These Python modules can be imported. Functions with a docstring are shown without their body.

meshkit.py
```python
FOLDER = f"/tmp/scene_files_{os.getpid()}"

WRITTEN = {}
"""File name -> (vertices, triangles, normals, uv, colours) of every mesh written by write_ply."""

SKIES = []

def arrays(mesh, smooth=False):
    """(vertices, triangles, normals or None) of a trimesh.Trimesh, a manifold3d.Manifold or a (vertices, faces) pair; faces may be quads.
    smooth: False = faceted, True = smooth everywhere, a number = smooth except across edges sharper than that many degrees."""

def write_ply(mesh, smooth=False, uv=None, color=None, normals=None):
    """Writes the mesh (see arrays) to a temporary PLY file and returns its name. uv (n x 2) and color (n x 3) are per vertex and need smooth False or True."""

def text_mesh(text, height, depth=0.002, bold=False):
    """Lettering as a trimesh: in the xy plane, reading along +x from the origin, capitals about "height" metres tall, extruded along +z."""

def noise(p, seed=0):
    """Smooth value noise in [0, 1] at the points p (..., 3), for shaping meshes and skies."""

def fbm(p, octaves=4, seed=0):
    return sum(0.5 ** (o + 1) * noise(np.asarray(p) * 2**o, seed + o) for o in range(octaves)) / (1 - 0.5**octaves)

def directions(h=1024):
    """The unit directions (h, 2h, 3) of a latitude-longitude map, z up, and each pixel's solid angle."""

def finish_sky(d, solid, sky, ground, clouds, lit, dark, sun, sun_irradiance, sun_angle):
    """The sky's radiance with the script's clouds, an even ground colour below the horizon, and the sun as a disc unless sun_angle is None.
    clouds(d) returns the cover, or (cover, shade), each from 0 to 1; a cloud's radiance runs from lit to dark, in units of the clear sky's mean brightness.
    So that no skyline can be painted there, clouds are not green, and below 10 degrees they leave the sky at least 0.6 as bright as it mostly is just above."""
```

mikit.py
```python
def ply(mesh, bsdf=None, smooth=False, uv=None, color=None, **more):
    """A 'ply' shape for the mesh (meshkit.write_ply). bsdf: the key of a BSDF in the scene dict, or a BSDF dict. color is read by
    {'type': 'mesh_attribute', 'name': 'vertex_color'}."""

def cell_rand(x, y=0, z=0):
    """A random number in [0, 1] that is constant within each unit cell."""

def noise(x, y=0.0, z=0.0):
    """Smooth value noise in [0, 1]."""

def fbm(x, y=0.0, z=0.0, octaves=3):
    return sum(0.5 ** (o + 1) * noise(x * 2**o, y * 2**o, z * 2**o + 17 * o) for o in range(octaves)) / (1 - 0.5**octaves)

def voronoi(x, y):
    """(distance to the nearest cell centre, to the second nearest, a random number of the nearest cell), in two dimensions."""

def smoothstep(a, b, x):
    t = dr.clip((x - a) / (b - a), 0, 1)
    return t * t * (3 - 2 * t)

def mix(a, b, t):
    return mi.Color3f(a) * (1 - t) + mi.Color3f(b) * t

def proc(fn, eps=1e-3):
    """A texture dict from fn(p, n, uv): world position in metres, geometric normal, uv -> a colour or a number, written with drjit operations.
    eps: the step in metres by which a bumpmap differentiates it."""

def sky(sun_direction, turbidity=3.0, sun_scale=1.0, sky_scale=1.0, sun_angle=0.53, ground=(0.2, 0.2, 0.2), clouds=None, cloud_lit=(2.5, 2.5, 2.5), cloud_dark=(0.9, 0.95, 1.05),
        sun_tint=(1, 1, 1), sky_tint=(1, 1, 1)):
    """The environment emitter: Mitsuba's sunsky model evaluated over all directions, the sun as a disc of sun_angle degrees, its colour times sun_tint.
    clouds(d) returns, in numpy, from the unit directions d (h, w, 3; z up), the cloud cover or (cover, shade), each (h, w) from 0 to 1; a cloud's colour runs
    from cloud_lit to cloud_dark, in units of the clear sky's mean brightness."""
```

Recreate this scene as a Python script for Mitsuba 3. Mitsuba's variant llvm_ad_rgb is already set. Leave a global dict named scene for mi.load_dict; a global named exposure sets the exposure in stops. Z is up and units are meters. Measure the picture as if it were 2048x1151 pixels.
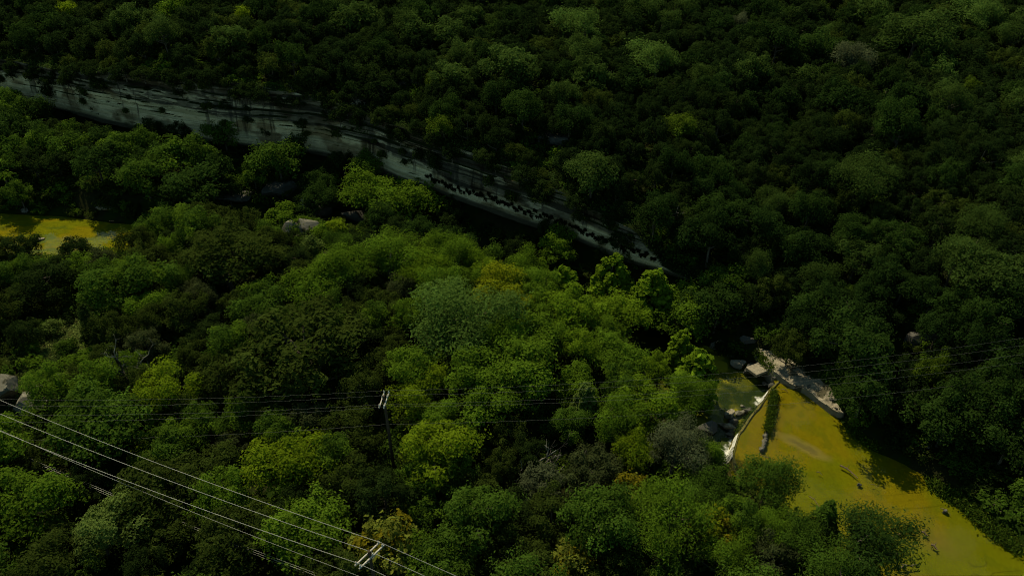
import math
import drjit as dr
import numpy as np, trimesh, mitsuba as mi, mikit, meshkit
from shapely.geometry import Polygon, LineString, Point
from shapely import contains_xy

# ---------------------------------------------------------------- camera, sky, exposure
exposure = 1.95
CAM_Z, PITCH, FOV = 60.0, 36.0, 70.03
scene, labels = {}, {}
T = mi.ScalarTransform4f
_p = math.radians(PITCH)
scene['camera'] = {'type': 'perspective', 'fov': FOV, 'fov_axis': 'x', 'near_clip': 1.0, 'far_clip': 3000.0,
                   'to_world': T().look_at(origin=[0, 0, CAM_Z], target=[0, math.cos(_p), CAM_Z - math.sin(_p)], up=[0, 0, 1])}
SUN = (-0.45, 0.79, 1.05)
scene['sky'] = mikit.sky(SUN, turbidity=3, sun_tint=(0.94, 0.98, 0.82), sky_scale=0.95, sky_tint=(0.95, 1.0, 0.60))

# ---------------------------------------------------------------- the lie of the land
# foot of the cliff and of the hill beyond the creek, from far to near
FOOT = np.array([(-330, 235), (-200, 180), (-140, 160), (-105.8, 145.4), (-92.8, 140), (-79.9, 133.8), (-68.3, 129.1), (-50.3, 122.5), (-33.1, 118.4), (-22.6, 113.5), (-12.5, 105.5),
                 (-5, 100.6), (2, 96), (9.9, 90.3), (16.4, 84.4), (20.5, 82), (27, 79), (33, 75.5), (37.5, 70.5), (40.5, 64), (42, 58), (45, 53), (49, 48), (54, 43), (62, 35), (80, 20), (130, -20)], float)
# height of the hill's edge above the foot (cliff top), and 1 where it is a cliff, 0 where it is a bank
EDGE = np.array([13, 13, 12, 11.5, 11.5, 12.2, 14.2, 14.5, 13.5, 12.2, 11.6, 11.4, 10.6, 9.4, 8.6, 7.2, 7.5, 9, 10, 11, 11, 11, 11, 11, 11, 11, 11], float)
CLIFFY = np.array([1] * 14 + [0.9, 0.6, 0.25, 0.05] + [0] * 9, float)
# middle line, half width and height of the lower creek
CREEK = np.array([(30, 62), (25, 64), (20, 69), (13, 77), (5, 84.5), (-4, 91), (-13, 96.5), (-24, 103), (-36, 106.0), (-48, 103.5), (-56, 98.6), (-66, 97.2), (-76, 98.2), (-88, 99.5), (-104, 102), (-130, 112), (-200, 140), (-330, 190)], float)
CREEK_W = np.array([3, 5.5, 5.5, 3.5, 2.8, 2.8, 2.8, 2.8, 3, 3, 3.8, 6.4, 7.4, 7.2, 6, 4, 4, 4.0])
CREEK_Z = np.array([-1.2, -1.2, -1.2, -1.25, -1.3, -1.4, -1.5, -1.6, -1.7, -1.8, -1.9, -2, -2, -2.05, -2.1, -2.2, -2.6, -3])
POND = Polygon([(31.5, 63.5), (33.6, 62.4), (36.2, 59.4), (36.9, 56.2), (38.3, 53.1), (41.0, 51.0), (42.6, 49.3), (44.2, 47.2), (45.8, 44.8), (47.0, 42.6), (48.6, 40.3), (52, 34), (62, 22), (80, 5),
                (66, -6), (50, 10), (38, 26), (31.8, 38.3), (29.5, 42.0), (27.0, 45.6), (25.0, 47.0), (23.9, 48.2), (23.4, 50.5), (23.7, 52.7), (24.9, 55.3), (26.9, 58.0), (28.8, 60.2), (30.3, 62.3)])

POOL = Polygon([(16.5, 72), (19, 63), (20.8, 57.5), (22.0, 52.0), (22.7, 49.6), (23.6, 50.6), (23.9, 52.6), (25.2, 55.1), (27.2, 57.8), (29.1, 60.0), (30.5, 62.0), (31.5, 63.2), (31.6, 65.5), (29, 68.5), (25, 71.5), (21, 73.5)])


def along(pts, P, *vals):
    """signed distance of points (n, 2) to a polyline (positive on its left when walked backwards), and vals interpolated there"""
    pts = np.asarray(pts, float)
    best = np.full(len(pts), 1e9)
    side = np.zeros(len(pts))
    out = [np.zeros(len(pts)) for _ in vals]
    for i in range(len(P) - 1):
        a, b = P[i], P[i + 1]
        d = b - a
        t = np.clip(((pts - a) @ d) / (d @ d), 0, 1)
        q = pts - (a + t[:, None] * d)
        r = np.hypot(q[:, 0], q[:, 1])
        m = r < best
        best[m] = r[m]
        side[m] = np.sign(d[0] * q[m, 1] - d[1] * q[m, 0])
        for o, v in zip(out, vals):
            o[m] = (v[i] + (v[i + 1] - v[i]) * t)[m]
    return best * side, out


def sstep(a, b, x):
    t = np.clip((x - a) / (b - a), 0, 1)
    return t * t * (3 - 2 * t)


def pond_dist(pts, poly=POND):
    """distance to the pond, negative inside"""
    d, _ = along(pts, np.array(poly.exterior.coords))
    return np.where(contains_xy(poly, pts[:, 0], pts[:, 1]), -1, 1) * np.abs(d)


def land(pts):
    """height of the ground at points (n, 2)"""
    pts = np.asarray(pts, float)
    D, (edge, cl) = along(pts, FOOT, EDGE, CLIFFY)
    C, (cw, cz) = along(pts, CREEK, CREEK_W, CREEK_Z)
    C = np.abs(C)
    n = meshkit.fbm(np.c_[pts / 14.0, np.zeros(len(pts))], 3, 5) - 0.5
    n2 = meshkit.fbm(np.c_[pts / 60.0, np.zeros(len(pts))], 2, 9) - 0.5
    valley = 1.3 + 1.6 * n + 2.0 * n2 + 0.0 * pts[:, 0]
    valley = valley + 1.8 * np.exp(-(((pts[:, 0] + 50) / 16) ** 2 + ((pts[:, 1] - 62) / 12) ** 2))
    bank = sstep(0, 5, C - cw)
    valley = (cz - 0.7) + (valley - cz + 0.7) * (0.12 * sstep(-1, 0.5, C - cw) + 0.88 * bank)
    pd = pond_dist(pts)
    shore = sstep(-1.5, 3.0, pd)
    damside = sstep(0, 2.0, C - cw - 0.3)
    valley = np.where(pd < 3, (-0.8 + (np.maximum(valley, 0.5) + 0.8) * shore) * damside + valley * (1 - damside), valley)
    pool = pond_dist(pts, POOL)
    valley = np.where(pool < 1.7, np.minimum(-2.2 + (valley + 2.2) * sstep(0, 1.7, pool), valley), valley)
    step = cl * (0.95 * sstep(0.3, 1.8, D) + 0.10 * sstep(1.5, 10, D)) + (1 - cl) * (0.55 * sstep(-1, 14, D) + 0.45 * sstep(2, 34, D))
    rise = 0.075 * np.clip(D - 4, 0, 90) + 0.03 * np.clip(D - 94, 0, 1e4)
    return valley + step * (np.maximum(edge - valley, 0) + 2.6 * n) + np.where(D > 0, rise, 0) + 3.0 * n2 * sstep(0, 30, D)
# ==== END LAND
# x, y, crown radius, height, kind, tone, label
MARKS = [
    (-43.5, 41.5, 3.52, 7.6, 'B', 'bright', 'bright green tree in the lower left corner under the wires'),
    (-35.8, 38.5, 2.72, 6.6, 'B', 'pale', 'sage green two-lobed tree beside the lower left corner tree'),
    (-33.2, 49.1, 2.71, 6.6, 'B', 'mid', 'dark-bodied tree with lime tufts below the sagging wires'),
    (-37.1, 49.3, 1.85, 2.5, 'U', 'lime', 'small pale lime bush beneath the uppermost sagging wire'),
    (-28.4, 46.0, 3.23, 6.4, 'J', 'olive', 'wide olive tree dome beneath the sagging wires'),
    (-33.1, 43.3, 3.84, 7.2, 'J', 'olive', 'flat-topped olive tree between the middle sagging wires'),
    (-21.3, 46.3, 3.48, 7.6, 'B', 'lime', 'big lime green tree just above the sagging wires'),
    (-24.7, 38.8, 3.19, 6.4, 'J', 'olive', 'olive juniper that hides the low cables'),
    (-22.8, 41.6, 1.19, 4.7, 'B', 'lime', 'narrow lime tree crossed by the two upper sagging wires'),
    (-11.0, 38.3, 2.94, 6.7, 'L', 'yellowing', 'yellowing loose-leaved tree behind the near double crossarm'),
    (-7.9, 48.5, 3.44, 7.5, 'B', 'lime', 'large lime tree beside the foot of the far utility pole'),
    (-10.5, 55.8, 2.9, 6.8, 'B', 'lime', 'bright lime tree directly behind the far pole crossarms'),
    (-8.8, 45.0, 1.98, 5.7, 'B', 'mid', 'rounded green tree below the large lime tree'),
    (5.1, 36.2, 2.11, 5.6, 'L', 'yellowing', 'yellow-green tree at the bottom edge of the picture'),
    (17.7, 39.2, 2.18, 5.7, 'L', 'yellow', 'golden yellow-green tree near the pond shore'),
    (14.2, 40.9, 3.48, 7.5, 'F', 'bright', 'soft feathery bright green tree with a flat crown'),
    (15.6, 47.5, 2.9, 6.8, 'F', 'grey', 'grey-green wispy tree above the waterfalls shore'),
    (10.7, 43.7, 1.7, 5.1, 'L', 'yellowing', 'small speckled yellow-green tree in the shady gap'),
    (23.9, 44.5, 2.92, 6.9, 'F', 'mid', 'round dark green tree jutting over the pond'),
    (29.1, 37.4, 3.66, 7.8, 'F', 'dark', 'big dark feathery tree overlapping the lower pond'),
    (27.6, 40.2, 1.97, 6.7, 'C', 'mid', 'pointed dark evergreen standing against the yellow pond'),
    (17.9, 36.2, 2.1, 5.8, 'F', 'bright', 'light green bushy tree at the bottom by the pond'),
    (-41.3, 50.4, 4.15, 8.4, 'B', 'mid', 'wide green tree mass beside the left grey boulders'),
    (-48.1, 56.5, 2.22, 6.0, 'B', 'bright', 'glossy green bush above the grey boulders'),
    (-48.9, 62.6, 1.79, 2.4, 'U', 'bright', 'small bright bush at the clearing edge'),
    (-37.4, 55.1, 3.02, 7.0, 'B', 'lime', 'yellow-green crown where the far wires cross it'),
    (-42.7, 60.3, 1.88, 5.6, 'B', 'bright', 'bright bush under the bare white-tipped tree'),
    (-38.8, 61.8, 2.24, 2.8, 'U', 'mid', 'small green bush between the two bare trunks'),
    (-22.5, 60.5, 6.85, 11.0, 'J', 'olive', 'huge dark olive dome-shaped tree in mid forest'),
    (-23.3, 72.2, 1.96, 5.6, 'B', 'mid', 'small light-topped tree above the huge olive dome'),
    (-17.0, 69.1, 2.06, 5.8, 'B', 'mid', 'round green tree beside the dark forest gap'),
    (-7.7, 66.3, 5.6, 10.2, 'F', 'soft', 'largest soft grey-green tree with feathery billowing crown'),
    (-1.5, 72.7, 3.57, 7.7, 'B', 'yellow', 'yellow-lime rounded tree in the central row'),
    (4.0, 82.3, 2.16, 7.2, 'C', 'fresh', 'lime green cone-shaped tree in the central row'),
    (7.0, 78.0, 2.59, 8.4, 'S', 'fresh', 'broad sycamore next to the lime cone'),
    (13.5, 80.4, 3.0, 9.1, 'S', 'fresh', 'tall pointed sycamore peaking below the cliff'),
    (18.3, 76.7, 3.07, 9.2, 'S', 'fresh', 'bushy sycamore right beside the tall pointed sycamore'),
    (20.2, 66.6, 2.05, 7.5, 'S', 'fresh', 'slim sycamore behind the pool-side sycamore'),
    (21.1, 61.3, 2.83, 8.8, 'S', 'fresh', 'large shiny-leaved sycamore beside the green pool'),
    (8.2, 69.7, 3.01, 7.0, 'B', 'fresh', 'rounded green tree below the broad sycamore'),
    (13.8, 72.6, 3.65, 7.8, 'B', 'fresh', 'tall green tree in the gap below the sycamores'),
    (7.5, 63.9, 2.26, 6.0, 'B', 'fresh', 'narrow leafy tree in front of the rounded green tree'),
    (11.9, 61.2, 2.63, 6.5, 'B', 'bright', 'dense tree midway between pole wires and sycamores'),
    (17.4, 64.0, 1.7, 5.3, 'B', 'fresh', 'small lime tree behind the slim sycamore'),
    (21.3, 73.9, 3.69, 7.8, 'B', 'bright', 'dark green tree under the bushy sycamore'),
    (26.2, 73.5, 3.64, 7.8, 'B', 'dark', 'dark broad tree where the cliff ends'),
    (1.4, 59.0, 4.24, 8.5, 'B', 'bright', 'big round green tree at the heart of the forest'),
    (-4.1, 57.4, 3.36, 7.4, 'B', 'bright', 'lumpy green tree left of the forest heart'),
    (-1.0, 54.5, 3.26, 7.3, 'B', 'bright', 'green tree crossed by the far wires'),
    (7.7, 54.9, 1.65, 6.8, 'S', 'pale', 'pale leafy young tree touching the far wires'),
    (13.7, 53.8, 2.98, 6.9, 'B', 'fresh', 'yellowish green tree where wires reach the pool'),
    (-21.9, 79.2, 3.78, 7.9, 'F', 'bright', 'leftmost pale green dome of the forest ridge'),
    (-16.3, 79.5, 4.13, 8.4, 'F', 'bright', 'broad pale green dome in the forest ridge'),
    (-11.4, 78.9, 3.26, 7.3, 'F', 'fresh', 'smooth green dome beside the broad pale dome'),
    (-7.3, 81.7, 3.17, 7.2, 'F', 'bright', 'green dome at the crest of the forest ridge'),
    (-3.9, 80.7, 2.28, 6.0, 'B', 'fresh', 'last bright dome of the ridge facing the dark creek'),
    (-22.8, 104.5, 4.45, 8.8, 'B', 'bright', 'sunlit tree standing against the striped cliff face'),
    (-16.2, 101.0, 4.95, 9.4, 'B', 'bright', 'lumpy round tree just below the stained cliff'),
    (6.5, 88.7, 2.83, 6.7, 'B', 'bright', 'lone tree in the shadow under the hanging ferns'),
    (-27.0, 94.6, 1.78, 2.4, 'U', 'lime', 'bright lime bush near the fallen boulders'),
    (-10.7, 106.2, 2.03, 5.7, 'B', 'dimlime', 'lime tufted tree on the slope above the ferns'),
    (-12.8, 118.1, 1.39, 4.9, 'B', 'dimlime', 'tiny bright-tipped tree by the hillside rock patch'),
    (0.7, 120.3, 4.37, 8.7, 'B', 'dim', 'large bright green tree standing out on the hilltop'),
    (10.9, 126.3, 3.4, 7.4, 'F', 'dim', 'pale feathery tree near the large hilltop tree'),
    (24.8, 123.4, 3.93, 8.1, 'F', 'soft', 'pale umbrella-shaped tree above the dark hillside'),
    (13.6, 137.1, 3.86, 8.0, 'F', 'soft', 'pale green tree near the top edge, middle'),
    (24.9, 144.3, 3.76, 7.9, 'F', 'dim', 'soft pale crown touching the top edge'),
    (29.7, 141.7, 2.58, 6.4, 'F', 'dim', 'smaller pale crown near the top edge'),
    (43.7, 143.9, 1.77, 5.4, 'F', 'grey', 'small silvery crown high on the hillside'),
    (25.4, 103.3, 2.37, 6.2, 'B', 'dimlime', 'vivid lime tree on the mid hillside'),
    (71.2, 130.1, 6.45, 11.3, 'F', 'dim', 'wide pale-topped tree on the far upper hillside'),
    (88.1, 140.2, 3.92, 8.1, 'F', 'soft', 'wispy pale tree in the upper corner'),
    (59.3, 127.0, 3.44, 7.5, 'F', 'grey', 'pair-crowned greyish tree on the upper hillside'),
    (72.5, 121.1, 2.21, 6.0, 'B', 'soft', 'round pale tree alone among dark hillside junipers'),
    (74.3, 114.8, 1.45, 5.0, 'B', 'dimlime', 'little lime bush below the round pale tree'),
    (76.1, 105.6, 1.99, 5.7, 'B', 'dim', 'green tree at the right edge, upper one'),
    (48.2, 89.4, 3.74, 7.9, 'F', 'dim', 'soft green billowing tree on the dark hillside'),
    (11.2, 91.6, 3.83, 8.0, 'B', 'dim', 'bright spreading tree above the cliff end'),
    (65.3, 86.6, 2.13, 5.9, 'B', 'dim', 'lime-tinted tree at the right edge, middle one'),
    (43.4, 76.6, 2.64, 6.5, 'B', 'dim', 'green crown low on the dark slope'),
    (53.6, 66.9, 3.66, 7.8, 'B', 'dim', 'broad bright green tree at the right edge, lowest'),
    (50.0, 65.5, 2.36, 6.2, 'B', 'dark', 'yellow-topped green tree under the broad edge tree'),
    (37.7, 70.2, 3.03, 7.0, 'B', 'dark', 'spreading green tree in the dark corner behind the ledge'),
    (45.8, 58.1, 1.55, 7.1, 'B', 'dimlime', 'small lime tree caught among the far wires'),
    (38.8, 61.7, 3.77, 9.9, 'B', 'dark', 'wide green tree rising behind the pale ledge'),
    (37.7, 56.5, 3.2, 9.2, 'B', 'dark', 'dense green tree between far wires and pond'),
    (45.7, 54.2, 2.57, 8.4, 'B', 'dark', 'leafy green tree above the pond shadow'),
    (49.0, 49.1, 3.06, 7.0, 'B', 'dark', 'broad dark green tree overhanging the pond'),
    (50.5, 54.5, 2.68, 8.5, 'B', 'dark', 'green tree at the end of the far wires'),
    (48.9, 41.8, 2.84, 6.8, 'B', 'mid', 'rounded green tree in the lower right corner'),
    (45.0, 52.8, 3.47, 7.5, 'B', 'dark', 'dark tree casting shade over the pond bank'),
    (-77.8, 116.8, 3.09, 7.1, 'B', 'mid', 'sunlit round tree by the left end of the cliff'),
    (-86.4, 115.4, 2.8, 6.7, 'B', 'mid', 'green tree at the left edge below the cliff'),
    (-80.9, 125.4, 2.16, 5.9, 'B', 'mid', 'small olive tree against the dim left cliff foot'),
    (-67.0, 115.5, 3.59, 7.7, 'B', 'mid', 'sunlit lumpy tree under the pale cliff band'),
    (-56.4, 113.4, 4.21, 8.5, 'B', 'mid', 'rounded sunlit tree below the middle of the pale band'),
    (-68.8, 109.9, 3.46, 7.5, 'B', 'dark', 'leafy tree above the left creek shallows'),
    (-53.2, 104.9, 4.87, 9.3, 'B', 'dark', 'large dark round tree between creek and fallen rocks'),
    (-51.5, 121.4, 3.18, 7.2, 'B', 'mid', 'light-crowned tree touching the pale cliff band'),
    (-39.3, 111.9, 4.18, 8.4, 'B', 'mid', 'sunlit tree group crown below the streaked cliff'),
    (-43.5, 110.4, 2.2, 6.0, 'B', 'mid', 'small lit tree in front of the streaked cliff'),
    (-59.9, 106.9, 3.4, 7.5, 'B', 'mid', 'mid green tree between lumpy and dark round trees'),
    (-61.2, 86.7, 2.22, 5.2, 'J', 'dark', 'round dark juniper in front of the yellow shallows'),
    (-68.6, 85.2, 2.73, 5.8, 'J', 'dark', 'dark juniper at the left edge before the shallows'),
    (-81.7, 107.0, 2.39, 6.2, 'B', 'mid', 'green tree at the far shallows bank'),
    (-93.7, 158.1, 2.31, 6.1, 'B', 'lime', 'isolated lime crown in the upper left forest'),
    (-68.4, 153.6, 3.2, 7.2, 'B', 'bright', 'bright crown at the top edge, left part'),
    (-52.5, 146.5, 2.05, 5.8, 'B', 'lime', 'sparse lime crown near the top edge'),
    (-28.8, 140.2, 4.16, 8.4, 'B', 'dim', 'double-humped bright tree near the top edge'),
    (-18.7, 136.6, 3.36, 7.4, 'B', 'dim', 'bright tree on the upper hillside left of centre'),
    (-11.7, 133.9, 2.85, 6.8, 'B', 'dim', 'leaning bright tree beside the upper hillside bright tree'),
    (-31.7, 105.0, 2.99, 6.9, 'B', 'dark', 'shadowy tree between fallen rocks and lumpy tree'),
    (-48.5, 82.5, 3.21, 6.4, 'J', 'olive', 'olive juniper just past the shallows'),
    (-37.9, 80.0, 5.85, 9.7, 'J', 'olive', 'wide olive juniper dome before the fallen rocks'),
    (-49.5, 74.4, 4.26, 8.5, 'B', 'mid', 'spreading green tree beyond the clearing'),
    (-28.4, 86.6, 1.66, 5.1, 'L', 'pale', 'pale speckled sapling below the fallen rocks'),
    (-60.8, 76.8, 3.72, 7.0, 'J', 'dark', 'dark juniper mass above the clearing'),
    (-57.2, 66.5, 1.85, 4.7, 'J', 'dark', 'black-green juniper at the left clearing edge'),
    (-49.6, 66.9, 1.84, 6.4, 'C', 'dark', 'upright dark juniper behind the clearing'),
    (2.9, 45.2, 2.23, 5.2, 'J', 'grey', 'grey-twigged half-bare juniper by the grey dead tree'),
    (7.9, 45.9, 2.74, 5.8, 'J', 'greyolive', 'flat grey-olive juniper by the black gap'),
    (-17.0, 51.7, 2.67, 5.7, 'J', 'olive', 'olive tree beside the far pole, wires side'),
    (-23.4, 51.3, 2.39, 6.2, 'B', 'mid', 'bright clumped crown below the far wires'),
    (-31.9, 52.4, 2.15, 5.9, 'B', 'mid', 'green clumped tree with pale leaf tips under far wires'),
    (19.0, 48.6, 1.42, 5.0, 'B', 'bright', 'green bush beside the white waterfall'),
    (11.8, 48.7, 1.8, 5.5, 'B', 'lime', 'narrow yellow-green tree at the dark gap edge'),
    (5.4, 52.6, 1.88, 5.6, 'B', 'mid', 'leafy green tree below the pale young tree'),
    (-65.7, 124.8, 2.97, 6.1, 'J', 'dark', 'dark tree breaking across the pale cliff band'),
    (-29.0, 114.0, 2.15, 5.1, 'J', 'dark', 'dark shrubby tree at the right end of the pale cliff band'),
    (-55.0, 125.0, 1.14, 4.7, 'C', 'dark', 'little dark conical tree against the pale cliff band'),
    (-60.4, 125.6, 2.65, 5.7, 'J', 'dark', 'dark bushy tree against the cliff beside the little conical tree'),
    (-37.7, 117.9, 2.06, 5.8, 'B', 'dark', 'dark leafy tree under the streaked cliff'),
    (5.9, 92.0, 2.31, 5.3, 'J', 'dark', 'dark shrub across the middle of the fern row'),
    (-35.6, 97.3, 2.42, 3.0, 'U', 'bright', 'bright bush on top of the rockfall'),
    (-32.2, 95.5, 1.59, 2.2, 'U', 'bright', 'small bright bush between the rockfall boulders'),
    (-28.7, 93.2, 1.76, 2.4, 'U', 'bright', 'bright bush beside the striped boulder'),
    (-56.6, 69.3, 1.44, 2.1, 'U', 'pale', 'pale shrub in the middle of the grassy clearing'),
    (-52.5, 65.5, 1.23, 1.9, 'U', 'mid', 'dark low shrub at the edge of the grassy clearing'),
    (-56.8, 65.7, 1.18, 1.9, 'U', 'bright', 'bright low shrub at the left side of the grassy clearing'),
    (24.3, 37.9, 2.25, 6.0, 'F', 'mid', 'feathery green tree between the golden tree and the pond'),
    (22.2, 39.3, 1.95, 5.6, 'F', 'bright', 'soft light tree on the shore under the jutting tree'),
]
# x, y, height, label
DEAD = [
    (-41.5, 60.7, 7.5, 'bare dark-trunked dead tree with white twig tips'),
    (-39.8, 61.5, 6.5, 'bare forked dead tree beside the white-tipped dead tree'),
    (2.8, 46.8, 6.0, 'grey bare tree poking out of the foreground forest'),
    (-50.4, 47.6, 4.5, 'broken pale snag at the lower left edge'),
    (6.9, 45.4, 4.5, 'low bare branches among the foreground junipers'),
    (-26.4, 117.0, 4.5, 'small grey bare tree at the cliff rim'),
    (22.4, 87.0, 5.0, 'grey tangle of bare branches above the cliff end'),
]
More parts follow.
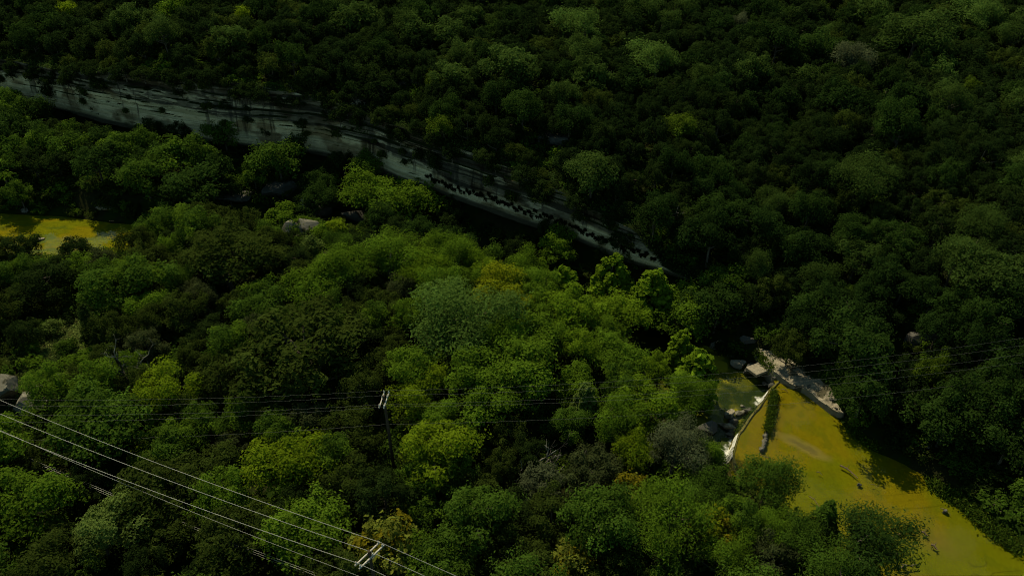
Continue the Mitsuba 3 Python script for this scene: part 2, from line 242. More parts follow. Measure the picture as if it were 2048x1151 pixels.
# the trees between them: x, y, crown radius, height, kind and tone
FILL = """
-138.3 159.1 1.03 2.7 J olive
-134.9 159.9 1.23 2.9 J dark
-134.5 158.4 1.02 2.7 J olive
-133.3 158.8 1.64 3.4 J dark
-132.8 157.4 1.40 3.1 J dark
-131.1 156.8 1.62 3.4 J olive
-126.4 155.5 1.03 2.7 J dark
-125.0 154.1 0.93 2.6 J dark
-121.7 154.5 1.21 2.9 J dark
-120.3 153.0 1.52 3.3 J dark
-118.3 152.7 1.18 2.9 J dark
-115.0 150.8 1.01 2.7 J olive
-111.8 151.0 0.92 2.6 J olive
-108.0 147.9 1.67 3.4 J dark
-104.7 148.2 1.21 2.9 J dark
-104.2 144.6 0.96 2.6 J dark
-101.5 146.1 1.39 3.1 J dark
-100.6 145.9 1.73 3.5 J dark
-100.6 143.5 1.30 3.0 J olive
-98.9 145.1 0.93 2.6 J dark
-98.0 142.4 1.12 2.8 J dark
-95.5 143.2 1.04 2.7 J dark
-94.3 141.2 0.93 2.6 J dark
-92.9 142.1 1.19 2.9 J dark
-89.3 138.4 0.98 2.6 J dark
-87.2 140.5 1.53 3.3 J dark
-86.7 139.4 1.03 2.7 J dark
-85.0 138.7 1.62 3.4 J olive
-84.0 136.4 1.02 2.7 J dark
-80.9 136.3 1.12 2.8 J dark
-79.6 134.5 1.62 3.4 J dark
-78.3 135.4 1.37 3.1 J dark
-78.1 133.1 1.19 2.9 J dark
-74.6 134.3 1.47 3.2 J olive
-74.4 132.4 1.48 3.2 J dark
-73.4 132.3 1.04 2.7 J olive
-72.0 133.1 1.40 3.1 J olive
-71.1 130.2 1.40 3.1 J olive
-69.3 132.2 1.35 3.0 J olive
-68.1 130.1 0.98 2.6 J dark
-65.7 128.4 1.46 3.2 J dark
-64.4 129.2 1.02 2.7 J dark
-63.9 127.8 0.91 2.5 J dark
-62.3 126.7 1.79 3.6 J dark
-58.1 127.1 1.16 2.8 J dark
-57.0 127.5 1.29 3.0 J dark
-55.8 127.8 0.97 2.6 J dark
-55.1 124.2 0.95 2.6 J dark
-52.7 125.3 0.93 2.6 J dark
-50.5 125.7 1.23 2.9 J olive
-50.3 123.7 1.57 3.3 J dark
-48.8 122.1 1.50 3.2 J olive
-47.6 123.2 1.01 2.7 J olive
-46.2 124.7 1.43 3.1 J dark
-43.1 121.6 1.52 3.3 J dark
-41.3 120.7 1.34 3.0 J dark
-40.2 121.5 1.20 2.9 J dark
-39.3 121.0 1.01 2.7 J dark
-37.4 121.0 1.71 3.5 J olive
-36.2 121.7 1.33 3.0 J dark
-32.9 118.9 0.93 2.6 J dark
-31.7 119.1 1.23 2.9 J dark
-29.0 118.2 1.68 3.4 J dark
-28.9 116.2 0.92 2.6 J dark
-22.4 116.5 1.23 2.9 J dark
-22.9 113.3 1.25 2.9 J dark
-19.3 113.3 1.57 3.3 J olive
-18.2 111.6 1.09 2.8 J olive
-16.4 112.4 1.64 3.4 J olive
-13.8 108.1 1.36 3.1 J olive
-13.1 105.8 1.12 2.8 J olive
-11.7 106.3 1.17 2.8 J olive
-8.3 102.9 1.78 3.5 J dark
-6.3 102.4 1.24 2.9 J dark
-3.2 100.2 1.14 2.8 J dark
-2.4 99.7 1.24 2.9 J olive
-1.0 100.2 1.06 2.7 J dark
0.0 99.9 1.71 3.5 J olive
2.4 98.3 1.42 3.1 J dark
4.4 96.0 1.54 3.3 J olive
4.9 95.2 1.24 2.9 J olive
5.9 93.2 1.31 3.0 J dark
8.2 94.9 1.04 2.7 J dark
7.5 92.3 1.65 3.4 J dark
8.4 91.8 1.37 3.1 J dark
10.0 92.5 1.36 3.1 J dark
10.3 91.3 1.70 3.5 J dark
13.1 88.5 1.68 3.4 J dark
13.4 87.5 1.75 3.5 J olive
15.4 88.2 1.55 3.3 J dark
15.0 86.4 0.92 2.6 J dark
16.5 85.2 1.64 3.4 J olive
18.4 86.8 1.04 2.7 J dark
35.2 110.8 2.46 5.8 J dark
82.1 166.6 3.28 7.7 B dim
111.0 176.0 2.16 6.3 J deep
30.9 145.7 2.38 6.6 J dark
100.6 142.0 2.64 5.6 J deep
45.8 182.0 2.05 7.1 B dim
-71.4 177.1 2.13 5.6 J deep
-77.0 84.1 3.34 9.0 B mid
-14.5 197.4 2.26 5.0 J deep
-63.3 73.9 1.79 4.8 J olive
-49.5 169.4 1.72 4.7 J deep
5.7 153.4 2.19 6.4 B dark
89.7 157.3 1.77 4.6 J dark
-83.5 190.1 1.82 5.4 J deep
14.0 147.8 2.01 5.0 J deep
-43.6 55.7 2.46 7.5 B bright
-109.1 181.2 2.07 6.0 B deep
-82.2 166.5 3.17 6.8 B deep
88.8 116.8 2.47 5.6 J dark
119.0 192.6 2.11 5.9 J deep
-93.5 147.5 1.70 3.9 J deep
70.2 98.0 2.23 4.7 J deep
-56.8 152.8 2.06 4.3 J dark
75.8 116.8 2.46 5.7 J deep
-14.9 135.3 2.26 5.1 J deep
17.7 43.4 2.54 5.5 F mid
-98.1 161.9 2.02 5.3 J dark
65.9 159.5 1.72 5.0 J deep
-51.4 199.2 2.22 5.0 J dark
84.3 120.4 2.10 5.1 J olive
71.2 190.9 1.79 5.7 J deep
-43.0 91.1 1.89 5.1 J olive
95.0 190.3 2.23 6.2 J dark
44.2 120.9 2.03 5.6 J deep
49.8 106.5 2.05 4.7 J deep
-49.5 137.2 1.71 5.6 J dark
-31.2 186.8 2.68 6.1 J deep
71.9 185.0 2.24 5.6 J dark
-5.4 174.4 2.14 4.5 J dark
-85.8 193.4 1.75 4.5 J deep
62.0 76.6 2.61 5.6 J deep
-57.3 189.9 2.58 6.5 J olive
9.5 156.1 2.59 6.3 B deep
31.5 119.9 2.50 6.4 F dim
-8.6 88.4 2.66 7.8 B dark
-39.8 152.0 1.97 5.4 B dim
-41.8 124.9 2.68 5.5 J olive
21.1 108.5 1.93 5.7 J deep
61.3 108.2 2.99 8.1 B deep
47.5 165.8 2.21 4.7 J deep
-11.5 42.3 2.74 7.1 J dark
-40.0 32.0 1.70 5.0 J dark
53.2 161.6 1.65 4.2 J dark
-7.3 122.5 2.29 6.1 J dark
-4.2 170.8 2.73 5.3 J dark
50.1 102.8 2.14 6.1 J olive
43.1 56.9 2.65 5.9 J deep
122.2 187.8 1.66 4.3 J deep
-28.4 177.9 2.59 4.8 J dark
-0.0 51.1 2.04 4.8 J olive
-63.3 148.3 2.30 6.1 J deep
-96.9 154.9 3.06 7.2 B deep
-60.9 182.2 2.12 6.2 J olive
-75.8 169.7 3.09 6.3 B deep
-85.9 148.3 2.68 6.6 J deep
-13.8 174.1 1.94 4.7 J deep
-32.3 59.1 2.82 6.3 J olive
-6.8 185.2 2.05 4.7 J deep
-19.0 122.3 1.84 4.1 J dark
17.6 166.2 2.16 5.4 F dim
60.6 157.2 2.52 4.7 J deep
-70.9 81.0 2.19 5.3 J greyolive
57.0 174.6 2.12 5.2 J olive
78.8 127.7 2.74 5.1 J dark
109.7 198.6 2.36 5.3 B dark
-6.9 105.8 2.60 5.3 J deep
46.9 70.9 2.82 6.2 B deep
101.9 157.4 2.09 5.4 F dim
-42.3 33.9 2.87 6.4 B mid
-38.6 34.8 2.86 6.5 J olive
86.3 203.5 2.36 6.3 J deep
-40.2 69.9 2.78 6.1 J olive
97.6 153.3 1.75 4.8 J deep
95.3 163.9 3.20 7.9 B dark
29.0 77.2 2.79 6.1 B mid
-52.2 129.5 2.20 6.2 J olive
-46.8 173.4 2.16 4.6 J deep
-123.8 201.6 2.53 4.8 J dark
44.2 114.3 2.41 6.2 B deep
122.7 207.0 2.55 5.1 J dark
-80.7 181.4 1.62 4.9 J dark
-84.2 152.6 2.37 4.9 J dark
-102.1 132.4 2.90 7.3 B dark
39.6 166.9 2.20 5.8 J dark
-52.8 81.0 2.19 5.3 B bright
20.6 26.4 2.17 4.5 J olive
-17.1 42.5 2.18 4.8 J dark
-107.1 158.3 2.11 5.3 J deep
67.5 177.5 2.26 4.5 J deep
-35.1 171.9 2.52 7.3 B deep
19.4 133.4 2.34 5.1 J olive
-114.8 203.0 2.55 5.3 J deep
62.2 168.7 2.75 6.8 J olive
-90.4 123.5 3.12 8.6 B dark
33.8 132.8 1.86 4.3 J dark
-135.4 205.5 2.22 5.7 J dark
-19.3 174.7 2.75 6.8 B deep
-64.5 168.9 2.48 5.3 J dark
80.9 107.3 2.48 4.9 J deep
104.2 156.1 2.58 6.0 J deep
52.5 88.7 2.03 5.0 J deep
60.5 152.3 2.71 5.0 J dark
-47.9 46.0 1.76 4.6 J dark
-60.9 191.0 2.59 5.4 J deep
-17.6 190.2 2.22 5.6 J deep
-97.3 146.0 1.86 5.3 J deep
-22.5 182.1 2.25 5.3 J dark
-87.8 167.3 2.26 5.4 J deep
51.4 178.2 3.27 8.9 B deep
-100.6 189.9 2.57 6.8 J dark
-28.3 54.1 2.05 6.0 B mid
43.2 129.0 2.47 6.4 J dark
92.3 196.1 2.63 6.2 J deep
3.7 70.6 2.33 6.0 B bright
68.6 153.6 1.88 5.9 J olive
-111.9 193.5 1.99 5.7 J deep
91.3 160.4 2.00 5.5 J deep
20.0 40.5 1.96 6.0 B mid
-21.0 75.3 2.55 5.3 J dark
-53.5 173.0 2.06 5.4 J dark
-25.5 155.3 2.44 4.9 J deep
-21.3 153.2 1.88 4.2 J deep
113.0 163.7 1.69 4.8 J deep
-110.4 144.4 2.95 8.6 B dark
101.8 182.8 2.81 7.2 F dim
-121.3 201.0 1.97 5.7 J deep
-26.5 131.9 2.63 5.8 J dark
-10.3 130.9 2.54 5.4 J dark
8.7 104.8 2.81 7.2 B deep
-7.4 115.0 2.33 5.7 J dark
79.9 118.6 2.24 5.1 J deep
54.9 63.0 2.78 6.8 B deep
39.5 153.4 2.46 5.9 J deep
11.3 168.1 1.92 6.0 J dark
-50.4 179.7 2.92 7.7 B deep
126.7 195.0 1.66 5.5 J deep
82.0 114.8 1.96 5.6 J deep
93.2 182.4 2.54 4.9 J dark
61.0 147.9 2.17 5.0 J deep
-40.3 182.2 2.70 5.2 J deep
-37.5 185.6 2.15 4.8 J deep
-16.7 90.6 2.26 5.7 J dark
112.4 160.4 1.89 4.4 J dark
30.1 169.6 2.42 6.7 J deep
66.1 198.1 2.59 6.9 J deep
109.4 167.7 2.34 6.1 J deep
-94.8 123.4 2.19 6.3 B mid
34.6 93.5 2.40 6.0 J dark
60.0 145.4 2.51 5.3 J deep
-29.0 28.2 3.17 7.8 B mid
-51.3 46.1 2.45 6.0 J olive
104.5 151.2 2.42 5.0 J deep
-94.3 196.8 2.44 4.8 J dark
73.6 188.3 2.44 5.9 J deep
94.5 140.2 2.04 6.3 B dim
48.3 178.7 1.82 4.4 J dark
-95.9 176.2 2.63 6.4 J dark
-16.7 73.1 2.28 5.6 J olive
-37.1 140.5 3.10 7.3 B deep
-106.0 172.8 1.76 5.6 J deep
-82.9 161.0 2.37 5.7 J dark
-50.7 49.7 3.10 7.9 B bright
50.9 86.3 1.64 5.0 J deep
105.7 174.4 2.38 6.0 B deep
115.1 186.7 3.28 7.6 B dark
-18.8 66.0 2.68 5.6 J dark
97.3 147.0 2.34 5.1 J dark
-112.6 157.7 1.88 5.0 J deep
-84.7 212.8 2.18 5.2 J deep
-91.4 194.6 2.25 5.4 J dark
-14.4 86.1 2.51 5.0 J olive
-53.7 159.5 2.50 7.4 B dark
56.6 105.4 2.01 5.2 J dark
116.3 198.0 2.29 6.8 B deep
-20.2 191.7 2.35 5.2 J dark
-19.0 160.0 2.47 4.7 J deep
28.5 158.3 3.11 6.2 B deep
-30.9 70.8 2.89 6.3 B mid
-2.4 147.9 2.24 5.7 J dark
28.1 166.1 2.49 5.4 J deep
104.5 144.7 2.30 6.5 J deep
-0.9 164.2 2.69 6.6 B dim
90.7 137.6 1.99 6.4 B deep
27.0 183.0 1.71 4.2 J dark
31.6 193.3 2.29 5.2 J deep
10.4 176.1 1.94 5.6 J deep
34.9 151.5 1.66 5.1 J dark
-39.0 159.4 2.30 5.7 J deep
-21.4 30.9 2.07 5.0 J olive
103.1 203.7 2.01 6.0 B dark
-99.5 165.4 2.11 6.1 B dim
16.9 193.6 3.35 7.4 B dark
-35.2 32.1 1.79 4.9 J dark
-82.4 171.7 3.23 8.3 B dim
-23.3 131.6 2.00 5.7 B deep
-35.6 151.6 2.50 5.4 J olive
-5.7 153.7 3.14 7.7 B deep
-62.4 196.8 1.86 4.2 J dark
48.9 111.8 1.69 5.6 J deep
-88.6 208.9 2.60 6.6 J deep
56.2 94.9 1.95 4.2 J dark
-124.1 177.8 1.64 5.0 J dark
-49.7 153.4 2.14 4.9 J dark
2.5 65.9 3.32 6.3 B bright
-76.7 198.7 1.85 4.1 J dark
64.3 134.2 1.87 4.5 J deep
23.1 147.8 2.50 6.5 J deep
-131.3 200.3 1.77 4.6 J deep
78.2 137.5 1.81 4.6 J dark
-41.5 197.8 2.12 6.9 B deep
-16.8 35.7 1.83 4.8 J olive
-66.5 149.6 2.13 4.7 J deep
9.0 120.6 2.14 5.8 B deep
-112.7 161.2 2.05 6.2 J dark
-2.8 143.5 2.03 5.3 F dim
53.2 150.2 2.00 5.8 J deep
33.5 74.8 2.46 6.3 J olive
17.9 56.1 2.25 6.2 F bright
56.1 117.8 2.41 6.2 J olive
13.9 123.4 2.68 6.5 J deep
-47.8 166.7 2.74 7.2 J dark
70.3 123.3 1.92 6.8 B dim
18.7 30.7 2.84 8.2 B mid
-32.8 30.6 1.81 5.1 J olive
61.1 162.3 1.84 4.4 J deep
-72.3 198.8 2.46 5.9 J deep
-21.3 126.2 2.74 6.1 J dark
44.3 154.2 3.13 7.3 B dark
12.3 98.3 1.80 5.8 J deep
63.5 96.3 2.06 5.4 J dark
-33.7 182.9 2.84 7.1 B deep
74.0 157.7 1.99 4.4 J dark
110.3 201.5 1.99 5.8 J dark
22.5 183.6 1.82 4.4 J deep
17.6 113.0 1.77 4.7 J deep
-67.6 201.1 2.44 5.3 J deep
-41.2 170.0 2.26 5.7 J deep
21.4 132.0 2.00 5.5 J deep
8.1 169.2 1.80 4.8 J deep
-34.4 124.7 1.93 4.7 J deep
129.8 197.3 1.99 4.3 J dark
-38.6 92.5 1.88 5.8 J olive
46.5 173.1 1.93 5.4 J dark
-77.1 152.2 2.02 4.6 J dark
80.7 102.7 2.81 6.5 B deep
71.7 177.6 2.44 5.9 J deep
18.1 156.5 2.41 5.4 J deep
43.3 194.1 2.16 5.5 J dark
62.8 89.4 2.59 6.9 J deep
78.3 109.7 2.03 5.7 B dark
82.1 198.0 2.09 4.8 J olive
-97.7 148.7 2.92 5.8 B dark
74.6 150.1 1.86 5.7 J dark
-32.8 150.2 2.07 4.8 J dark
-106.2 204.4 1.92 5.4 J deep
117.1 175.8 3.06 8.1 B deep
-30.6 173.5 2.66 6.9 B deep
40.0 96.6 2.21 5.8 J deep
-38.4 187.9 2.23 4.5 J olive
-119.0 177.8 2.67 6.1 J dark
-113.3 164.4 2.61 6.0 J deep
-46.1 161.4 1.83 4.4 J deep
-96.6 208.5 1.98 5.0 J deep
21.9 36.2 2.05 6.0 J greyolive
4.8 29.0 1.74 4.9 J olive
55.8 108.3 2.48 6.3 B deep
-61.2 111.0 1.84 4.2 J dark
-89.8 186.2 2.33 6.5 J dark
-1.6 156.6 1.84 5.0 J dark
-17.6 145.9 2.17 6.4 B deep
-10.0 163.4 2.01 4.3 J deep
21.9 170.2 3.19 6.7 B deep
75.1 89.1 1.87 4.9 J deep
-98.4 121.9 2.94 7.4 B dark
-5.4 139.2 1.88 4.6 J dark
74.8 99.2 2.75 5.5 J deep
-9.4 126.0 2.28 7.2 F dim
-71.4 179.6 1.77 5.3 J dark
38.6 185.9 1.90 4.5 J deep
21.7 178.0 2.62 6.3 J deep
-47.7 197.5 1.79 5.1 J olive
-26.9 184.8 2.42 6.0 J deep
60.8 139.8 2.49 5.2 J olive
-139.2 207.0 1.75 4.9 J deep
-79.8 142.5 2.55 5.9 J dark
-43.4 176.9 2.11 6.2 J deep
-6.9 37.0 2.76 6.4 B mid
-51.7 204.3 1.74 4.3 J dark
29.9 114.7 2.32 5.5 J dark
65.1 130.7 2.15 5.7 J deep
-99.9 202.3 1.97 4.7 J dark
105.3 186.3 3.10 7.9 B deep
117.1 181.0 2.44 7.0 F dim
-124.4 204.0 1.94 4.2 J dark
17.4 99.9 2.41 4.8 J deep
-26.5 180.9 2.59 6.1 J dark
57.1 134.2 2.35 4.8 J deep
-124.1 198.0 2.41 5.7 B deep
-1.5 198.8 1.95 4.5 J deep
76.1 172.0 2.46 6.5 B deep
22.9 30.6 3.00 8.2 F mid
1.7 107.1 3.31 7.7 B dark
6.6 145.1 2.01 5.9 J deep
18.5 136.5 2.53 6.1 J dark
-109.5 187.5 2.84 5.9 B dark
-0.8 46.8 1.73 5.4 J olive
59.9 68.0 2.18 5.7 J deep
-120.9 180.3 2.13 4.3 J deep
89.9 192.5 2.37 5.5 J olive
83.8 179.2 2.62 6.4 J dark
-50.6 132.5 3.31 6.7 B dim
65.1 187.1 2.21 5.5 J deep
10.7 183.2 1.65 5.0 J deep
83.4 123.7 2.06 5.8 J olive
45.0 105.9 1.83 4.0 J deep
-6.3 166.1 2.57 6.3 J deep
35.7 168.8 1.81 4.2 J dark
12.7 36.3 1.91 4.2 J greyolive
39.0 79.8 2.83 6.3 B deep
53.3 78.3 2.60 5.9 J dark
84.9 193.4 2.69 5.8 J deep
-8.6 143.9 2.86 6.1 B dim
-60.6 187.3 1.87 4.6 J deep
-2.8 141.0 2.35 5.5 B dark
70.1 171.2 1.97 4.4 J olive
98.3 139.6 1.91 4.8 J deep
66.8 108.7 2.48 6.6 J dark
68.1 77.0 1.84 5.5 J deep
26.4 82.2 3.16 8.9 B deep
-40.3 57.5 2.48 5.5 J olive
-89.4 113.6 2.32 5.4 B dark
73.5 110.4 2.28 5.5 J deep
-83.9 163.6 2.50 6.7 J deep
-75.0 153.7 2.20 5.3 J deep
-44.1 77.0 2.04 6.3 F mid
55.4 168.2 2.14 5.1 J dark
6.3 114.1 1.86 4.7 J deep
-116.1 178.0 2.18 6.3 J dark
-86.2 170.3 3.22 8.2 B deep
122.3 181.9 3.29 7.3 B dark
1.7 47.9 1.74 5.6 J dark
-26.5 35.0 1.83 4.6 J dark
50.2 189.1 2.36 5.4 J deep
51.0 116.7 2.02 5.5 J deep
28.7 125.1 2.37 5.3 J deep
89.3 175.7 2.60 4.9 J deep
4.5 190.3 2.36 5.3 J deep
15.4 173.9 2.39 5.9 J deep
-120.7 187.8 2.13 5.0 J olive
114.7 168.4 2.65 7.1 J dark
-52.7 152.0 1.70 4.8 J dark
-10.9 141.5 2.75 5.4 J dark
104.4 193.3 2.34 4.8 J deep
-120.3 169.9 1.73 5.4 J deep
-94.8 186.9 2.45 6.5 J dark
1.9 175.0 1.70 4.9 J deep
82.1 142.2 1.68 4.3 J deep
-42.3 138.9 1.66 4.9 J dark
-25.7 75.5 3.34 6.9 B bright
23.1 95.0 1.96 6.2 B deep
10.2 114.3 1.96 4.8 J deep
-92.7 112.5 1.93 6.4 B dark
-54.8 163.1 1.76 4.1 J deep
43.9 103.2 1.63 5.1 J dark
-81.7 113.3 2.52 6.0 J dark
-49.4 38.0 2.80 7.0 J olive
50.0 119.7 2.37 4.8 J deep
38.6 190.7 1.91 6.7 B dim
30.5 162.6 2.06 5.5 J deep
-28.4 154.4 2.58 7.9 B deep
25.9 164.1 2.04 5.9 F dim
-60.1 199.0 2.98 8.6 B deep
69.9 164.8 2.87 7.9 F dim
-4.5 125.2 2.34 7.1 B deep
-116.1 193.8 2.47 6.0 B dark
-15.4 121.2 1.65 5.4 J deep
39.7 85.1 2.29 7.2 B dark
37.7 173.4 2.58 5.3 J dark
-20.5 144.0 1.92 6.0 J deep
-118.6 207.6 3.06 6.1 B dim
5.1 160.2 2.65 7.1 J dark
25.5 191.7 2.04 5.5 J deep
88.7 167.3 2.54 6.4 J deep
84.8 154.5 2.41 5.2 J dark
3.5 197.1 2.06 5.4 J dark
38.6 123.1 2.35 6.4 J deep
45.3 147.6 2.14 5.1 J deep
-122.4 174.6 2.60 6.7 J deep
-54.4 138.7 2.40 5.8 J olive
108.6 161.0 2.37 5.4 J deep
-42.6 135.5 2.61 6.6 J deep
-129.9 206.0 2.36 6.6 J dark
-7.5 111.0 2.20 4.4 J deep
-131.8 193.9 1.82 4.6 J dark
48.3 76.3 2.40 6.1 B dark
10.6 110.1 1.65 4.4 J olive
-58.1 177.1 1.69 4.9 J deep
-30.6 39.5 2.71 5.0 J olive
76.5 192.5 1.96 5.4 B dim
97.5 172.2 2.64 5.8 J deep
22.2 138.4 2.70 6.3 J deep
-59.9 153.4 1.69 4.8 J dark
22.1 89.3 1.98 4.2 J deep
-33.0 154.4 2.15 6.4 J deep
52.8 105.5 1.69 5.5 J deep
-68.2 68.6 2.75 6.5 J olive
-31.5 64.2 2.62 7.4 B mid
-26.7 163.7 2.07 5.8 J dark
58.0 89.8 2.47 6.6 J deep
-62.3 144.0 2.11 6.2 J dark
19.8 118.6 3.11 6.3 B deep
85.0 188.3 2.26 5.4 B deep
18.8 187.1 2.07 5.2 J dark
-18.5 125.8 2.04 5.6 J deep
-42.7 199.9 2.20 5.0 J olive
74.2 174.7 2.54 5.2 J deep
-31.3 35.9 1.78 5.5 J dark
-34.4 86.4 2.65 6.1 J olive
-101.9 194.3 2.08 4.9 J deep
-61.5 58.8 2.00 5.7 B mid
-38.0 131.5 1.90 5.1 J deep
33.2 160.1 1.93 6.9 B dark
-84.5 174.3 1.82 4.1 J dark
60.9 177.4 1.96 4.9 B dark
-45.0 88.3 3.01 8.7 B mid
-15.8 168.5 1.70 4.5 J deep
81.5 193.2 3.23 8.0 B deep
16.7 117.2 2.57 5.6 J dark
12.8 188.2 2.39 4.8 J deep
-45.4 35.4 2.56 5.6 J olive
49.4 139.8 2.05 5.9 J dark
50.5 151.2 2.02 4.8 J dark
-7.9 72.3 2.61 8.0 B bright
84.7 144.0 1.84 4.1 J deep
-128.7 200.5 1.78 5.1 J olive
4.2 150.6 1.78 4.1 J dark
-84.6 198.2 2.31 6.0 J deep
-46.3 48.5 1.83 4.9 J olive
9.4 36.5 2.61 5.9 J olive
-9.7 122.2 1.93 4.3 J deep
-11.8 153.9 2.22 6.4 J dark
-115.9 198.4 1.68 5.3 J dark
23.0 163.3 2.51 5.4 J deep
83.0 174.6 2.66 6.1 J deep
-6.6 157.3 2.47 6.5 J deep
67.4 149.4 2.63 6.9 B deep
-35.0 147.7 2.38 6.1 B dim
99.7 196.1 2.01 5.0 J deep
-106.9 193.0 2.55 6.5 J deep
64.2 173.9 1.78 5.5 J deep
-52.9 194.2 2.06 6.6 B deep
38.8 100.7 2.51 6.4 J deep
-10.5 75.0 2.12 6.8 F bright
-70.0 163.8 2.36 5.8 J deep
-110.2 166.8 2.06 5.9 J deep
-103.5 162.4 2.23 6.6 B dark
67.9 113.5 2.36 6.2 J dark
74.6 124.4 2.75 6.2 J deep
79.5 97.1 2.94 8.4 B deep
-32.0 132.1 1.94 4.5 J deep
36.7 161.4 1.68 4.6 J dark
74.1 140.3 2.17 4.5 J dark
110.4 171.0 1.91 6.9 B dark
40.7 107.7 2.05 4.7 J deep
-114.6 186.2 2.27 4.8 J dark
64.6 152.7 1.89 5.1 J deep
57.9 187.4 1.85 4.6 J deep
-12.6 159.9 1.74 5.2 J olive
-96.5 159.6 1.87 4.9 J deep
16.3 151.2 2.14 5.2 J olive
-10.7 114.6 2.39 5.6 J deep
-3.1 43.8 2.17 5.1 J olive
-65.6 197.3 2.59 6.3 J deep
-54.7 45.0 2.88 5.2 J olive
-45.6 187.2 2.45 6.6 J deep
-67.7 172.3 2.11 6.0 J deep
-130.7 191.0 1.69 5.1 J deep
48.4 184.0 2.18 5.0 J deep
32.0 149.4 1.63 4.4 J deep
-31.1 137.0 2.71 5.1 J deep
98.6 161.6 1.98 6.0 J olive
-60.9 177.7 2.28 7.0 B deep
58.2 71.0 2.54 5.7 J deep
-116.7 171.0 1.82 4.4 J deep
-17.4 141.6 3.07 7.2 B dark
104.7 161.1 2.38 4.7 J deep
40.3 115.0 2.19 5.1 J deep
120.1 177.6 1.95 6.1 B dim
58.7 63.2 2.34 6.0 J deep
99.9 134.8 2.51 5.9 J olive
84.0 133.1 1.98 5.2 B deep
25.4 170.7 1.80 4.4 J dark
79.7 121.7 1.80 4.5 J deep
-13.7 67.4 1.71 4.2 J olive
79.3 183.1 2.33 5.0 J dark
10.1 52.5 2.63 6.8 F bright
40.4 104.7 2.19 5.1 B deep
17.2 93.2 1.86 4.1 J dark
55.8 125.8 2.11 5.1 B dark
100.3 151.2 2.25 7.2 B deep
103.5 176.4 2.27 5.3 J deep
64.1 102.9 2.04 5.8 B dark
53.3 57.8 2.86 5.8 B deep
13.3 29.7 1.84 5.9 J olive
-107.1 167.2 2.23 5.5 J dark
22.5 157.1 2.39 6.3 J deep
-3.0 83.9 2.47 6.0 B mid
29.1 153.3 2.09 7.1 B deep
55.4 196.1 2.65 6.0 J deep
-77.0 112.4 2.71 5.4 J dark
77.6 142.4 3.19 7.3 B deep
33.1 28.9 2.51 5.9 B mid
-119.6 183.6 3.21 6.3 B deep
9.6 29.5 2.98 5.9 B mid
-32.5 109.9 2.61 6.0 B dark
-75.0 165.7 2.57 5.3 J dark
42.8 181.5 2.21 5.1 J deep
-58.8 163.1 2.45 6.7 J olive
39.3 146.3 1.98 5.9 J deep
69.6 102.7 2.07 5.8 J deep
53.9 190.5 2.33 6.2 B dim
23.8 91.0 2.08 5.3 J dark
66.2 105.3 3.08 8.2 F dim
48.8 135.7 2.28 6.5 J deep
65.2 192.2 1.96 5.0 J deep
30.3 136.5 2.36 4.7 J deep
-48.8 88.3 2.10 5.5 J dark
-19.9 164.8 2.03 4.5 J dark
-31.1 74.4 2.93 6.4 B mid
59.1 100.3 1.63 4.6 J deep
40.9 66.6 3.39 8.4 B deep
2.2 112.4 2.33 5.5 J dark
87.1 150.1 2.42 6.2 J dark
-104.4 180.4 2.17 5.6 J deep
-78.3 148.9 2.20 5.5 J dark
10.9 64.5 2.22 5.6 B bright
-91.0 201.4 2.23 6.4 J deep
-85.7 128.5 1.81 4.4 J dark
108.1 181.4 2.35 5.6 B dim
-9.9 175.0 2.06 6.0 B deep
65.2 82.4 2.39 6.1 B dark
-9.6 136.1 1.79 5.6 J deep
-129.5 187.1 2.46 5.7 J deep
-26.0 173.2 1.88 5.2 J deep
42.0 145.7 2.21 5.2 J deep
-22.9 66.6 2.59 7.2 B mid
99.4 155.8 2.17 5.2 J deep
-38.9 73.5 1.91 5.9 J greyolive
-78.6 184.3 3.00 7.2 B deep
47.2 130.7 3.34 8.7 B deep
132.9 195.8 2.37 6.0 J olive
-17.2 27.4 2.11 6.5 B bright
94.9 178.6 2.31 7.3 F dim
46.4 99.4 2.23 6.3 J deep
88.1 122.0 2.34 6.7 B deep
-45.8 190.0 2.03 5.2 J deep
-13.5 90.1 2.43 7.2 B dark
-79.5 145.2 1.84 5.9 J deep
51.7 171.6 1.98 5.8 J deep
102.1 172.1 2.74 6.0 J deep
20.2 144.9 2.08 6.0 J deep
35.0 158.8 1.86 4.0 J dark
-79.6 199.5 1.63 4.5 J dark
-5.6 45.9 1.90 6.1 B mid
-45.4 61.0 1.82 5.7 J olive
-21.0 53.1 2.35 6.0 J greyolive
9.6 132.1 2.55 5.3 J dark
-123.5 181.4 2.42 5.5 J olive
-33.7 143.8 2.09 7.1 B deep
-91.9 206.0 2.40 7.5 B deep
-123.1 192.8 2.05 5.5 B dark
-11.6 192.4 2.10 6.3 J dark
-101.7 139.1 2.31 5.4 B dark
59.1 167.1 2.33 5.4 B deep
-46.8 144.3 1.81 5.8 J deep
50.6 197.9 2.35 5.5 J dark
49.5 94.5 1.86 5.5 J deep
63.3 113.8 2.18 4.6 J deep
-105.6 136.3 2.91 6.9 B mid
-59.9 157.0 2.48 6.0 J deep
48.2 195.5 2.13 6.0 J dark
-29.2 157.9 2.73 5.6 J dark
-19.5 83.7 2.57 7.0 J dark
-53.8 187.9 2.09 5.6 J dark
95.1 142.6 2.24 4.5 J deep
6.4 142.8 2.17 4.9 J dark
-66.6 194.3 2.23 4.5 J deep
93.2 149.7 2.26 6.0 J dark
-75.4 202.9 3.35 7.6 B dim
123.4 202.0 2.34 5.4 B dark
-65.6 111.0 1.92 5.7 B dark
-68.1 141.2 1.99 5.6 J olive
30.8 197.9 1.71 5.0 J deep
-97.3 169.5 2.23 5.5 J deep
-7.9 52.1 2.08 6.1 B bright
11.2 159.9 2.45 7.7 B dim
44.5 94.7 2.12 5.0 J deep
2.3 136.6 1.74 5.2 J deep
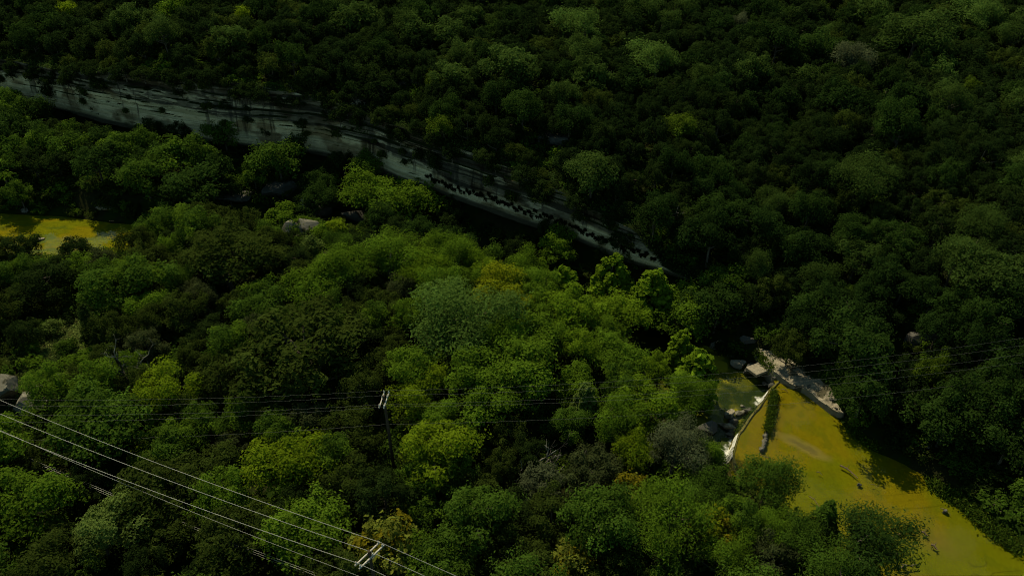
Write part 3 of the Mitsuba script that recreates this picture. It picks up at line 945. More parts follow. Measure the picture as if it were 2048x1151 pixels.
-92.7 174.1 1.62 5.3 J olive
-34.1 54.1 1.95 5.5 J olive
26.4 154.1 2.17 5.5 B deep
-108.3 155.6 2.16 6.0 J dark
-24.9 115.6 1.97 7.0 B deep
18.2 170.9 2.39 5.5 J dark
61.3 180.5 1.94 5.8 J dark
-8.8 170.7 1.71 3.9 J dark
7.0 193.5 2.53 5.4 J deep
93.1 132.7 2.45 7.3 B deep
-64.8 201.4 1.99 4.7 J deep
123.7 198.2 2.70 5.9 J deep
66.8 79.2 2.23 4.6 J deep
20.7 160.0 2.29 6.3 J dark
-84.8 179.4 1.76 4.5 J deep
-12.6 184.7 1.93 5.3 J olive
82.0 145.4 2.70 6.5 J olive
65.9 126.9 2.45 6.4 J dark
-90.8 132.9 2.32 7.4 B dark
28.7 105.6 1.92 5.1 J dark
111.5 183.5 2.03 5.3 J dark
0.1 148.6 1.67 4.2 J dark
-30.2 82.4 2.68 5.6 J dark
-73.8 158.7 2.71 6.3 J deep
80.5 180.8 1.87 5.1 J deep
-88.3 184.2 2.07 4.3 J deep
78.2 179.6 2.38 6.5 J dark
68.8 181.9 2.44 5.8 J deep
-103.4 173.6 1.73 5.5 J deep
-47.0 127.3 1.82 4.1 J deep
63.2 99.7 2.48 5.7 J deep
-15.2 61.3 2.36 5.3 J olive
-107.2 163.3 2.09 5.8 J deep
-73.2 78.3 2.09 5.0 B mid
131.6 202.8 2.27 5.8 J dark
-39.3 167.4 2.10 4.8 J dark
28.1 30.4 1.80 5.6 J greyolive
121.9 190.4 1.86 5.9 J deep
-27.6 147.9 2.59 5.2 J dark
-35.8 178.4 1.87 5.4 J deep
70.7 196.7 1.96 5.8 J deep
4.2 129.5 1.98 4.4 J deep
74.5 144.0 2.42 4.6 J olive
-109.4 174.0 2.18 4.7 J dark
-116.4 163.7 2.72 5.0 J deep
50.4 174.0 2.64 5.5 J deep
-0.6 184.5 2.17 4.4 J deep
32.3 127.5 2.48 5.9 B deep
-0.3 38.6 2.15 5.3 J olive
-71.9 135.4 2.22 5.4 J dark
-134.1 210.1 2.66 5.8 J deep
60.0 113.7 1.62 4.0 J deep
-0.2 145.1 2.14 6.2 B deep
80.7 196.0 1.67 3.9 J dark
40.3 158.7 2.64 6.7 J dark
23.1 167.7 1.64 4.2 J dark
93.7 200.4 2.42 5.4 J deep
88.7 148.2 1.75 4.5 J dark
45.8 86.7 2.03 5.7 J olive
105.7 179.0 1.88 5.1 J dark
-71.5 196.2 1.77 4.8 J olive
66.1 72.7 1.93 4.2 J dark
96.3 135.1 2.96 7.4 B dim
32.9 135.4 2.24 5.6 J dark
11.4 154.4 1.69 5.3 J dark
27.3 111.0 2.43 6.4 J deep
56.8 153.1 2.49 6.4 J dark
69.7 194.3 1.94 4.2 J deep
51.1 69.9 3.20 8.2 F dim
-1.6 133.0 1.83 4.8 J deep
-46.8 96.3 2.27 6.3 J olive
92.8 168.3 2.24 6.2 J dark
60.6 185.7 3.14 6.7 B dim
-84.0 181.8 2.05 4.6 J deep
34.5 106.6 1.62 5.1 J dark
74.3 162.7 2.44 6.5 J dark
17.2 144.5 2.49 5.3 J deep
28.7 187.4 2.58 6.5 J deep
107.7 163.9 1.78 5.3 J dark
-44.0 157.3 2.11 5.8 J deep
79.4 177.1 1.63 5.2 J deep
32.2 165.5 2.39 5.7 J deep
-1.6 196.4 2.05 4.8 J deep
53.6 101.9 2.24 5.0 J deep
-90.6 172.7 2.36 6.4 J deep
-73.0 150.9 1.92 5.9 B dim
-122.9 190.2 2.52 6.8 J dark
-58.3 208.4 1.98 5.6 B dim
15.8 163.6 2.68 6.7 J deep
-66.2 80.0 2.33 6.0 B mid
123.6 178.0 1.66 4.3 J olive
-55.7 194.8 2.29 6.1 J deep
76.8 94.0 3.02 8.3 F dim
37.2 103.7 1.85 5.8 J dark
-19.3 128.5 2.66 5.1 J dark
42.4 175.5 1.66 4.0 J deep
-58.9 81.3 2.38 5.3 B bright
14.9 127.7 2.02 4.9 J dark
-65.7 155.2 1.70 5.3 J deep
72.4 92.1 2.18 4.7 J deep
-63.1 133.9 2.77 7.4 F dim
-130.6 197.8 1.90 5.8 J deep
57.2 79.8 1.71 4.7 J olive
98.4 188.9 2.13 5.3 J dark
7.7 107.3 1.83 4.6 J deep
52.5 44.2 2.71 6.6 B dark
36.7 116.2 1.76 5.4 J deep
6.6 175.5 2.66 5.5 J deep
-32.7 165.9 2.01 5.5 J dark
115.8 190.4 2.57 6.9 J dark
-53.9 176.7 1.68 4.8 J deep
-0.3 126.1 2.61 6.5 B deep
67.1 171.3 2.57 5.1 J deep
71.3 151.5 1.73 5.5 J olive
89.6 201.1 2.26 5.3 J deep
-76.3 138.5 2.13 5.2 J olive
10.7 152.6 1.68 4.4 J dark
-2.6 112.9 2.75 7.5 B deep
41.6 117.0 1.67 4.6 J dark
16.6 176.7 1.98 6.8 B deep
-55.6 135.1 2.74 6.9 J deep
53.4 132.8 3.23 8.2 B dark
22.4 174.1 2.32 4.7 J dark
-15.5 159.9 2.29 6.1 J deep
-20.7 139.2 2.14 6.1 F dim
62.2 65.1 2.41 5.2 J dark
-48.3 148.2 2.82 7.3 B deep
-106.0 150.7 2.69 7.1 B dim
-87.4 159.1 1.75 5.4 J olive
-36.2 63.1 1.75 5.1 J olive
-29.4 33.1 2.21 5.4 J olive
-15.0 125.5 2.13 6.2 J deep
91.9 164.0 2.14 6.0 J dark
-114.0 168.7 3.30 7.0 B deep
-9.4 184.2 2.29 5.3 J deep
-62.0 61.9 2.22 5.8 J olive
86.5 200.2 1.71 4.9 J deep
76.4 133.5 2.10 5.4 B dark
44.0 138.1 2.09 6.1 B deep
48.6 83.0 1.86 4.6 J dark
14.0 158.2 3.02 7.1 B deep
16.1 107.3 2.68 5.7 J deep
-2.0 115.8 2.25 6.2 J olive
36.9 164.4 2.64 5.7 J deep
-35.5 164.2 1.75 4.1 J deep
26.4 34.4 2.79 6.5 F mid
-2.9 30.6 3.26 7.2 B mid
-22.9 165.8 2.35 6.9 B deep
-61.9 163.6 2.14 5.1 J deep
84.3 137.3 2.08 4.8 J olive
-43.6 172.4 2.85 6.4 B dark
-104.8 176.0 1.71 4.0 J deep
-68.1 187.5 2.28 6.5 J dark
38.5 136.1 2.47 5.4 J deep
-39.0 89.0 1.90 5.2 J dark
73.7 153.8 2.24 7.5 B deep
44.7 187.2 2.00 5.6 J deep
-95.8 116.9 2.54 6.2 B dark
24.9 129.6 2.11 6.0 J dark
-66.0 165.0 1.71 5.7 J deep
-91.2 127.1 2.72 6.5 B mid
47.0 124.2 2.72 6.4 J dark
-110.9 202.6 2.14 4.6 J deep
64.6 166.1 1.67 3.8 J dark
51.4 113.5 2.09 7.0 B deep
-87.1 124.1 1.84 5.7 J dark
114.6 202.9 2.46 5.6 J dark
-28.1 78.1 2.15 5.8 J olive
-38.6 135.7 2.44 5.8 J deep
-72.3 165.7 1.66 3.9 J deep
1.6 162.8 1.96 5.0 J dark
-96.7 166.0 2.56 5.7 J deep
38.6 94.3 1.76 4.4 J olive
-60.2 204.0 1.94 5.8 B deep
103.8 200.0 2.15 6.3 J deep
82.8 129.5 2.72 5.2 J dark
69.6 141.1 1.86 5.7 J deep
-42.5 141.4 2.23 5.0 J deep
47.0 104.4 1.99 5.7 J deep
83.7 202.3 1.90 6.7 B deep
-125.7 191.5 1.90 4.7 J deep
42.7 188.0 1.71 5.3 J deep
10.3 190.5 1.95 6.3 B deep
-103.9 153.4 2.64 5.6 J deep
-80.6 121.2 1.89 5.1 J dark
-6.2 128.2 2.23 5.7 B dim
-14.1 75.3 1.98 5.7 J greyolive
-42.7 128.5 2.14 5.0 J deep
7.9 39.6 3.03 8.7 B mid
3.5 40.7 2.52 6.6 J olive
-1.0 130.9 1.81 4.5 J deep
57.3 76.2 3.09 6.4 F dim
-51.9 112.2 2.11 7.1 B mid
-93.8 161.4 2.40 4.9 J deep
62.2 79.7 2.71 6.5 J dark
10.0 163.4 1.77 4.3 J deep
-15.4 181.8 2.20 5.3 B dark
35.1 185.6 2.45 6.3 J deep
-23.6 128.3 2.56 5.9 B deep
51.6 109.5 3.27 8.3 B deep
65.3 184.0 2.82 8.3 B dim
-97.6 192.4 2.08 4.9 J dark
-3.6 50.7 1.98 4.3 J olive
50.0 155.5 2.22 6.4 J deep
21.6 112.8 1.62 4.2 J deep
60.5 130.3 1.66 4.6 J olive
54.5 188.2 1.72 4.2 J deep
47.0 137.8 1.98 4.3 J deep
-79.2 206.3 2.14 6.1 J deep
1.6 27.9 2.19 6.3 J olive
39.9 128.6 1.85 4.3 J deep
-10.9 59.4 2.87 7.2 B bright
51.7 82.4 1.78 5.3 J deep
-72.8 120.4 2.84 6.6 B dark
19.0 168.1 2.04 5.9 J deep
49.6 72.6 2.09 5.9 J deep
-14.0 195.1 1.92 5.6 J deep
-12.8 181.8 2.22 6.3 J dark
-80.9 178.0 2.72 5.4 J olive
-83.0 157.2 2.52 5.1 J deep
59.6 192.9 1.76 4.1 J deep
-32.9 177.9 1.86 4.1 J dark
98.1 186.4 2.04 5.3 J dark
56.0 57.5 1.91 6.4 B deep
6.0 105.5 1.90 4.6 J deep
4.5 74.2 2.07 6.3 B bright
19.2 127.6 2.29 5.3 J deep
54.4 139.5 2.70 5.4 J deep
13.8 111.3 2.45 6.2 J olive
40.3 163.5 2.68 7.2 J deep
-70.8 117.9 1.85 5.0 J dark
2.7 178.5 3.15 8.7 B deep
-33.4 129.0 1.93 4.7 J deep
-40.5 144.2 2.63 5.8 J olive
-24.2 161.9 2.55 6.0 B dark
55.0 129.3 2.44 5.2 J deep
-47.0 85.4 1.90 6.7 B bright
-6.1 132.4 2.42 5.2 J olive
-37.1 181.7 1.93 5.8 J deep
43.4 157.4 2.53 6.7 J deep
139.0 205.9 2.56 5.7 J deep
-30.4 192.3 2.23 4.6 J olive
42.6 98.7 1.71 4.8 J deep
-45.1 137.6 2.48 5.1 J dark
96.4 176.4 2.00 4.3 J dark
-15.9 171.0 2.43 6.3 J deep
26.2 98.8 2.33 5.4 J dark
19.5 150.4 2.63 7.9 F dim
-92.2 165.4 2.72 7.0 J deep
32.6 111.6 1.81 5.8 J deep
-51.6 40.9 2.02 5.8 J olive
-57.5 150.0 1.88 4.2 J deep
54.6 49.2 1.79 5.6 J deep
1.0 190.1 2.63 5.7 J dark
23.4 153.4 2.63 6.2 J deep
77.3 154.1 2.56 4.8 J dark
-81.3 210.3 1.91 5.0 J deep
-25.7 165.7 1.79 5.1 J deep
35.2 100.9 2.35 5.4 B deep
58.2 55.0 2.01 5.3 F dim
60.5 197.1 2.27 4.7 J dark
-56.7 138.3 1.70 5.5 J deep
24.7 198.8 2.83 6.5 B deep
-44.1 193.4 2.45 5.8 J olive
14.6 90.9 2.07 5.7 J deep
-70.2 157.1 2.15 6.3 J dark
-51.7 191.1 2.50 4.7 J dark
11.0 171.7 2.20 5.3 J deep
88.7 161.5 2.52 6.5 B deep
-59.2 170.5 2.07 4.4 J dark
35.6 127.1 2.14 6.1 J deep
-13.8 70.4 1.75 5.6 J olive
-1.7 35.2 1.90 4.4 J dark
-41.6 147.1 1.80 4.8 J deep
-5.7 33.1 2.63 6.2 B mid
24.8 188.3 1.86 4.4 J dark
11.0 149.7 2.24 5.5 B deep
15.8 189.5 2.72 6.5 J dark
-2.5 190.9 2.04 5.3 B deep
1.4 129.1 2.09 5.6 J deep
41.6 87.0 1.94 4.8 J deep
69.7 85.7 2.16 6.3 J olive
10.3 143.5 2.72 6.9 J deep
-98.4 138.3 2.40 7.5 B mid
-13.5 114.0 1.97 5.1 J dark
31.6 105.2 2.24 5.5 J deep
16.9 180.9 2.13 4.6 J deep
77.5 113.5 2.31 5.3 J deep
-58.0 196.2 2.02 5.2 J deep
36.3 90.4 1.96 4.4 J dark
1.3 158.8 2.31 5.7 J dark
59.7 93.4 2.58 4.9 J dark
110.0 210.0 2.94 6.9 B deep
104.0 209.4 1.67 4.7 J deep
43.9 79.6 2.48 6.2 B dark
85.1 111.8 2.32 5.0 J deep
39.6 89.1 1.88 4.2 J olive
-14.7 177.4 3.40 7.9 B dim
40.0 132.4 2.04 4.4 J deep
23.0 141.9 1.67 4.7 J dark
56.4 145.5 1.66 4.0 J deep
-24.8 146.7 1.83 4.1 J dark
-89.7 177.1 2.18 5.8 J deep
50.1 142.9 2.16 6.3 J deep
-23.2 85.6 2.03 5.9 F mid
43.6 71.0 2.32 7.5 B deep
86.1 161.4 2.06 6.8 B deep
-1.8 67.4 2.04 5.3 B bright
-22.2 141.7 2.43 5.6 J deep
7.0 74.3 1.90 5.3 B mid
-86.8 161.5 1.66 5.0 J dark
-125.9 208.2 3.05 7.4 B deep
44.1 178.4 2.74 6.4 J deep
-117.5 167.0 2.10 6.3 J deep
57.0 156.2 2.05 5.4 B deep
3.8 187.1 2.07 6.2 J deep
35.3 177.5 2.64 5.1 J deep
-29.7 66.9 2.36 6.6 J greyolive
66.2 89.1 1.63 4.5 J deep
-73.4 194.2 2.43 5.2 J dark
129.1 204.7 2.64 5.1 J deep
-47.9 40.7 1.97 4.7 J dark
32.7 95.6 2.28 5.3 J deep
-69.1 148.1 2.01 4.5 J dark
85.6 182.9 2.19 5.4 J olive
-81.3 204.5 1.69 3.9 J olive
-17.8 195.8 2.31 6.2 J deep
65.0 94.5 1.63 5.0 J deep
-17.9 132.9 2.45 5.3 J deep
-41.9 63.8 2.22 5.2 J greyolive
-41.7 190.7 2.69 6.4 J dark
14.0 94.2 2.60 5.8 J deep
7.0 32.9 2.41 5.5 J olive
119.4 195.8 1.65 4.4 J deep
-93.9 130.0 2.79 8.2 B mid
13.1 179.3 1.66 4.4 J deep
108.8 185.2 2.67 5.9 J deep
-49.3 110.6 2.51 7.0 B dark
96.6 181.3 2.08 6.2 J dark
55.0 113.9 2.54 5.9 J deep
69.0 82.6 2.63 7.0 B dim
18.6 141.6 1.82 5.6 J dark
-42.1 166.2 2.19 4.5 J dark
93.9 155.5 2.63 4.9 J olive
-93.3 154.3 2.28 5.6 J deep
-45.5 71.2 2.59 5.5 B bright
-36.0 188.6 2.17 5.0 J deep
-67.5 120.6 1.98 5.2 B mid
-5.9 187.6 1.88 5.2 J dark
-12.1 156.9 2.17 5.3 J dark
-24.1 121.8 2.68 5.3 J dark
111.1 206.2 2.40 4.9 J deep
122.8 210.1 2.02 6.1 J dark
-69.2 183.9 1.94 5.0 J deep
-29.3 127.2 2.62 6.3 J deep
-89.1 149.6 2.63 6.9 J deep
35.1 67.9 2.15 6.5 B deep
58.5 149.5 1.88 5.5 J deep
-9.1 151.3 1.64 4.0 J deep
92.0 190.0 2.26 4.9 J dark
-76.2 187.1 2.52 5.3 J deep
39.7 175.3 2.09 4.7 J dark
56.3 99.0 3.07 8.8 B dark
72.7 95.1 2.01 5.2 J deep
-4.0 105.2 1.65 5.6 J dark
-0.6 138.6 2.40 6.6 J deep
15.0 131.0 1.68 4.6 J olive
5.4 139.2 2.59 5.3 J dark
-74.7 206.4 2.73 6.5 J dark
-108.6 204.3 1.97 5.0 J deep
11.3 57.0 2.15 6.9 B mid
38.0 112.9 2.07 5.8 B deep
71.9 117.0 2.49 4.9 J deep
-64.2 118.0 2.17 7.1 B mid
14.3 182.7 2.39 5.8 J dark
8.0 166.6 2.61 6.5 B dark
-16.7 148.1 1.91 5.7 J dark
-1.2 153.8 2.05 6.3 B dim
89.4 144.5 2.07 6.1 J deep
-109.2 151.2 2.26 5.1 J dark
69.7 175.1 2.12 5.1 B deep
53.7 93.8 1.78 4.4 J olive
-85.7 205.9 2.63 5.5 J deep
44.3 132.4 2.43 4.6 J dark
-70.6 208.2 2.25 6.2 J dark
-47.4 108.2 2.13 5.3 B dark
30.8 100.2 2.42 4.8 J deep
-87.3 153.1 2.02 4.5 J deep
31.3 183.3 2.59 6.1 J deep
32.3 187.6 2.75 6.1 J deep
-12.2 122.3 2.17 6.0 J deep
41.7 135.4 2.58 6.1 J deep
-107.0 184.3 2.00 4.8 J deep
-15.1 128.5 2.28 4.9 J deep
45.6 195.5 2.41 6.3 J deep
40.1 72.9 2.57 6.1 B deep
-102.6 183.3 3.33 6.5 B deep
-12.3 125.2 1.71 5.3 J olive
-17.7 39.1 3.38 6.7 B bright
27.4 179.9 1.62 3.8 J deep
52.4 146.7 2.77 6.3 B dark
-110.8 170.4 2.66 5.8 J dark
57.4 67.7 1.69 5.2 J dark
-82.3 141.6 2.24 5.6 J dark
7.3 179.7 1.77 4.8 J deep
-87.2 188.8 1.70 4.8 J deep
86.8 134.4 1.73 5.2 J dark
-63.7 152.0 2.12 5.3 J dark
113.0 171.9 2.24 5.0 J deep
-82.6 145.2 2.33 6.2 J dark
18.5 200.2 1.65 4.1 J dark
56.3 131.5 1.89 4.9 J deep
-99.4 197.4 1.70 4.9 J deep
-22.1 169.5 1.88 5.0 J dark
37.3 130.0 2.62 6.0 J deep
75.2 199.5 2.35 5.2 J deep
-69.2 190.3 1.67 4.1 J dark
13.0 101.1 2.46 6.5 J dark
97.3 202.9 1.79 4.2 J dark
-9.7 197.2 1.78 4.6 J dark
-35.1 72.9 1.96 4.9 J olive
-2.4 173.4 1.64 5.3 J dark
19.5 103.7 1.69 4.8 J deep
-35.5 167.0 2.31 5.7 J dark
-57.6 166.0 2.01 4.3 J deep
67.8 191.8 2.02 4.9 J dark
-35.1 160.4 1.74 5.7 J dark
54.8 52.2 2.44 6.5 J deep
-15.7 32.4 1.91 5.8 J dark
19.4 180.5 1.90 5.6 J deep
92.9 173.9 2.45 5.7 J deep
69.9 158.6 1.84 5.6 J deep
-24.7 177.4 2.23 4.6 J deep
35.5 143.0 2.56 5.6 J deep
-66.9 157.7 2.81 8.4 B dark
82.5 170.2 2.44 6.8 F dim
22.4 97.5 2.38 5.0 J deep
-17.3 87.3 1.98 4.9 J olive
4.7 125.3 1.81 4.9 J dark
37.5 180.4 1.65 4.2 J deep
-1.0 178.9 2.19 6.1 J dark
28.0 138.1 2.01 6.0 J deep
-97.4 202.9 1.90 5.8 J deep
28.2 146.7 2.07 6.2 J dark
110.6 187.7 2.31 4.6 J dark
-18.6 171.2 2.24 4.8 J dark
-22.4 186.4 2.11 5.1 J deep
-46.3 200.7 2.46 5.9 J deep
20.4 93.0 1.64 5.3 J dark
66.6 167.2 2.07 5.7 J dark
29.0 86.5 3.23 7.1 B dark
-2.3 101.9 2.13 4.9 J deep
-55.9 82.7 2.32 5.6 J greyolive
4.0 172.3 2.22 5.9 J dark
47.4 142.7 1.80 4.9 J dark
62.1 85.4 2.01 4.8 J deep
18.7 163.0 1.69 4.5 J dark
63.3 72.9 2.34 5.9 J olive
58.3 102.5 2.41 5.5 J deep
50.8 123.3 2.70 6.6 B dim
36.2 80.8 2.45 6.4 B dark
-72.6 181.8 2.31 6.1 J dark
116.4 209.8 2.52 5.0 J deep
-16.3 152.3 1.87 4.7 J olive
1.9 115.7 1.84 5.5 J deep
-104.8 208.2 3.03 6.8 B deep
2.5 169.2 2.46 7.7 B dark
-72.5 153.1 1.68 5.3 J dark
94.8 127.9 3.02 6.8 B dark
3.7 194.1 1.64 4.8 J deep
78.8 193.8 1.68 5.6 J deep
76.9 145.3 1.97 5.5 J deep
57.2 86.2 2.20 6.8 B dark
32.0 78.1 2.20 7.2 F dim
62.6 155.2 1.62 3.8 J deep
-23.2 154.3 1.93 4.9 J olive
-20.6 148.8 2.30 7.5 F dim
-94.2 169.0 1.65 4.5 J dark
-22.7 159.3 2.28 5.3 B dim
-89.1 146.5 2.42 5.6 J deep
-94.0 181.1 1.66 4.5 J olive
33.0 65.9 1.98 5.6 J olive
-17.5 54.8 1.72 4.4 J olive
10.1 139.8 2.62 5.9 J olive
-53.1 169.0 1.62 4.7 J deep
-25.4 195.2 1.70 5.5 J deep
-83.6 121.6 2.69 7.1 B dark
-23.9 27.5 2.36 5.1 J olive
60.7 189.5 2.22 6.2 J deep
98.0 166.0 1.79 5.8 J deep
3.5 148.5 1.97 4.7 J deep
68.1 90.4 1.84 4.7 J dark
28.6 93.7 2.69 8.1 B dark
-75.6 162.7 2.67 6.4 J deep
89.9 132.5 2.54 7.2 F dim
-25.1 138.1 2.11 5.4 J deep
57.4 160.0 3.11 7.4 B deep
-54.9 166.0 1.88 4.1 J olive
71.2 199.9 1.91 4.3 J dark
30.5 89.8 2.13 6.3 B deep
43.7 171.8 2.00 5.5 J dark
-32.6 194.7 2.31 6.2 J dark
-5.7 149.5 1.99 4.9 J deep
102.0 160.2 1.84 5.1 J dark
-128.0 189.5 2.35 5.0 J deep
-85.5 202.3 1.87 4.1 J deep
-78.2 190.5 2.10 5.9 J deep
96.7 130.5 1.73 5.0 J dark
52.4 156.6 2.07 4.7 J deep
108.3 213.5 2.15 4.5 J deep
70.8 135.9 2.90 7.3 B deep
34.2 130.3 2.54 5.9 J dark
24.0 112.1 2.34 5.6 J deep
-110.1 157.8 2.16 4.5 J deep
48.9 56.9 1.99 5.5 J deep
-126.7 184.1 2.78 6.5 F dim
-52.4 140.9 2.38 5.0 J olive
-72.6 140.8 1.76 5.2 J deep
-44.9 132.8 1.95 6.3 B dark
81.8 111.9 2.21 5.4 J deep
46.9 176.0 2.22 4.6 J deep
73.5 179.5 1.72 4.1 J dark
19.4 182.7 1.81 4.9 J deep
27.8 131.2 2.53 6.7 J deep
-49.7 140.1 2.35 4.6 J dark
-6.7 194.2 1.75 4.0 J dark
31.2 123.8 1.70 4.1 J dark
-43.7 81.9 2.73 5.7 J olive
-57.6 168.2 1.71 5.1 J deep
-111.2 153.6 1.70 5.0 J deep
5.6 182.9 2.36 5.4 J deep
-44.7 74.0 1.94 4.3 J olive
-55.3 79.4 2.15 5.5 B mid
-41.3 186.1 3.00 7.5 F dim
47.0 160.1 2.68 4.9 J deep
101.8 186.6 2.05 5.9 J dark
97.8 178.3 1.82 4.4 J deep
-43.9 29.1 2.56 7.4 B mid
42.2 168.0 2.51 6.9 J deep
46.6 113.8 1.76 4.2 J deep
23.7 108.0 2.04 4.3 J deep
-49.5 93.2 3.23 6.4 B mid
-86.1 184.8 1.74 5.3 J deep
52.7 194.9 1.81 4.6 J deep
13.3 50.4 1.75 3.9 J olive
37.3 150.9 1.91 6.0 J deep
11.6 194.3 3.34 7.5 B dark
-2.4 26.4 2.51 5.8 J olive
6.9 124.8 1.92 5.5 J dark
-67.9 134.7 2.21 6.3 J deep
54.2 120.8 2.52 6.7 J dark
113.9 210.3 1.89 5.5 J deep
69.7 115.1 1.84 4.9 J olive
-81.7 116.8 2.48 7.9 B mid
-66.1 179.3 2.07 5.9 B dim
65.0 169.4 1.65 4.4 J deep
51.1 165.7 1.95 5.2 J deep
-26.8 151.1 2.34 5.6 J deep
86.5 124.2 2.39 5.4 J dark
68.7 161.6 2.05 5.2 J dark
42.4 150.0 1.64 4.4 J dark
26.5 91.6 2.55 6.5 B deep
-39.7 172.4 2.40 5.9 B deep
66.7 122.1 2.60 6.0 J dark
27.8 119.8 1.83 5.1 J deep
78.1 161.4 2.51 7.3 B deep
-104.7 190.3 2.01 6.0 J dark
75.8 186.4 2.24 4.8 J dark
-80.1 189.2 2.12 6.9 B dim
-17.4 166.3 2.36 6.0 J deep
63.4 119.8 1.62 4.5 J deep
-11.9 196.3 1.87 4.6 J deep
120.3 199.6 2.64 6.4 B dim
28.9 102.3 2.26 5.6 J dark
29.9 109.9 1.88 5.9 J dark
-36.2 30.0 1.85 4.4 J dark
134.4 201.7 2.08 5.8 J dark
73.6 168.2 1.66 5.6 J deep
80.1 159.3 1.77 5.4 J dark
136.2 206.9 1.80 4.4 J deep
29.7 27.0 2.21 6.1 J greyolive
78.1 167.0 2.07 6.4 B deep
87.2 126.6 1.96 4.4 J dark
-25.1 169.1 2.28 5.8 J dark
-140.6 213.8 1.93 4.2 J deep
2.0 140.9 2.62 6.9 J deep
-58.3 130.4 2.61 4.8 J deep
-29.7 123.8 2.55 6.2 J deep
-92.6 150.2 2.25 7.4 B dark
6.7 57.4 2.34 5.9 B bright
43.5 141.5 1.65 4.2 J deep
-6.2 144.9 1.66 3.8 J deep
-41.0 164.0 1.99 5.2 J deep
-90.3 161.2 1.87 4.8 J dark
-40.0 39.3 2.01 4.4 J olive
8.6 112.2 2.38 6.7 B dim
-4.3 130.1 1.73 4.2 J olive
-17.4 186.5 2.92 6.8 B dim
23.6 194.7 2.64 6.8 J dark
56.2 92.1 1.96 4.5 J dark
-48.3 183.8 1.87 5.8 J olive
-128.5 195.4 1.97 4.7 J dark
125.2 188.3 1.95 5.9 J deep
54.3 180.7 2.73 5.9 J dark
-24.4 110.9 2.53 5.9 B mid
-89.1 143.0 2.20 6.3 J deep
-68.0 77.3 2.07 5.6 J olive
105.6 206.9 3.21 8.3 B dark
-52.5 90.3 2.07 6.4 B mid
35.7 97.6 2.59 5.9 J deep
-0.6 105.0 1.94 4.6 J deep
43.7 59.6 2.05 5.7 J deep
-96.1 205.4 2.73 5.2 J dark
-38.0 125.4 2.24 7.1 B dark
109.0 154.9 2.67 7.4 B dim
-3.1 186.6 1.80 5.5 J deep
-99.8 152.8 2.13 5.2 J dark
-34.0 121.4 2.38 5.0 J deep
-45.0 151.8 2.22 6.7 B dark
-24.1 134.6 2.56 6.0 J dark
-64.7 138.7 1.99 5.2 J deep
-35.4 66.7 2.54 5.0 J dark
11.0 107.4 2.25 5.6 J deep
-57.0 146.9 2.60 5.2 J deep
74.5 136.4 2.05 4.4 J deep
-97.6 194.8 1.88 5.3 J deep
99.8 193.7 1.71 4.5 J deep
34.7 191.8 2.48 6.2 J olive
-27.5 175.5 1.66 4.7 J deep
51.4 96.3 1.86 5.5 J deep
90.1 171.7 2.28 4.6 J deep
81.6 187.8 2.74 7.5 F dim
41.3 185.9 2.68 5.1 J deep
35.9 76.5 2.58 5.4 J deep
72.8 171.2 2.42 5.2 J olive
-21.2 122.1 1.75 4.1 J dark
13.7 150.4 2.52 6.0 J dark
11.3 68.4 1.97 6.1 B bright
-101.7 177.7 2.78 6.8 B dim
-64.0 70.4 2.89 6.7 J olive
66.3 75.5 1.81 5.3 J deep
-64.9 182.3 2.44 7.0 B deep
102.1 147.3 2.28 4.5 J deep
-69.9 192.8 2.39 7.0 F dim
23.0 84.7 2.63 5.6 J deep
-46.5 58.4 1.70 4.9 J olive
50.4 129.7 2.52 6.9 J dark
-3.1 161.0 2.45 6.6 B dim
73.1 147.5 1.97 4.8 J deep
51.0 158.9 1.81 5.5 J deep
-114.8 174.6 2.08 6.9 B deep
-12.4 151.0 2.60 5.0 J dark
-54.8 51.6 3.14 6.1 F mid
52.9 153.7 2.02 4.5 J dark
-70.6 141.7 1.94 5.2 J deep
-94.2 144.7 2.52 7.0 B deep
80.2 148.0 1.66 5.6 J dark
-41.4 193.4 1.73 4.8 J deep
59.0 122.0 2.31 6.5 J deep
-77.3 125.2 1.86 5.3 J dark
-95.4 134.0 1.91 4.9 B dark
53.8 158.8 1.94 5.9 J deep
-73.2 115.8 1.80 5.2 J dark
23.7 87.7 1.94 5.0 B dim
96.3 184.2 1.90 4.4 J deep
35.4 120.3 2.44 6.5 J deep
-43.3 67.6 2.24 5.7 J olive
-11.1 169.8 1.96 4.3 J deep
-81.4 201.7 2.52 6.6 J deep
124.2 192.3 2.45 5.0 J deep
53.1 126.7 1.77 5.3 J deep
35.1 180.9 2.52 5.5 J deep
-20.3 95.2 2.33 6.8 B dark
-63.1 156.0 1.84 4.5 J dark
75.4 147.1 1.70 4.3 J deep
34.8 155.8 2.53 6.7 J dark
-39.8 155.1 2.16 5.7 J dark
31.3 176.6 2.34 7.0 B dim
-67.6 208.4 2.90 5.9 B dark
12.5 141.8 1.92 4.6 J deep
-43.1 143.5 1.68 5.6 J deep
37.9 170.0 2.22 5.8 B deep
-71.8 84.0 2.27 5.4 J olive
1.7 181.5 2.15 4.7 J dark
6.0 26.8 1.70 4.2 J olive
-8.9 155.0 2.39 6.7 J deep
-78.4 89.7 2.03 4.9 F mid
-44.2 181.8 2.16 6.2 J dark
-96.3 127.9 2.17 5.0 J dark
-110.3 163.7 2.88 8.2 B dark
-142.6 209.8 2.15 5.0 J deep
-108.6 160.5 1.79 5.6 J deep
-54.2 156.6 1.92 5.4 J deep
-76.6 156.3 1.99 4.8 J deep
78.9 198.5 2.55 5.1 J dark
80.6 136.5 2.01 5.7 J deep
-5.6 76.8 2.17 5.8 B bright
86.8 196.8 2.70 5.9 J deep
86.6 180.6 1.91 4.9 J dark
-40.5 176.9 1.93 5.4 J deep
-36.9 192.7 2.50 5.7 B deep
-57.8 201.6 2.82 6.9 F dim
-34.2 135.2 2.21 5.6 J deep
78.8 134.6 1.93 5.3 J deep
-10.4 167.2 2.27 6.1 J dark
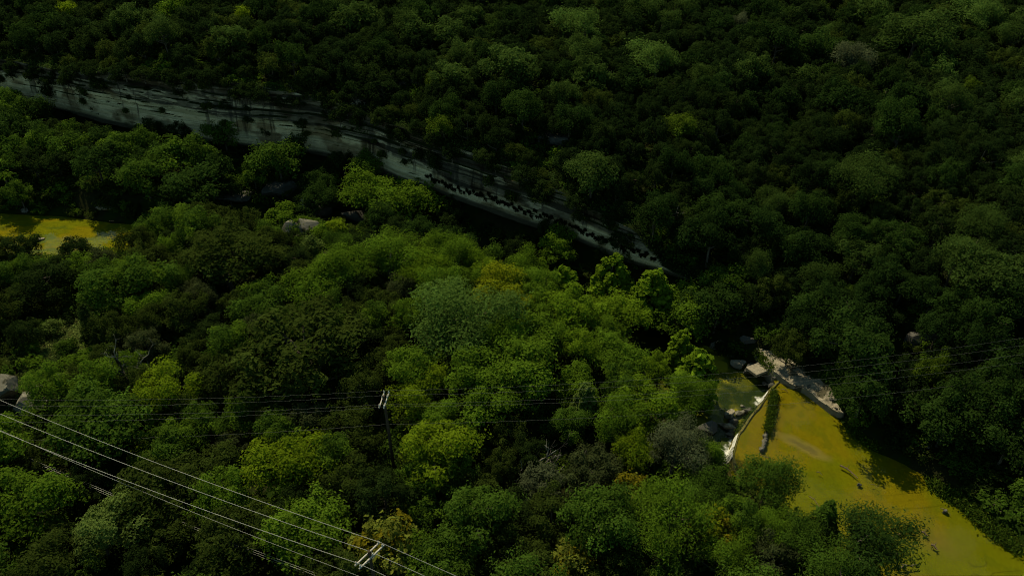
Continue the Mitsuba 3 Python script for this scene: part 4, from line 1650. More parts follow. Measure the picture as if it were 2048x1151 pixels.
49.6 148.1 2.48 7.8 B deep
31.1 81.3 2.42 6.1 J deep
46.8 118.6 2.19 5.7 J deep
90.5 151.5 2.56 6.6 J dark
56.5 84.0 1.75 5.1 J deep
46.7 151.2 1.83 5.0 J deep
-71.5 171.6 2.73 8.0 B deep
129.7 199.7 1.76 4.2 J dark
-128.0 192.6 2.40 4.7 J deep
84.7 157.6 2.61 6.7 J dark
-54.1 48.2 1.82 5.1 J greyolive
45.4 164.2 1.66 5.5 J dark
90.6 121.6 2.03 5.9 J deep
-131.4 208.1 1.74 3.9 J dark
-26.1 125.8 2.39 5.2 J dark
99.7 198.8 2.44 5.5 J dark
-54.4 205.3 1.92 4.2 J deep
-71.7 201.5 2.03 6.6 B deep
76.9 120.4 2.57 5.3 J deep
107.8 150.0 2.65 6.4 B dark
-1.0 167.4 2.16 4.7 J deep
62.0 192.6 1.68 4.9 J dark
-117.5 187.9 2.40 5.2 J deep
-102.8 169.3 3.00 8.7 F dim
-89.7 189.4 2.75 5.4 J dark
-25.3 54.3 2.29 5.5 J olive
-26.1 69.8 2.21 5.2 F mid
112.6 190.2 2.41 6.3 J dark
109.3 191.7 2.46 5.5 J dark
-87.2 213.4 2.00 4.3 J deep
-137.7 213.6 3.00 7.8 B dim
65.6 179.7 2.64 5.3 J deep
-5.5 113.5 1.88 4.1 J deep
-43.9 163.9 1.79 5.1 J deep
6.2 109.5 1.85 4.7 J dark
-59.8 115.5 2.06 6.0 B dark
38.6 117.3 1.92 5.7 J deep
112.1 196.8 2.29 6.2 J deep
-19.9 71.3 2.15 5.0 J olive
-105.6 200.9 2.27 6.3 J deep
-36.3 195.8 3.09 8.0 F dim
-40.2 44.1 1.88 5.5 J dark
-50.5 96.5 1.85 4.8 J greyolive
36.9 154.2 1.90 5.5 J deep
-94.4 208.5 1.72 4.5 J deep
92.5 124.3 2.44 4.9 J deep
-112.9 182.8 1.84 4.5 J dark
-56.9 172.5 2.72 6.9 B dim
52.9 47.1 1.92 6.2 B deep
36.6 188.8 2.13 5.1 J dark
7.6 127.7 2.12 4.4 J deep
107.1 158.3 2.33 5.8 J deep
-42.5 151.9 2.06 5.8 J olive
106.8 199.1 2.52 6.0 J dark
16.9 121.3 2.40 6.1 J dark
-72.8 162.4 2.43 6.3 J dark
-13.7 145.7 2.39 5.5 J deep
-33.0 175.2 2.38 4.7 J dark
-112.6 189.0 2.42 6.3 B dark
59.9 136.5 2.32 6.0 B dark
48.7 100.8 1.94 4.9 J deep
9.9 147.0 2.00 4.6 J deep
61.8 116.5 2.11 7.0 B deep
-15.4 45.3 2.56 6.2 J olive
-50.8 206.3 1.74 5.7 J deep
13.7 153.4 2.00 5.0 J deep
64.8 111.9 2.15 4.7 J deep
22.0 102.3 2.50 6.2 J deep
-130.7 203.1 1.63 5.1 J deep
-28.7 162.3 2.21 4.5 J deep
-21.7 176.9 2.26 6.1 J deep
52.9 115.5 2.06 5.0 J deep
97.5 151.1 1.96 6.5 B dim
-90.3 158.8 1.62 5.4 J deep
127.3 198.8 2.03 5.5 J dark
99.8 145.4 1.80 4.8 J dark
-46.3 91.8 1.99 5.8 B mid
12.4 164.5 2.02 4.7 J deep
-46.6 66.4 2.15 6.0 J olive
-69.4 143.9 1.90 4.2 J deep
-9.6 111.6 1.68 5.3 J deep
-109.2 178.5 2.40 4.8 J deep
41.8 91.4 2.55 6.7 J deep
122.2 193.6 1.70 5.0 J dark
-97.5 132.3 2.20 6.8 B mid
-2.7 122.5 1.97 4.3 J dark
-63.4 112.4 1.93 5.3 B dark
-58.0 179.8 1.98 4.9 J deep
-107.7 142.6 2.15 5.4 J dark
-114.4 200.0 2.14 6.3 J dark
-5.1 197.7 1.70 4.0 J deep
23.6 160.4 1.76 4.6 J deep
96.7 195.8 2.35 5.6 J dark
47.6 106.8 1.76 4.0 J dark
14.7 170.7 2.30 5.2 J deep
102.5 195.8 2.41 6.3 J deep
-25.6 42.4 2.27 6.5 B bright
84.5 107.4 3.32 6.9 B dim
25.6 161.8 1.65 4.0 J deep
-55.5 184.1 1.66 5.2 J deep
-53.3 201.0 2.12 6.0 J dark
56.8 141.2 2.51 5.9 J deep
70.7 143.2 2.09 7.1 B dark
55.6 70.5 2.05 5.0 J deep
-36.2 26.4 1.71 4.3 J olive
69.6 147.0 3.17 7.9 B dim
-99.6 158.8 2.64 5.8 J dark
-72.3 184.6 2.60 5.1 J deep
-94.1 201.0 2.88 7.6 B dim
15.7 104.1 2.35 5.4 J deep
-82.6 150.0 2.28 4.7 J deep
5.7 121.3 1.83 5.5 J deep
-118.2 200.2 2.01 6.0 J deep
-27.2 81.1 2.05 5.2 J olive
-95.3 172.6 2.69 6.0 B deep
89.4 124.3 2.29 6.1 J deep
-31.7 162.3 2.37 5.2 J deep
19.2 123.2 2.09 5.9 J deep
26.4 107.4 2.46 5.3 J dark
92.6 130.4 1.69 4.3 J deep
58.2 182.0 2.34 4.6 J deep
-30.8 176.3 1.62 5.3 J dark
-101.6 207.3 2.13 5.5 J deep
7.7 149.3 2.58 7.8 B dark
133.1 205.1 2.51 5.4 J deep
-4.4 62.2 2.55 5.9 B mid
-22.4 156.7 2.22 5.0 J olive
-87.8 181.5 2.53 5.4 J deep
6.0 188.0 1.85 4.6 J dark
-12.3 136.8 2.39 5.6 J deep
10.6 99.8 2.16 4.4 J deep
44.1 68.3 2.15 5.2 J deep
-76.7 174.2 2.16 4.5 J dark
74.2 194.8 2.22 5.6 J deep
26.3 150.2 2.38 5.8 J deep
60.6 96.2 2.34 6.6 J deep
85.1 147.5 2.13 5.2 J dark
-104.3 211.8 2.07 4.7 J olive
-22.6 173.3 1.88 4.9 J deep
104.4 163.4 1.73 4.3 J deep
89.2 189.5 2.54 6.9 J dark
68.2 100.2 2.59 6.4 J deep
59.2 84.4 1.95 4.7 J dark
33.5 139.4 2.30 4.5 J dark
54.2 143.3 2.51 6.7 J dark
-42.6 93.9 2.42 5.6 J olive
-90.4 118.6 3.07 8.4 B dark
-48.8 204.1 1.74 4.3 J deep
-16.9 154.5 1.85 4.7 J deep
75.9 165.7 1.73 5.3 J dark
78.3 124.1 2.66 6.8 J deep
3.1 166.6 2.03 4.9 J olive
53.8 164.1 2.22 4.6 J dark
47.4 93.7 2.04 4.5 J dark
67.1 134.7 1.77 5.4 J deep
-45.2 154.7 1.66 4.7 J olive
115.6 194.7 2.40 5.8 J deep
-101.1 171.7 2.02 4.4 J deep
-5.6 109.3 1.78 5.2 J dark
53.3 175.7 2.26 5.6 J deep
-11.8 69.2 1.96 6.0 B bright
91.9 144.2 2.11 5.0 J deep
3.8 32.0 2.01 6.1 J greyolive
38.3 126.6 2.14 6.1 J deep
-63.8 108.3 2.48 5.2 J dark
-18.8 177.6 2.41 5.5 B deep
-17.0 163.3 1.78 3.9 J dark
-74.8 144.3 2.02 7.0 B deep
67.4 139.1 2.12 5.3 J dark
17.6 26.5 2.57 6.8 J greyolive
-75.3 180.0 1.68 4.5 J deep
-61.0 136.2 2.17 4.8 J deep
30.2 74.3 1.99 5.3 J dark
111.7 168.4 1.74 5.4 J dark
33.3 114.3 2.57 6.7 B deep
94.4 170.3 2.33 5.8 J deep
12.6 33.4 2.07 6.0 B mid
-19.9 42.7 2.05 5.4 J dark
42.5 61.6 1.83 5.0 J deep
8.0 151.9 1.88 5.8 J deep
11.1 103.3 1.74 4.3 J deep
-33.1 157.4 2.50 5.6 J dark
77.7 147.5 2.13 5.8 J dark
77.5 175.4 1.67 4.8 J deep
-74.5 198.0 1.74 4.8 J deep
111.2 179.2 2.14 5.7 J dark
68.0 94.0 1.83 5.3 J deep
-9.7 181.3 2.02 5.2 J dark
-9.6 108.9 2.20 6.3 B dark
-67.1 144.0 2.15 6.2 J dark
72.5 192.9 1.73 4.6 J dark
-49.4 43.4 2.08 4.6 J olive
5.0 133.4 2.63 5.0 J olive
26.6 194.1 2.32 6.2 J deep
77.7 201.1 2.07 4.8 J deep
-66.1 204.7 2.19 5.9 J dark
-0.2 134.4 1.67 5.0 J deep
79.6 150.6 2.01 5.0 J deep
-26.2 118.1 2.43 4.8 J deep
60.4 170.7 1.95 6.0 J deep
-78.4 177.4 1.66 3.9 J dark
-8.3 42.0 2.07 5.4 B mid
-40.8 75.3 1.98 5.4 J greyolive
60.3 173.8 1.95 5.3 J dark
67.2 116.5 2.12 4.4 J deep
-10.6 84.8 2.52 5.9 B bright
-99.2 205.4 1.98 5.5 B deep
-74.8 176.2 2.25 5.1 J dark
-6.0 26.3 2.23 5.0 J dark
-36.9 154.1 1.71 5.5 J deep
-21.8 136.0 2.12 4.7 J dark
115.3 206.5 2.36 6.7 B dark
-20.5 131.9 1.70 5.1 J deep
1.1 171.7 1.71 5.0 J deep
48.0 63.6 2.14 6.5 B deep
62.6 67.7 2.25 5.3 J deep
48.6 67.6 1.97 6.0 B deep
-38.3 28.8 1.86 4.4 J olive
-88.5 156.6 2.65 6.3 J dark
37.0 106.4 1.98 5.2 J deep
48.5 60.8 2.09 4.5 J deep
65.8 136.6 2.00 4.6 J deep
33.7 146.9 2.63 7.1 F dim
116.3 171.5 2.01 5.9 J deep
-99.9 174.4 2.11 4.7 J dark
39.2 76.3 2.84 5.8 F dim
-106.5 196.8 2.37 5.2 J dark
-13.5 34.5 2.56 6.5 J olive
-94.8 191.4 2.07 5.6 J dark
11.6 129.1 1.72 4.6 J dark
91.3 184.7 1.89 5.4 J deep
41.6 123.6 2.51 5.7 J deep
92.7 158.2 2.32 4.7 J olive
63.0 93.4 2.38 6.7 J dark
22.1 188.9 2.18 5.0 J deep
-61.8 154.2 1.72 4.4 J dark
120.0 183.9 1.66 4.1 J deep
-27.6 121.4 1.98 6.0 J deep
-82.7 207.6 2.93 7.7 F dim
-123.7 186.4 2.42 5.4 J deep
-27.6 40.6 1.84 4.3 J olive
-46.7 156.5 1.67 4.2 J deep
68.4 88.4 1.67 5.0 J deep
-101.9 164.6 2.23 5.0 J dark
-17.8 47.7 2.17 6.0 B mid
63.8 176.9 1.73 4.6 J dark
-44.3 147.3 2.08 6.2 J olive
-50.8 188.6 1.73 4.9 J olive
82.0 138.7 2.45 4.9 J deep
126.0 205.9 2.63 5.1 J dark
-12.6 111.6 2.42 4.8 J deep
100.4 167.6 2.51 6.0 J dark
74.2 181.7 2.37 4.9 J olive
-14.9 83.3 1.87 4.8 J olive
10.1 136.4 2.49 4.9 J deep
50.9 59.7 2.12 7.3 B deep
40.2 195.3 2.62 6.9 J dark
97.2 159.8 1.96 4.1 J deep
47.7 110.0 1.79 4.0 J dark
15.8 134.1 1.93 5.3 B deep
-50.9 161.4 3.03 6.3 B deep
39.8 119.6 2.55 7.8 B dim
-104.4 193.6 1.81 5.1 J deep
-34.7 89.9 2.01 5.0 B mid
22.6 134.5 1.68 5.1 J deep
-33.1 83.0 1.80 4.4 J olive
84.2 162.8 2.04 6.0 J dark
-56.4 159.9 1.86 4.8 J olive
2.0 35.7 2.87 5.3 J olive
44.3 89.7 2.78 6.3 B deep
-29.7 189.4 1.63 4.5 J deep
54.5 87.1 2.04 5.5 J deep
-116.6 191.0 1.86 4.4 J deep
-95.6 151.3 1.70 4.2 J olive
-25.8 31.4 2.55 7.8 B mid
41.8 110.8 1.90 4.9 J deep
-3.1 151.8 1.96 4.3 J dark
-102.8 204.5 2.75 5.6 J deep
18.0 197.5 2.71 6.1 J deep
80.0 131.8 2.15 4.7 J dark
-111.4 206.8 1.95 5.2 B dim
-99.9 185.1 2.35 5.4 J dark
104.1 180.6 2.06 4.4 J deep
29.4 196.5 1.83 4.0 J deep
-9.3 118.5 3.12 6.5 B dim
-54.1 208.0 2.37 5.0 J deep
2.8 156.6 2.21 5.0 J deep
-84.7 143.6 2.05 4.7 J dark
-114.9 181.2 1.94 4.8 J deep
-110.6 198.3 3.07 7.5 B deep
19.6 147.6 2.03 5.2 J dark
-6.1 135.2 2.22 5.5 J deep
-77.9 120.9 1.95 5.5 B dark
62.3 143.0 2.11 6.0 F dim
4.6 107.5 1.73 4.0 J deep
-8.7 98.3 2.44 5.2 J dark
4.0 175.3 1.77 4.4 J dark
72.1 157.1 1.63 4.4 J dark
41.8 101.4 2.69 5.2 J dark
26.9 26.8 2.20 5.6 J greyolive
107.8 177.1 2.61 4.9 J dark
-13.9 64.7 1.78 4.6 J olive
37.9 177.8 1.84 4.8 J dark
55.0 82.0 2.51 5.1 J olive
-38.3 146.2 2.15 5.1 J deep
-135.3 198.9 2.47 5.9 B dim
-113.7 197.4 2.01 4.9 J deep
-0.5 194.0 1.81 4.8 J deep
19.1 84.6 2.81 8.2 B deep
-63.0 193.9 2.02 5.1 B dark
1.3 81.4 2.31 7.4 F bright
96.7 198.3 2.09 5.4 J deep
12.9 117.5 3.31 8.2 B dim
-3.6 40.4 2.98 7.8 B mid
-67.2 175.7 2.72 6.5 J deep
69.5 119.9 2.14 5.3 J dark
101.0 209.4 2.61 5.8 J dark
-90.6 139.9 2.05 5.2 J dark
-38.9 197.7 1.79 5.6 J deep
-48.9 192.1 2.64 7.6 F dim
-12.3 187.5 2.63 5.7 J deep
36.2 87.2 2.06 5.4 F dim
-62.4 167.8 1.63 4.1 J deep
-68.2 138.4 2.42 6.7 J olive
26.4 176.3 2.54 6.0 J deep
86.5 177.9 2.46 6.3 J deep
-80.4 153.4 2.01 4.9 J deep
-104.9 187.3 2.62 5.3 J deep
28.9 192.2 1.76 3.9 J deep
-31.3 143.7 1.64 5.2 J deep
16.7 185.4 2.72 7.0 J deep
-32.6 126.8 1.66 5.2 J deep
-71.1 73.9 2.06 5.8 J olive
-21.2 26.1 2.17 4.5 J olive
-23.7 192.4 3.34 6.6 B dark
-29.2 60.9 2.11 4.8 J olive
63.9 140.8 2.24 6.0 J deep
87.2 155.6 1.76 4.2 J olive
-84.5 187.6 2.73 6.1 J dark
-16.3 57.3 2.28 6.3 J olive
59.6 73.5 2.02 5.1 J olive
-37.7 149.6 2.34 4.8 J deep
52.8 186.1 2.77 5.7 B dark
119.4 203.8 2.28 4.5 J dark
100.9 203.2 1.62 4.9 J deep
46.7 79.9 1.93 5.2 B dark
41.3 142.9 2.02 4.6 J dark
50.8 184.1 1.76 5.7 J deep
102.9 167.5 1.83 4.1 J deep
59.1 117.6 2.38 4.8 J dark
61.7 165.0 1.99 5.5 J dark
87.1 170.6 2.25 6.4 F dim
1.0 78.5 2.26 5.2 B bright
-51.3 149.0 2.61 6.4 J deep
-122.2 206.1 2.42 4.9 J dark
25.7 116.2 2.47 6.1 J dark
-62.0 82.6 1.84 4.9 J dark
-56.7 186.4 2.55 7.0 J deep
-79.0 161.6 2.75 6.2 J dark
40.5 183.1 2.02 5.9 J dark
48.5 145.4 2.21 5.2 B dark
-18.3 115.1 1.78 4.9 J deep
-111.9 155.5 1.69 4.6 J dark
29.6 96.2 2.20 6.1 J deep
73.4 86.2 1.66 4.4 J deep
-68.3 181.4 2.63 5.8 J deep
71.7 100.8 1.88 4.4 J deep
46.1 73.9 1.91 5.9 B deep
25.6 133.6 2.72 5.3 J dark
86.6 118.6 2.50 6.0 J dark
38.8 140.3 2.73 6.1 B deep
-49.7 78.7 1.97 6.8 B mid
-98.9 199.9 2.32 6.5 B deep
69.1 96.0 1.87 4.8 J deep
64.4 116.1 2.06 5.7 J dark
85.6 115.1 2.14 4.3 J dark
-75.3 192.2 2.23 5.6 J olive
-11.5 177.9 2.29 7.5 B deep
-57.1 157.5 1.96 5.1 J deep
-48.8 174.7 2.10 6.0 J dark
5.8 112.0 1.86 5.3 J deep
0.8 92.1 2.50 4.8 J dark
62.6 159.2 2.16 5.0 J deep
-19.6 181.4 1.62 5.0 J deep
16.6 147.2 1.98 4.4 J olive
-30.1 168.3 2.56 5.5 J deep
-66.7 167.6 1.65 3.9 J deep
52.1 92.1 1.90 4.9 J dark
35.1 136.5 1.91 5.6 J deep
-69.8 204.4 2.65 7.2 B deep
117.9 188.5 2.39 4.6 J deep
-18.9 152.4 2.54 4.8 J deep
24.1 99.8 1.71 4.6 J dark
84.2 198.1 1.74 5.1 J deep
73.0 166.1 1.76 4.6 J olive
0.8 31.7 2.76 8.1 B mid
45.4 81.7 1.68 4.3 J deep
58.1 59.6 1.95 4.7 J deep
-62.9 159.5 2.61 5.4 J dark
-74.2 86.9 1.81 5.1 J olive
76.7 157.6 2.68 6.9 B dark
-28.5 50.2 1.70 3.8 J greyolive
59.0 65.9 1.77 5.4 J dark
121.0 175.2 1.81 5.1 J deep
-75.2 184.0 2.44 4.8 J dark
119.7 180.1 2.36 7.3 B deep
-61.8 138.8 2.71 5.3 J deep
71.8 139.1 2.22 5.0 J dark
-5.2 120.5 2.66 6.0 J deep
-8.6 159.1 2.41 6.1 J dark
-117.8 203.5 2.35 5.6 J deep
86.3 174.9 1.90 4.7 J deep
5.7 157.2 2.33 6.3 J dark
-40.9 27.7 2.16 5.9 B mid
43.2 190.5 2.21 5.7 J olive
7.2 196.3 2.19 5.3 J deep
33.7 84.3 3.04 6.9 B deep
93.8 137.1 2.00 4.8 J dark
-98.3 178.7 2.72 6.4 J deep
27.4 89.1 2.03 4.2 J deep
51.1 62.7 2.36 6.9 B dark
0.1 41.8 2.42 4.8 J dark
-1.0 63.0 2.55 8.0 B bright
-19.4 156.8 2.36 5.5 J deep
58.1 191.5 1.75 4.3 J deep
-112.2 180.3 2.79 7.4 B dim
80.3 162.4 1.67 5.4 J dark
-64.4 176.2 1.69 4.7 J deep
-112.3 186.2 1.65 5.4 J dark
-30.3 181.5 1.65 5.3 J deep
125.9 208.3 1.78 4.7 J deep
-0.6 187.4 1.81 5.5 J deep
-74.8 147.1 3.03 8.3 B dim
-13.0 29.6 2.61 7.1 J olive
-8.7 147.5 2.19 5.5 J dark
-55.4 197.7 1.95 4.7 J dark
-26.5 190.6 2.03 6.2 J dark
92.4 141.8 1.63 5.2 J dark
70.6 154.4 1.73 4.6 J dark
71.6 105.1 2.42 5.2 J deep
-85.8 110.8 2.96 6.4 B mid
-78.6 170.8 2.26 5.6 J deep
6.5 172.2 2.02 5.3 J olive
-88.8 192.5 2.28 5.4 J deep
-78.7 175.1 1.68 5.4 J dark
-52.5 87.5 2.48 6.6 J olive
8.8 96.9 2.54 4.8 J deep
-21.7 119.0 2.68 5.0 J deep
-48.4 187.3 1.92 4.9 J deep
-39.8 138.6 2.42 5.0 J olive
"""
# ---------------------------------------------------------------- materials
proc, noise, fbm, vor, mix, ss = mikit.proc, mikit.noise, mikit.fbm, mikit.voronoi, mikit.mix, mikit.smoothstep


def diffuse(fn):
    return {'type': 'twosided', 'bsdf': {'type': 'diffuse', 'reflectance': proc(fn)}}


def leaf_litter(p, n, uv):
    a = fbm(p.x * 0.35, p.y * 0.35, 0, 4)
    b = fbm(p.x * 2.6, p.y * 2.6, 3, 3)
    c = mix((0.0108, 0.0135, 0.0054), (0.0216, 0.024, 0.0096), b)
    return mix(c, (0.012, 0.024, 0.0042), ss(0.42, 0.58, a))


def limestone(p, n, uv):
    s = fbm(p.x * 0.25, p.y * 0.25, p.z * 3.2, 3)
    g = fbm(p.x * 1.7, p.y * 1.7, p.z * 1.7, 4)
    c = mix((0.0968, 0.0924, 0.0792), (0.2024, 0.1936, 0.1628), g)
    c = mix(c, (0.0704, 0.0682, 0.0616), 0.7 * ss(0.56, 0.68, s))
    return mix(c, (0.022, 0.0242, 0.0154), ss(0.60, 0.74, fbm(p.x * 0.8, p.y * 0.8, p.z * 0.8 + 9, 3)))


def pale_stone(p, n, uv):
    g = fbm(p.x * 2.3, p.y * 2.3, p.z * 2.3, 4)
    c = mix((0.1485, 0.135, 0.108), (0.279, 0.252, 0.2025), g)
    return mix(c, (0.063, 0.0585, 0.0405), ss(0.58, 0.72, fbm(p.x * 0.9, p.y * 0.9, 4, 3)))


def grey_stone(p, n, uv):
    g = fbm(p.x * 1.9, p.y * 1.9, p.z * 3.0, 4)
    return mix((0.0396, 0.0396, 0.0374), (0.1056, 0.1034, 0.0968), g)


def cliff_rock(p, n, uv):
    # uv: along the cliff in metres / 100, height above the foot in metres / 20
    s, h = uv.x * 100.0, uv.y * 20.0
    wob = 1.8 * (fbm(s * 0.12, 0.0, 2.0, 3) - 0.5)
    strata = fbm(s * 0.05, h * 1.9, 1.0, 4)
    thin = fbm(s * 0.03, h * 5.5, 6.0, 3)
    g = fbm(s * 0.9, h * 1.8, 7.0, 4)
    pale = mix((0.29, 0.245, 0.148), (0.54, 0.46, 0.285), g)
    pale = mix(pale, (0.215, 0.200, 0.120), 0.7 * ss(0.50, 0.60, strata))
    pale = mix(pale, (0.50, 0.46, 0.32), 0.6 * ss(0.58, 0.66, thin))
    grey = mix((0.062, 0.056, 0.042), (0.165, 0.148, 0.108), g)
    grey = mix(grey, (0.30, 0.27, 0.19), ss(0.56, 0.66, fbm(s * 0.30, h * 1.6, 5.0, 4)))
    grey = mix(grey, (0.020, 0.020, 0.017), 0.85 * ss(0.54, 0.60, fbm(s * 0.06, h * 2.6, 11.0, 3)))
    top = 8.8 - 2.8 * ss(312.0, 350.0, s) + wob
    c = mix(pale, grey, ss(-0.25, 0.35, h - top))
    streak = fbm(s * 1.25, h * 0.10, 3.0, 4)
    amount = 0.75 * ss(0.55, 0.66, streak) * ss(0.46, 0.60, noise(s * 0.11, 0.0, 8.0)) * ss(4.5, 7.0, h)
    c = mix(c, (0.022, 0.022, 0.020), amount)
    blot = fbm(s * 0.22, h * 0.40, 15.0, 4)
    c = mix(c, c * mi.Color3f(0.42, 0.38, 0.34), ss(0.50, 0.66, blot))
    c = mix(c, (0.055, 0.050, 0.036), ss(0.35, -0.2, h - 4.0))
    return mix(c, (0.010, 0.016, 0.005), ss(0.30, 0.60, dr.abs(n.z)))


def pond_bed(p, n, uv):
    a = fbm(p.x * 0.13, p.y * 0.13, 2, 4)
    b = fbm(p.x * 0.7, p.y * 0.7, 5, 4)
    f = fbm(p.x * 4.0, p.y * 2.2, 6, 3)
    c = mix((0.08959, 0.09765, 0.002266), (0.1201, 0.09989, 0.002718), ss(0.42, 0.62, a))
    c = mix(c, (0.06109, 0.07768, 0.003625), ss(0.50, 0.66, b) * 0.40)
    c = c * (0.90 + 0.20 * f)
    d = dr.sqrt(dr.square((p.x - 31.2) / 2.9) + dr.square((p.y - 54.2 + 0.8 * (p.x - 31.2)) / 1.3)) + 0.9 * (b - 0.5)
    c = mix(c, (0.1425, 0.1199, 0.03082), 0.75 * ss(1.15, 0.5, d))
    c = mix(c, (0.07636, 0.06659, 0.02447), 0.6 * ss(0.62, 0.25, d))
    wall = ss(0.55, 0.0, dr.abs(p.x - 28.7 - 0.42 * (p.y - 57.5)) - 1.5) * ss(63.0, 61.0, p.y)
    c = mix(c, (0.1324, 0.09544, 0.005438), 0.5 * wall * ss(0.4, 0.6, b))
    swirl = dr.abs(fbm(p.x * 0.22, p.y * 0.30, 21, 3) - 0.5)
    c = mix(c, (0.04581, 0.04994, 0.003625), 0.5 * ss(0.024, 0.003, swirl) * ss(0.46, 0.62, noise(p.x * 0.16, p.y * 0.16, 4)))
    far = ss(44.5, 40.0, p.y) * ss(35.0, 40.0, p.x)
    return mix(c, (0.11, 0.08435, 0.01993), 0.75 * far * ss(0.3, 0.6, a))


def pool_bed(p, n, uv):
    a = fbm(p.x * 0.42, p.y * 0.42, 4, 4)
    c = mix((0.01716, 0.02808, 0.00468), (0.0585, 0.0663, 0.0078), ss(0.40, 0.58, a))
    return mix(c, (0.156, 0.1482, 0.0117), ss(0.60, 0.68, a))


def creek_bed(p, n, uv):
    a = fbm(p.x * 0.20, p.y * 0.55, 4, 4)
    f = fbm(p.x * 1.6, p.y * 4.0, 6, 3)
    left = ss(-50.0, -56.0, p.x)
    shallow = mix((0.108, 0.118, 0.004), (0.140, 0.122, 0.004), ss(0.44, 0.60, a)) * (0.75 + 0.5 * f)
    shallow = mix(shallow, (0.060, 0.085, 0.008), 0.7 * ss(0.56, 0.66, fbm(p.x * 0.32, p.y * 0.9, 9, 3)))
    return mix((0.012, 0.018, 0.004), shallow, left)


def bark(p, n, uv):
    return mix((0.045, 0.038, 0.030), (0.13, 0.115, 0.095), fbm(p.x * 6, p.y * 6, p.z * 1.2, 3))


def dead_bark(p, n, uv):
    return mix((0.033, 0.03, 0.027), (0.204, 0.192, 0.168), ss(0.42, 0.58, fbm(p.x * 1.1, p.y * 1.1, p.z * 1.1, 3)))


def white_bark(p, n, uv):
    return mix((0.175, 0.168, 0.147), (0.364, 0.35, 0.315), fbm(p.x * 3, p.y * 3, p.z * 3, 3))


def pole_wood(p, n, uv):
    return mix((0.03, 0.024, 0.018), (0.075, 0.06, 0.045), fbm(p.x * 16, p.y * 16, p.z * 1.0, 3))


def arm_wood(p, n, uv):
    return mix((0.27, 0.255, 0.2325), (0.45, 0.4275, 0.3975), fbm(p.x * 9, p.y * 9, p.z * 9, 3))


def drift_wood(p, n, uv):
    return mix((0.06, 0.045, 0.033), (0.156, 0.12, 0.093), fbm(p.x * 5, p.y * 5, p.z * 9, 3))


def foam_white(p, n, uv):
    # uv: along the crest in metres / 10, from the crest (0) out over the pool (1)
    s = fbm(uv.x * 34.0, uv.y * 2.4, 1.0, 4)
    c = mix((0.16, 0.17, 0.15), (0.50, 0.51, 0.50), ss(0.36, 0.58, s))
    churn = fbm(p.x * 2.1, p.y * 2.1, 5.0, 4)
    return mix(c, (0.030, 0.042, 0.012), ss(0.42, 0.60, uv.y * 0.62 + 0.55 * (churn - 0.2)))


def wet_concrete(p, n, uv):
    return mix((0.060, 0.066, 0.012), (0.150, 0.130, 0.050), fbm(p.x * 2.2, p.y * 2.2, p.z * 2, 4))


scene['leaf'] = {'type': 'principledthin', 'base_color': {'type': 'mesh_attribute', 'name': 'vertex_color'}, 'roughness': 0.55, 'spec_trans': 0.0, 'diff_trans': 1.0, 'eta': 1.35}
scene['gloss_leaf'] = {'type': 'principledthin', 'base_color': {'type': 'mesh_attribute', 'name': 'vertex_color'}, 'roughness': 0.38, 'spec_trans': 0.0, 'diff_trans': 1.0, 'eta': 1.5}
for _k, _f in dict(litter=leaf_litter, limestone=limestone, pale_stone=pale_stone, grey_stone=grey_stone, cliff_rock=cliff_rock, pond_bed=pond_bed, pool_bed=pool_bed, creek_bed=creek_bed, bark=bark,
                   dead_bark=dead_bark, white_bark=white_bark, pole_wood=pole_wood, arm_wood=arm_wood, drift_wood=drift_wood, foam_white=foam_white, wet_concrete=wet_concrete).items():
    scene['m_' + _k] = diffuse(_f)
scene['metal'] = {'type': 'twosided', 'bsdf': {'type': 'principled', 'base_color': {'type': 'rgb', 'value': [0.22, 0.22, 0.215]}, 'metallic': 0.3, 'roughness': 0.5}}
scene['dull_metal'] = {'type': 'twosided', 'bsdf': {'type': 'principled', 'base_color': {'type': 'rgb', 'value': [0.085, 0.085, 0.08]}, 'metallic': 0.2, 'roughness': 0.6}}
scene['glazed'] = {'type': 'twosided', 'bsdf': {'type': 'principled', 'base_color': {'type': 'rgb', 'value': [0.42, 0.42, 0.40]}, 'roughness': 0.25, 'clearcoat': 0.6}}
scene['water_skin'] = {'type': 'thindielectric', 'int_ior': 1.33, 'specular_reflectance': {'type': 'rgb', 'value': 0.28}}


def say(key, label, category=None, group=None, kind=None):
    labels[key] = {'label': label}
    if category:
        labels[key]['category'] = category
    if group:
        labels[key]['group'] = group
    if kind:
        labels[key]['kind'] = kind


COUNT = {}


def key(name):
    n = COUNT[name] = COUNT.get(name, -1) + 1
    return name if n == 0 else f'{name}_{n:03d}'


def mat(name):
    return 'm_' + name if 'm_' + name in scene else name


def put(k, mesh, bsdf, smooth=False, **more):
    scene[k] = mikit.ply(mesh, mat(bsdf), smooth=smooth, **more)


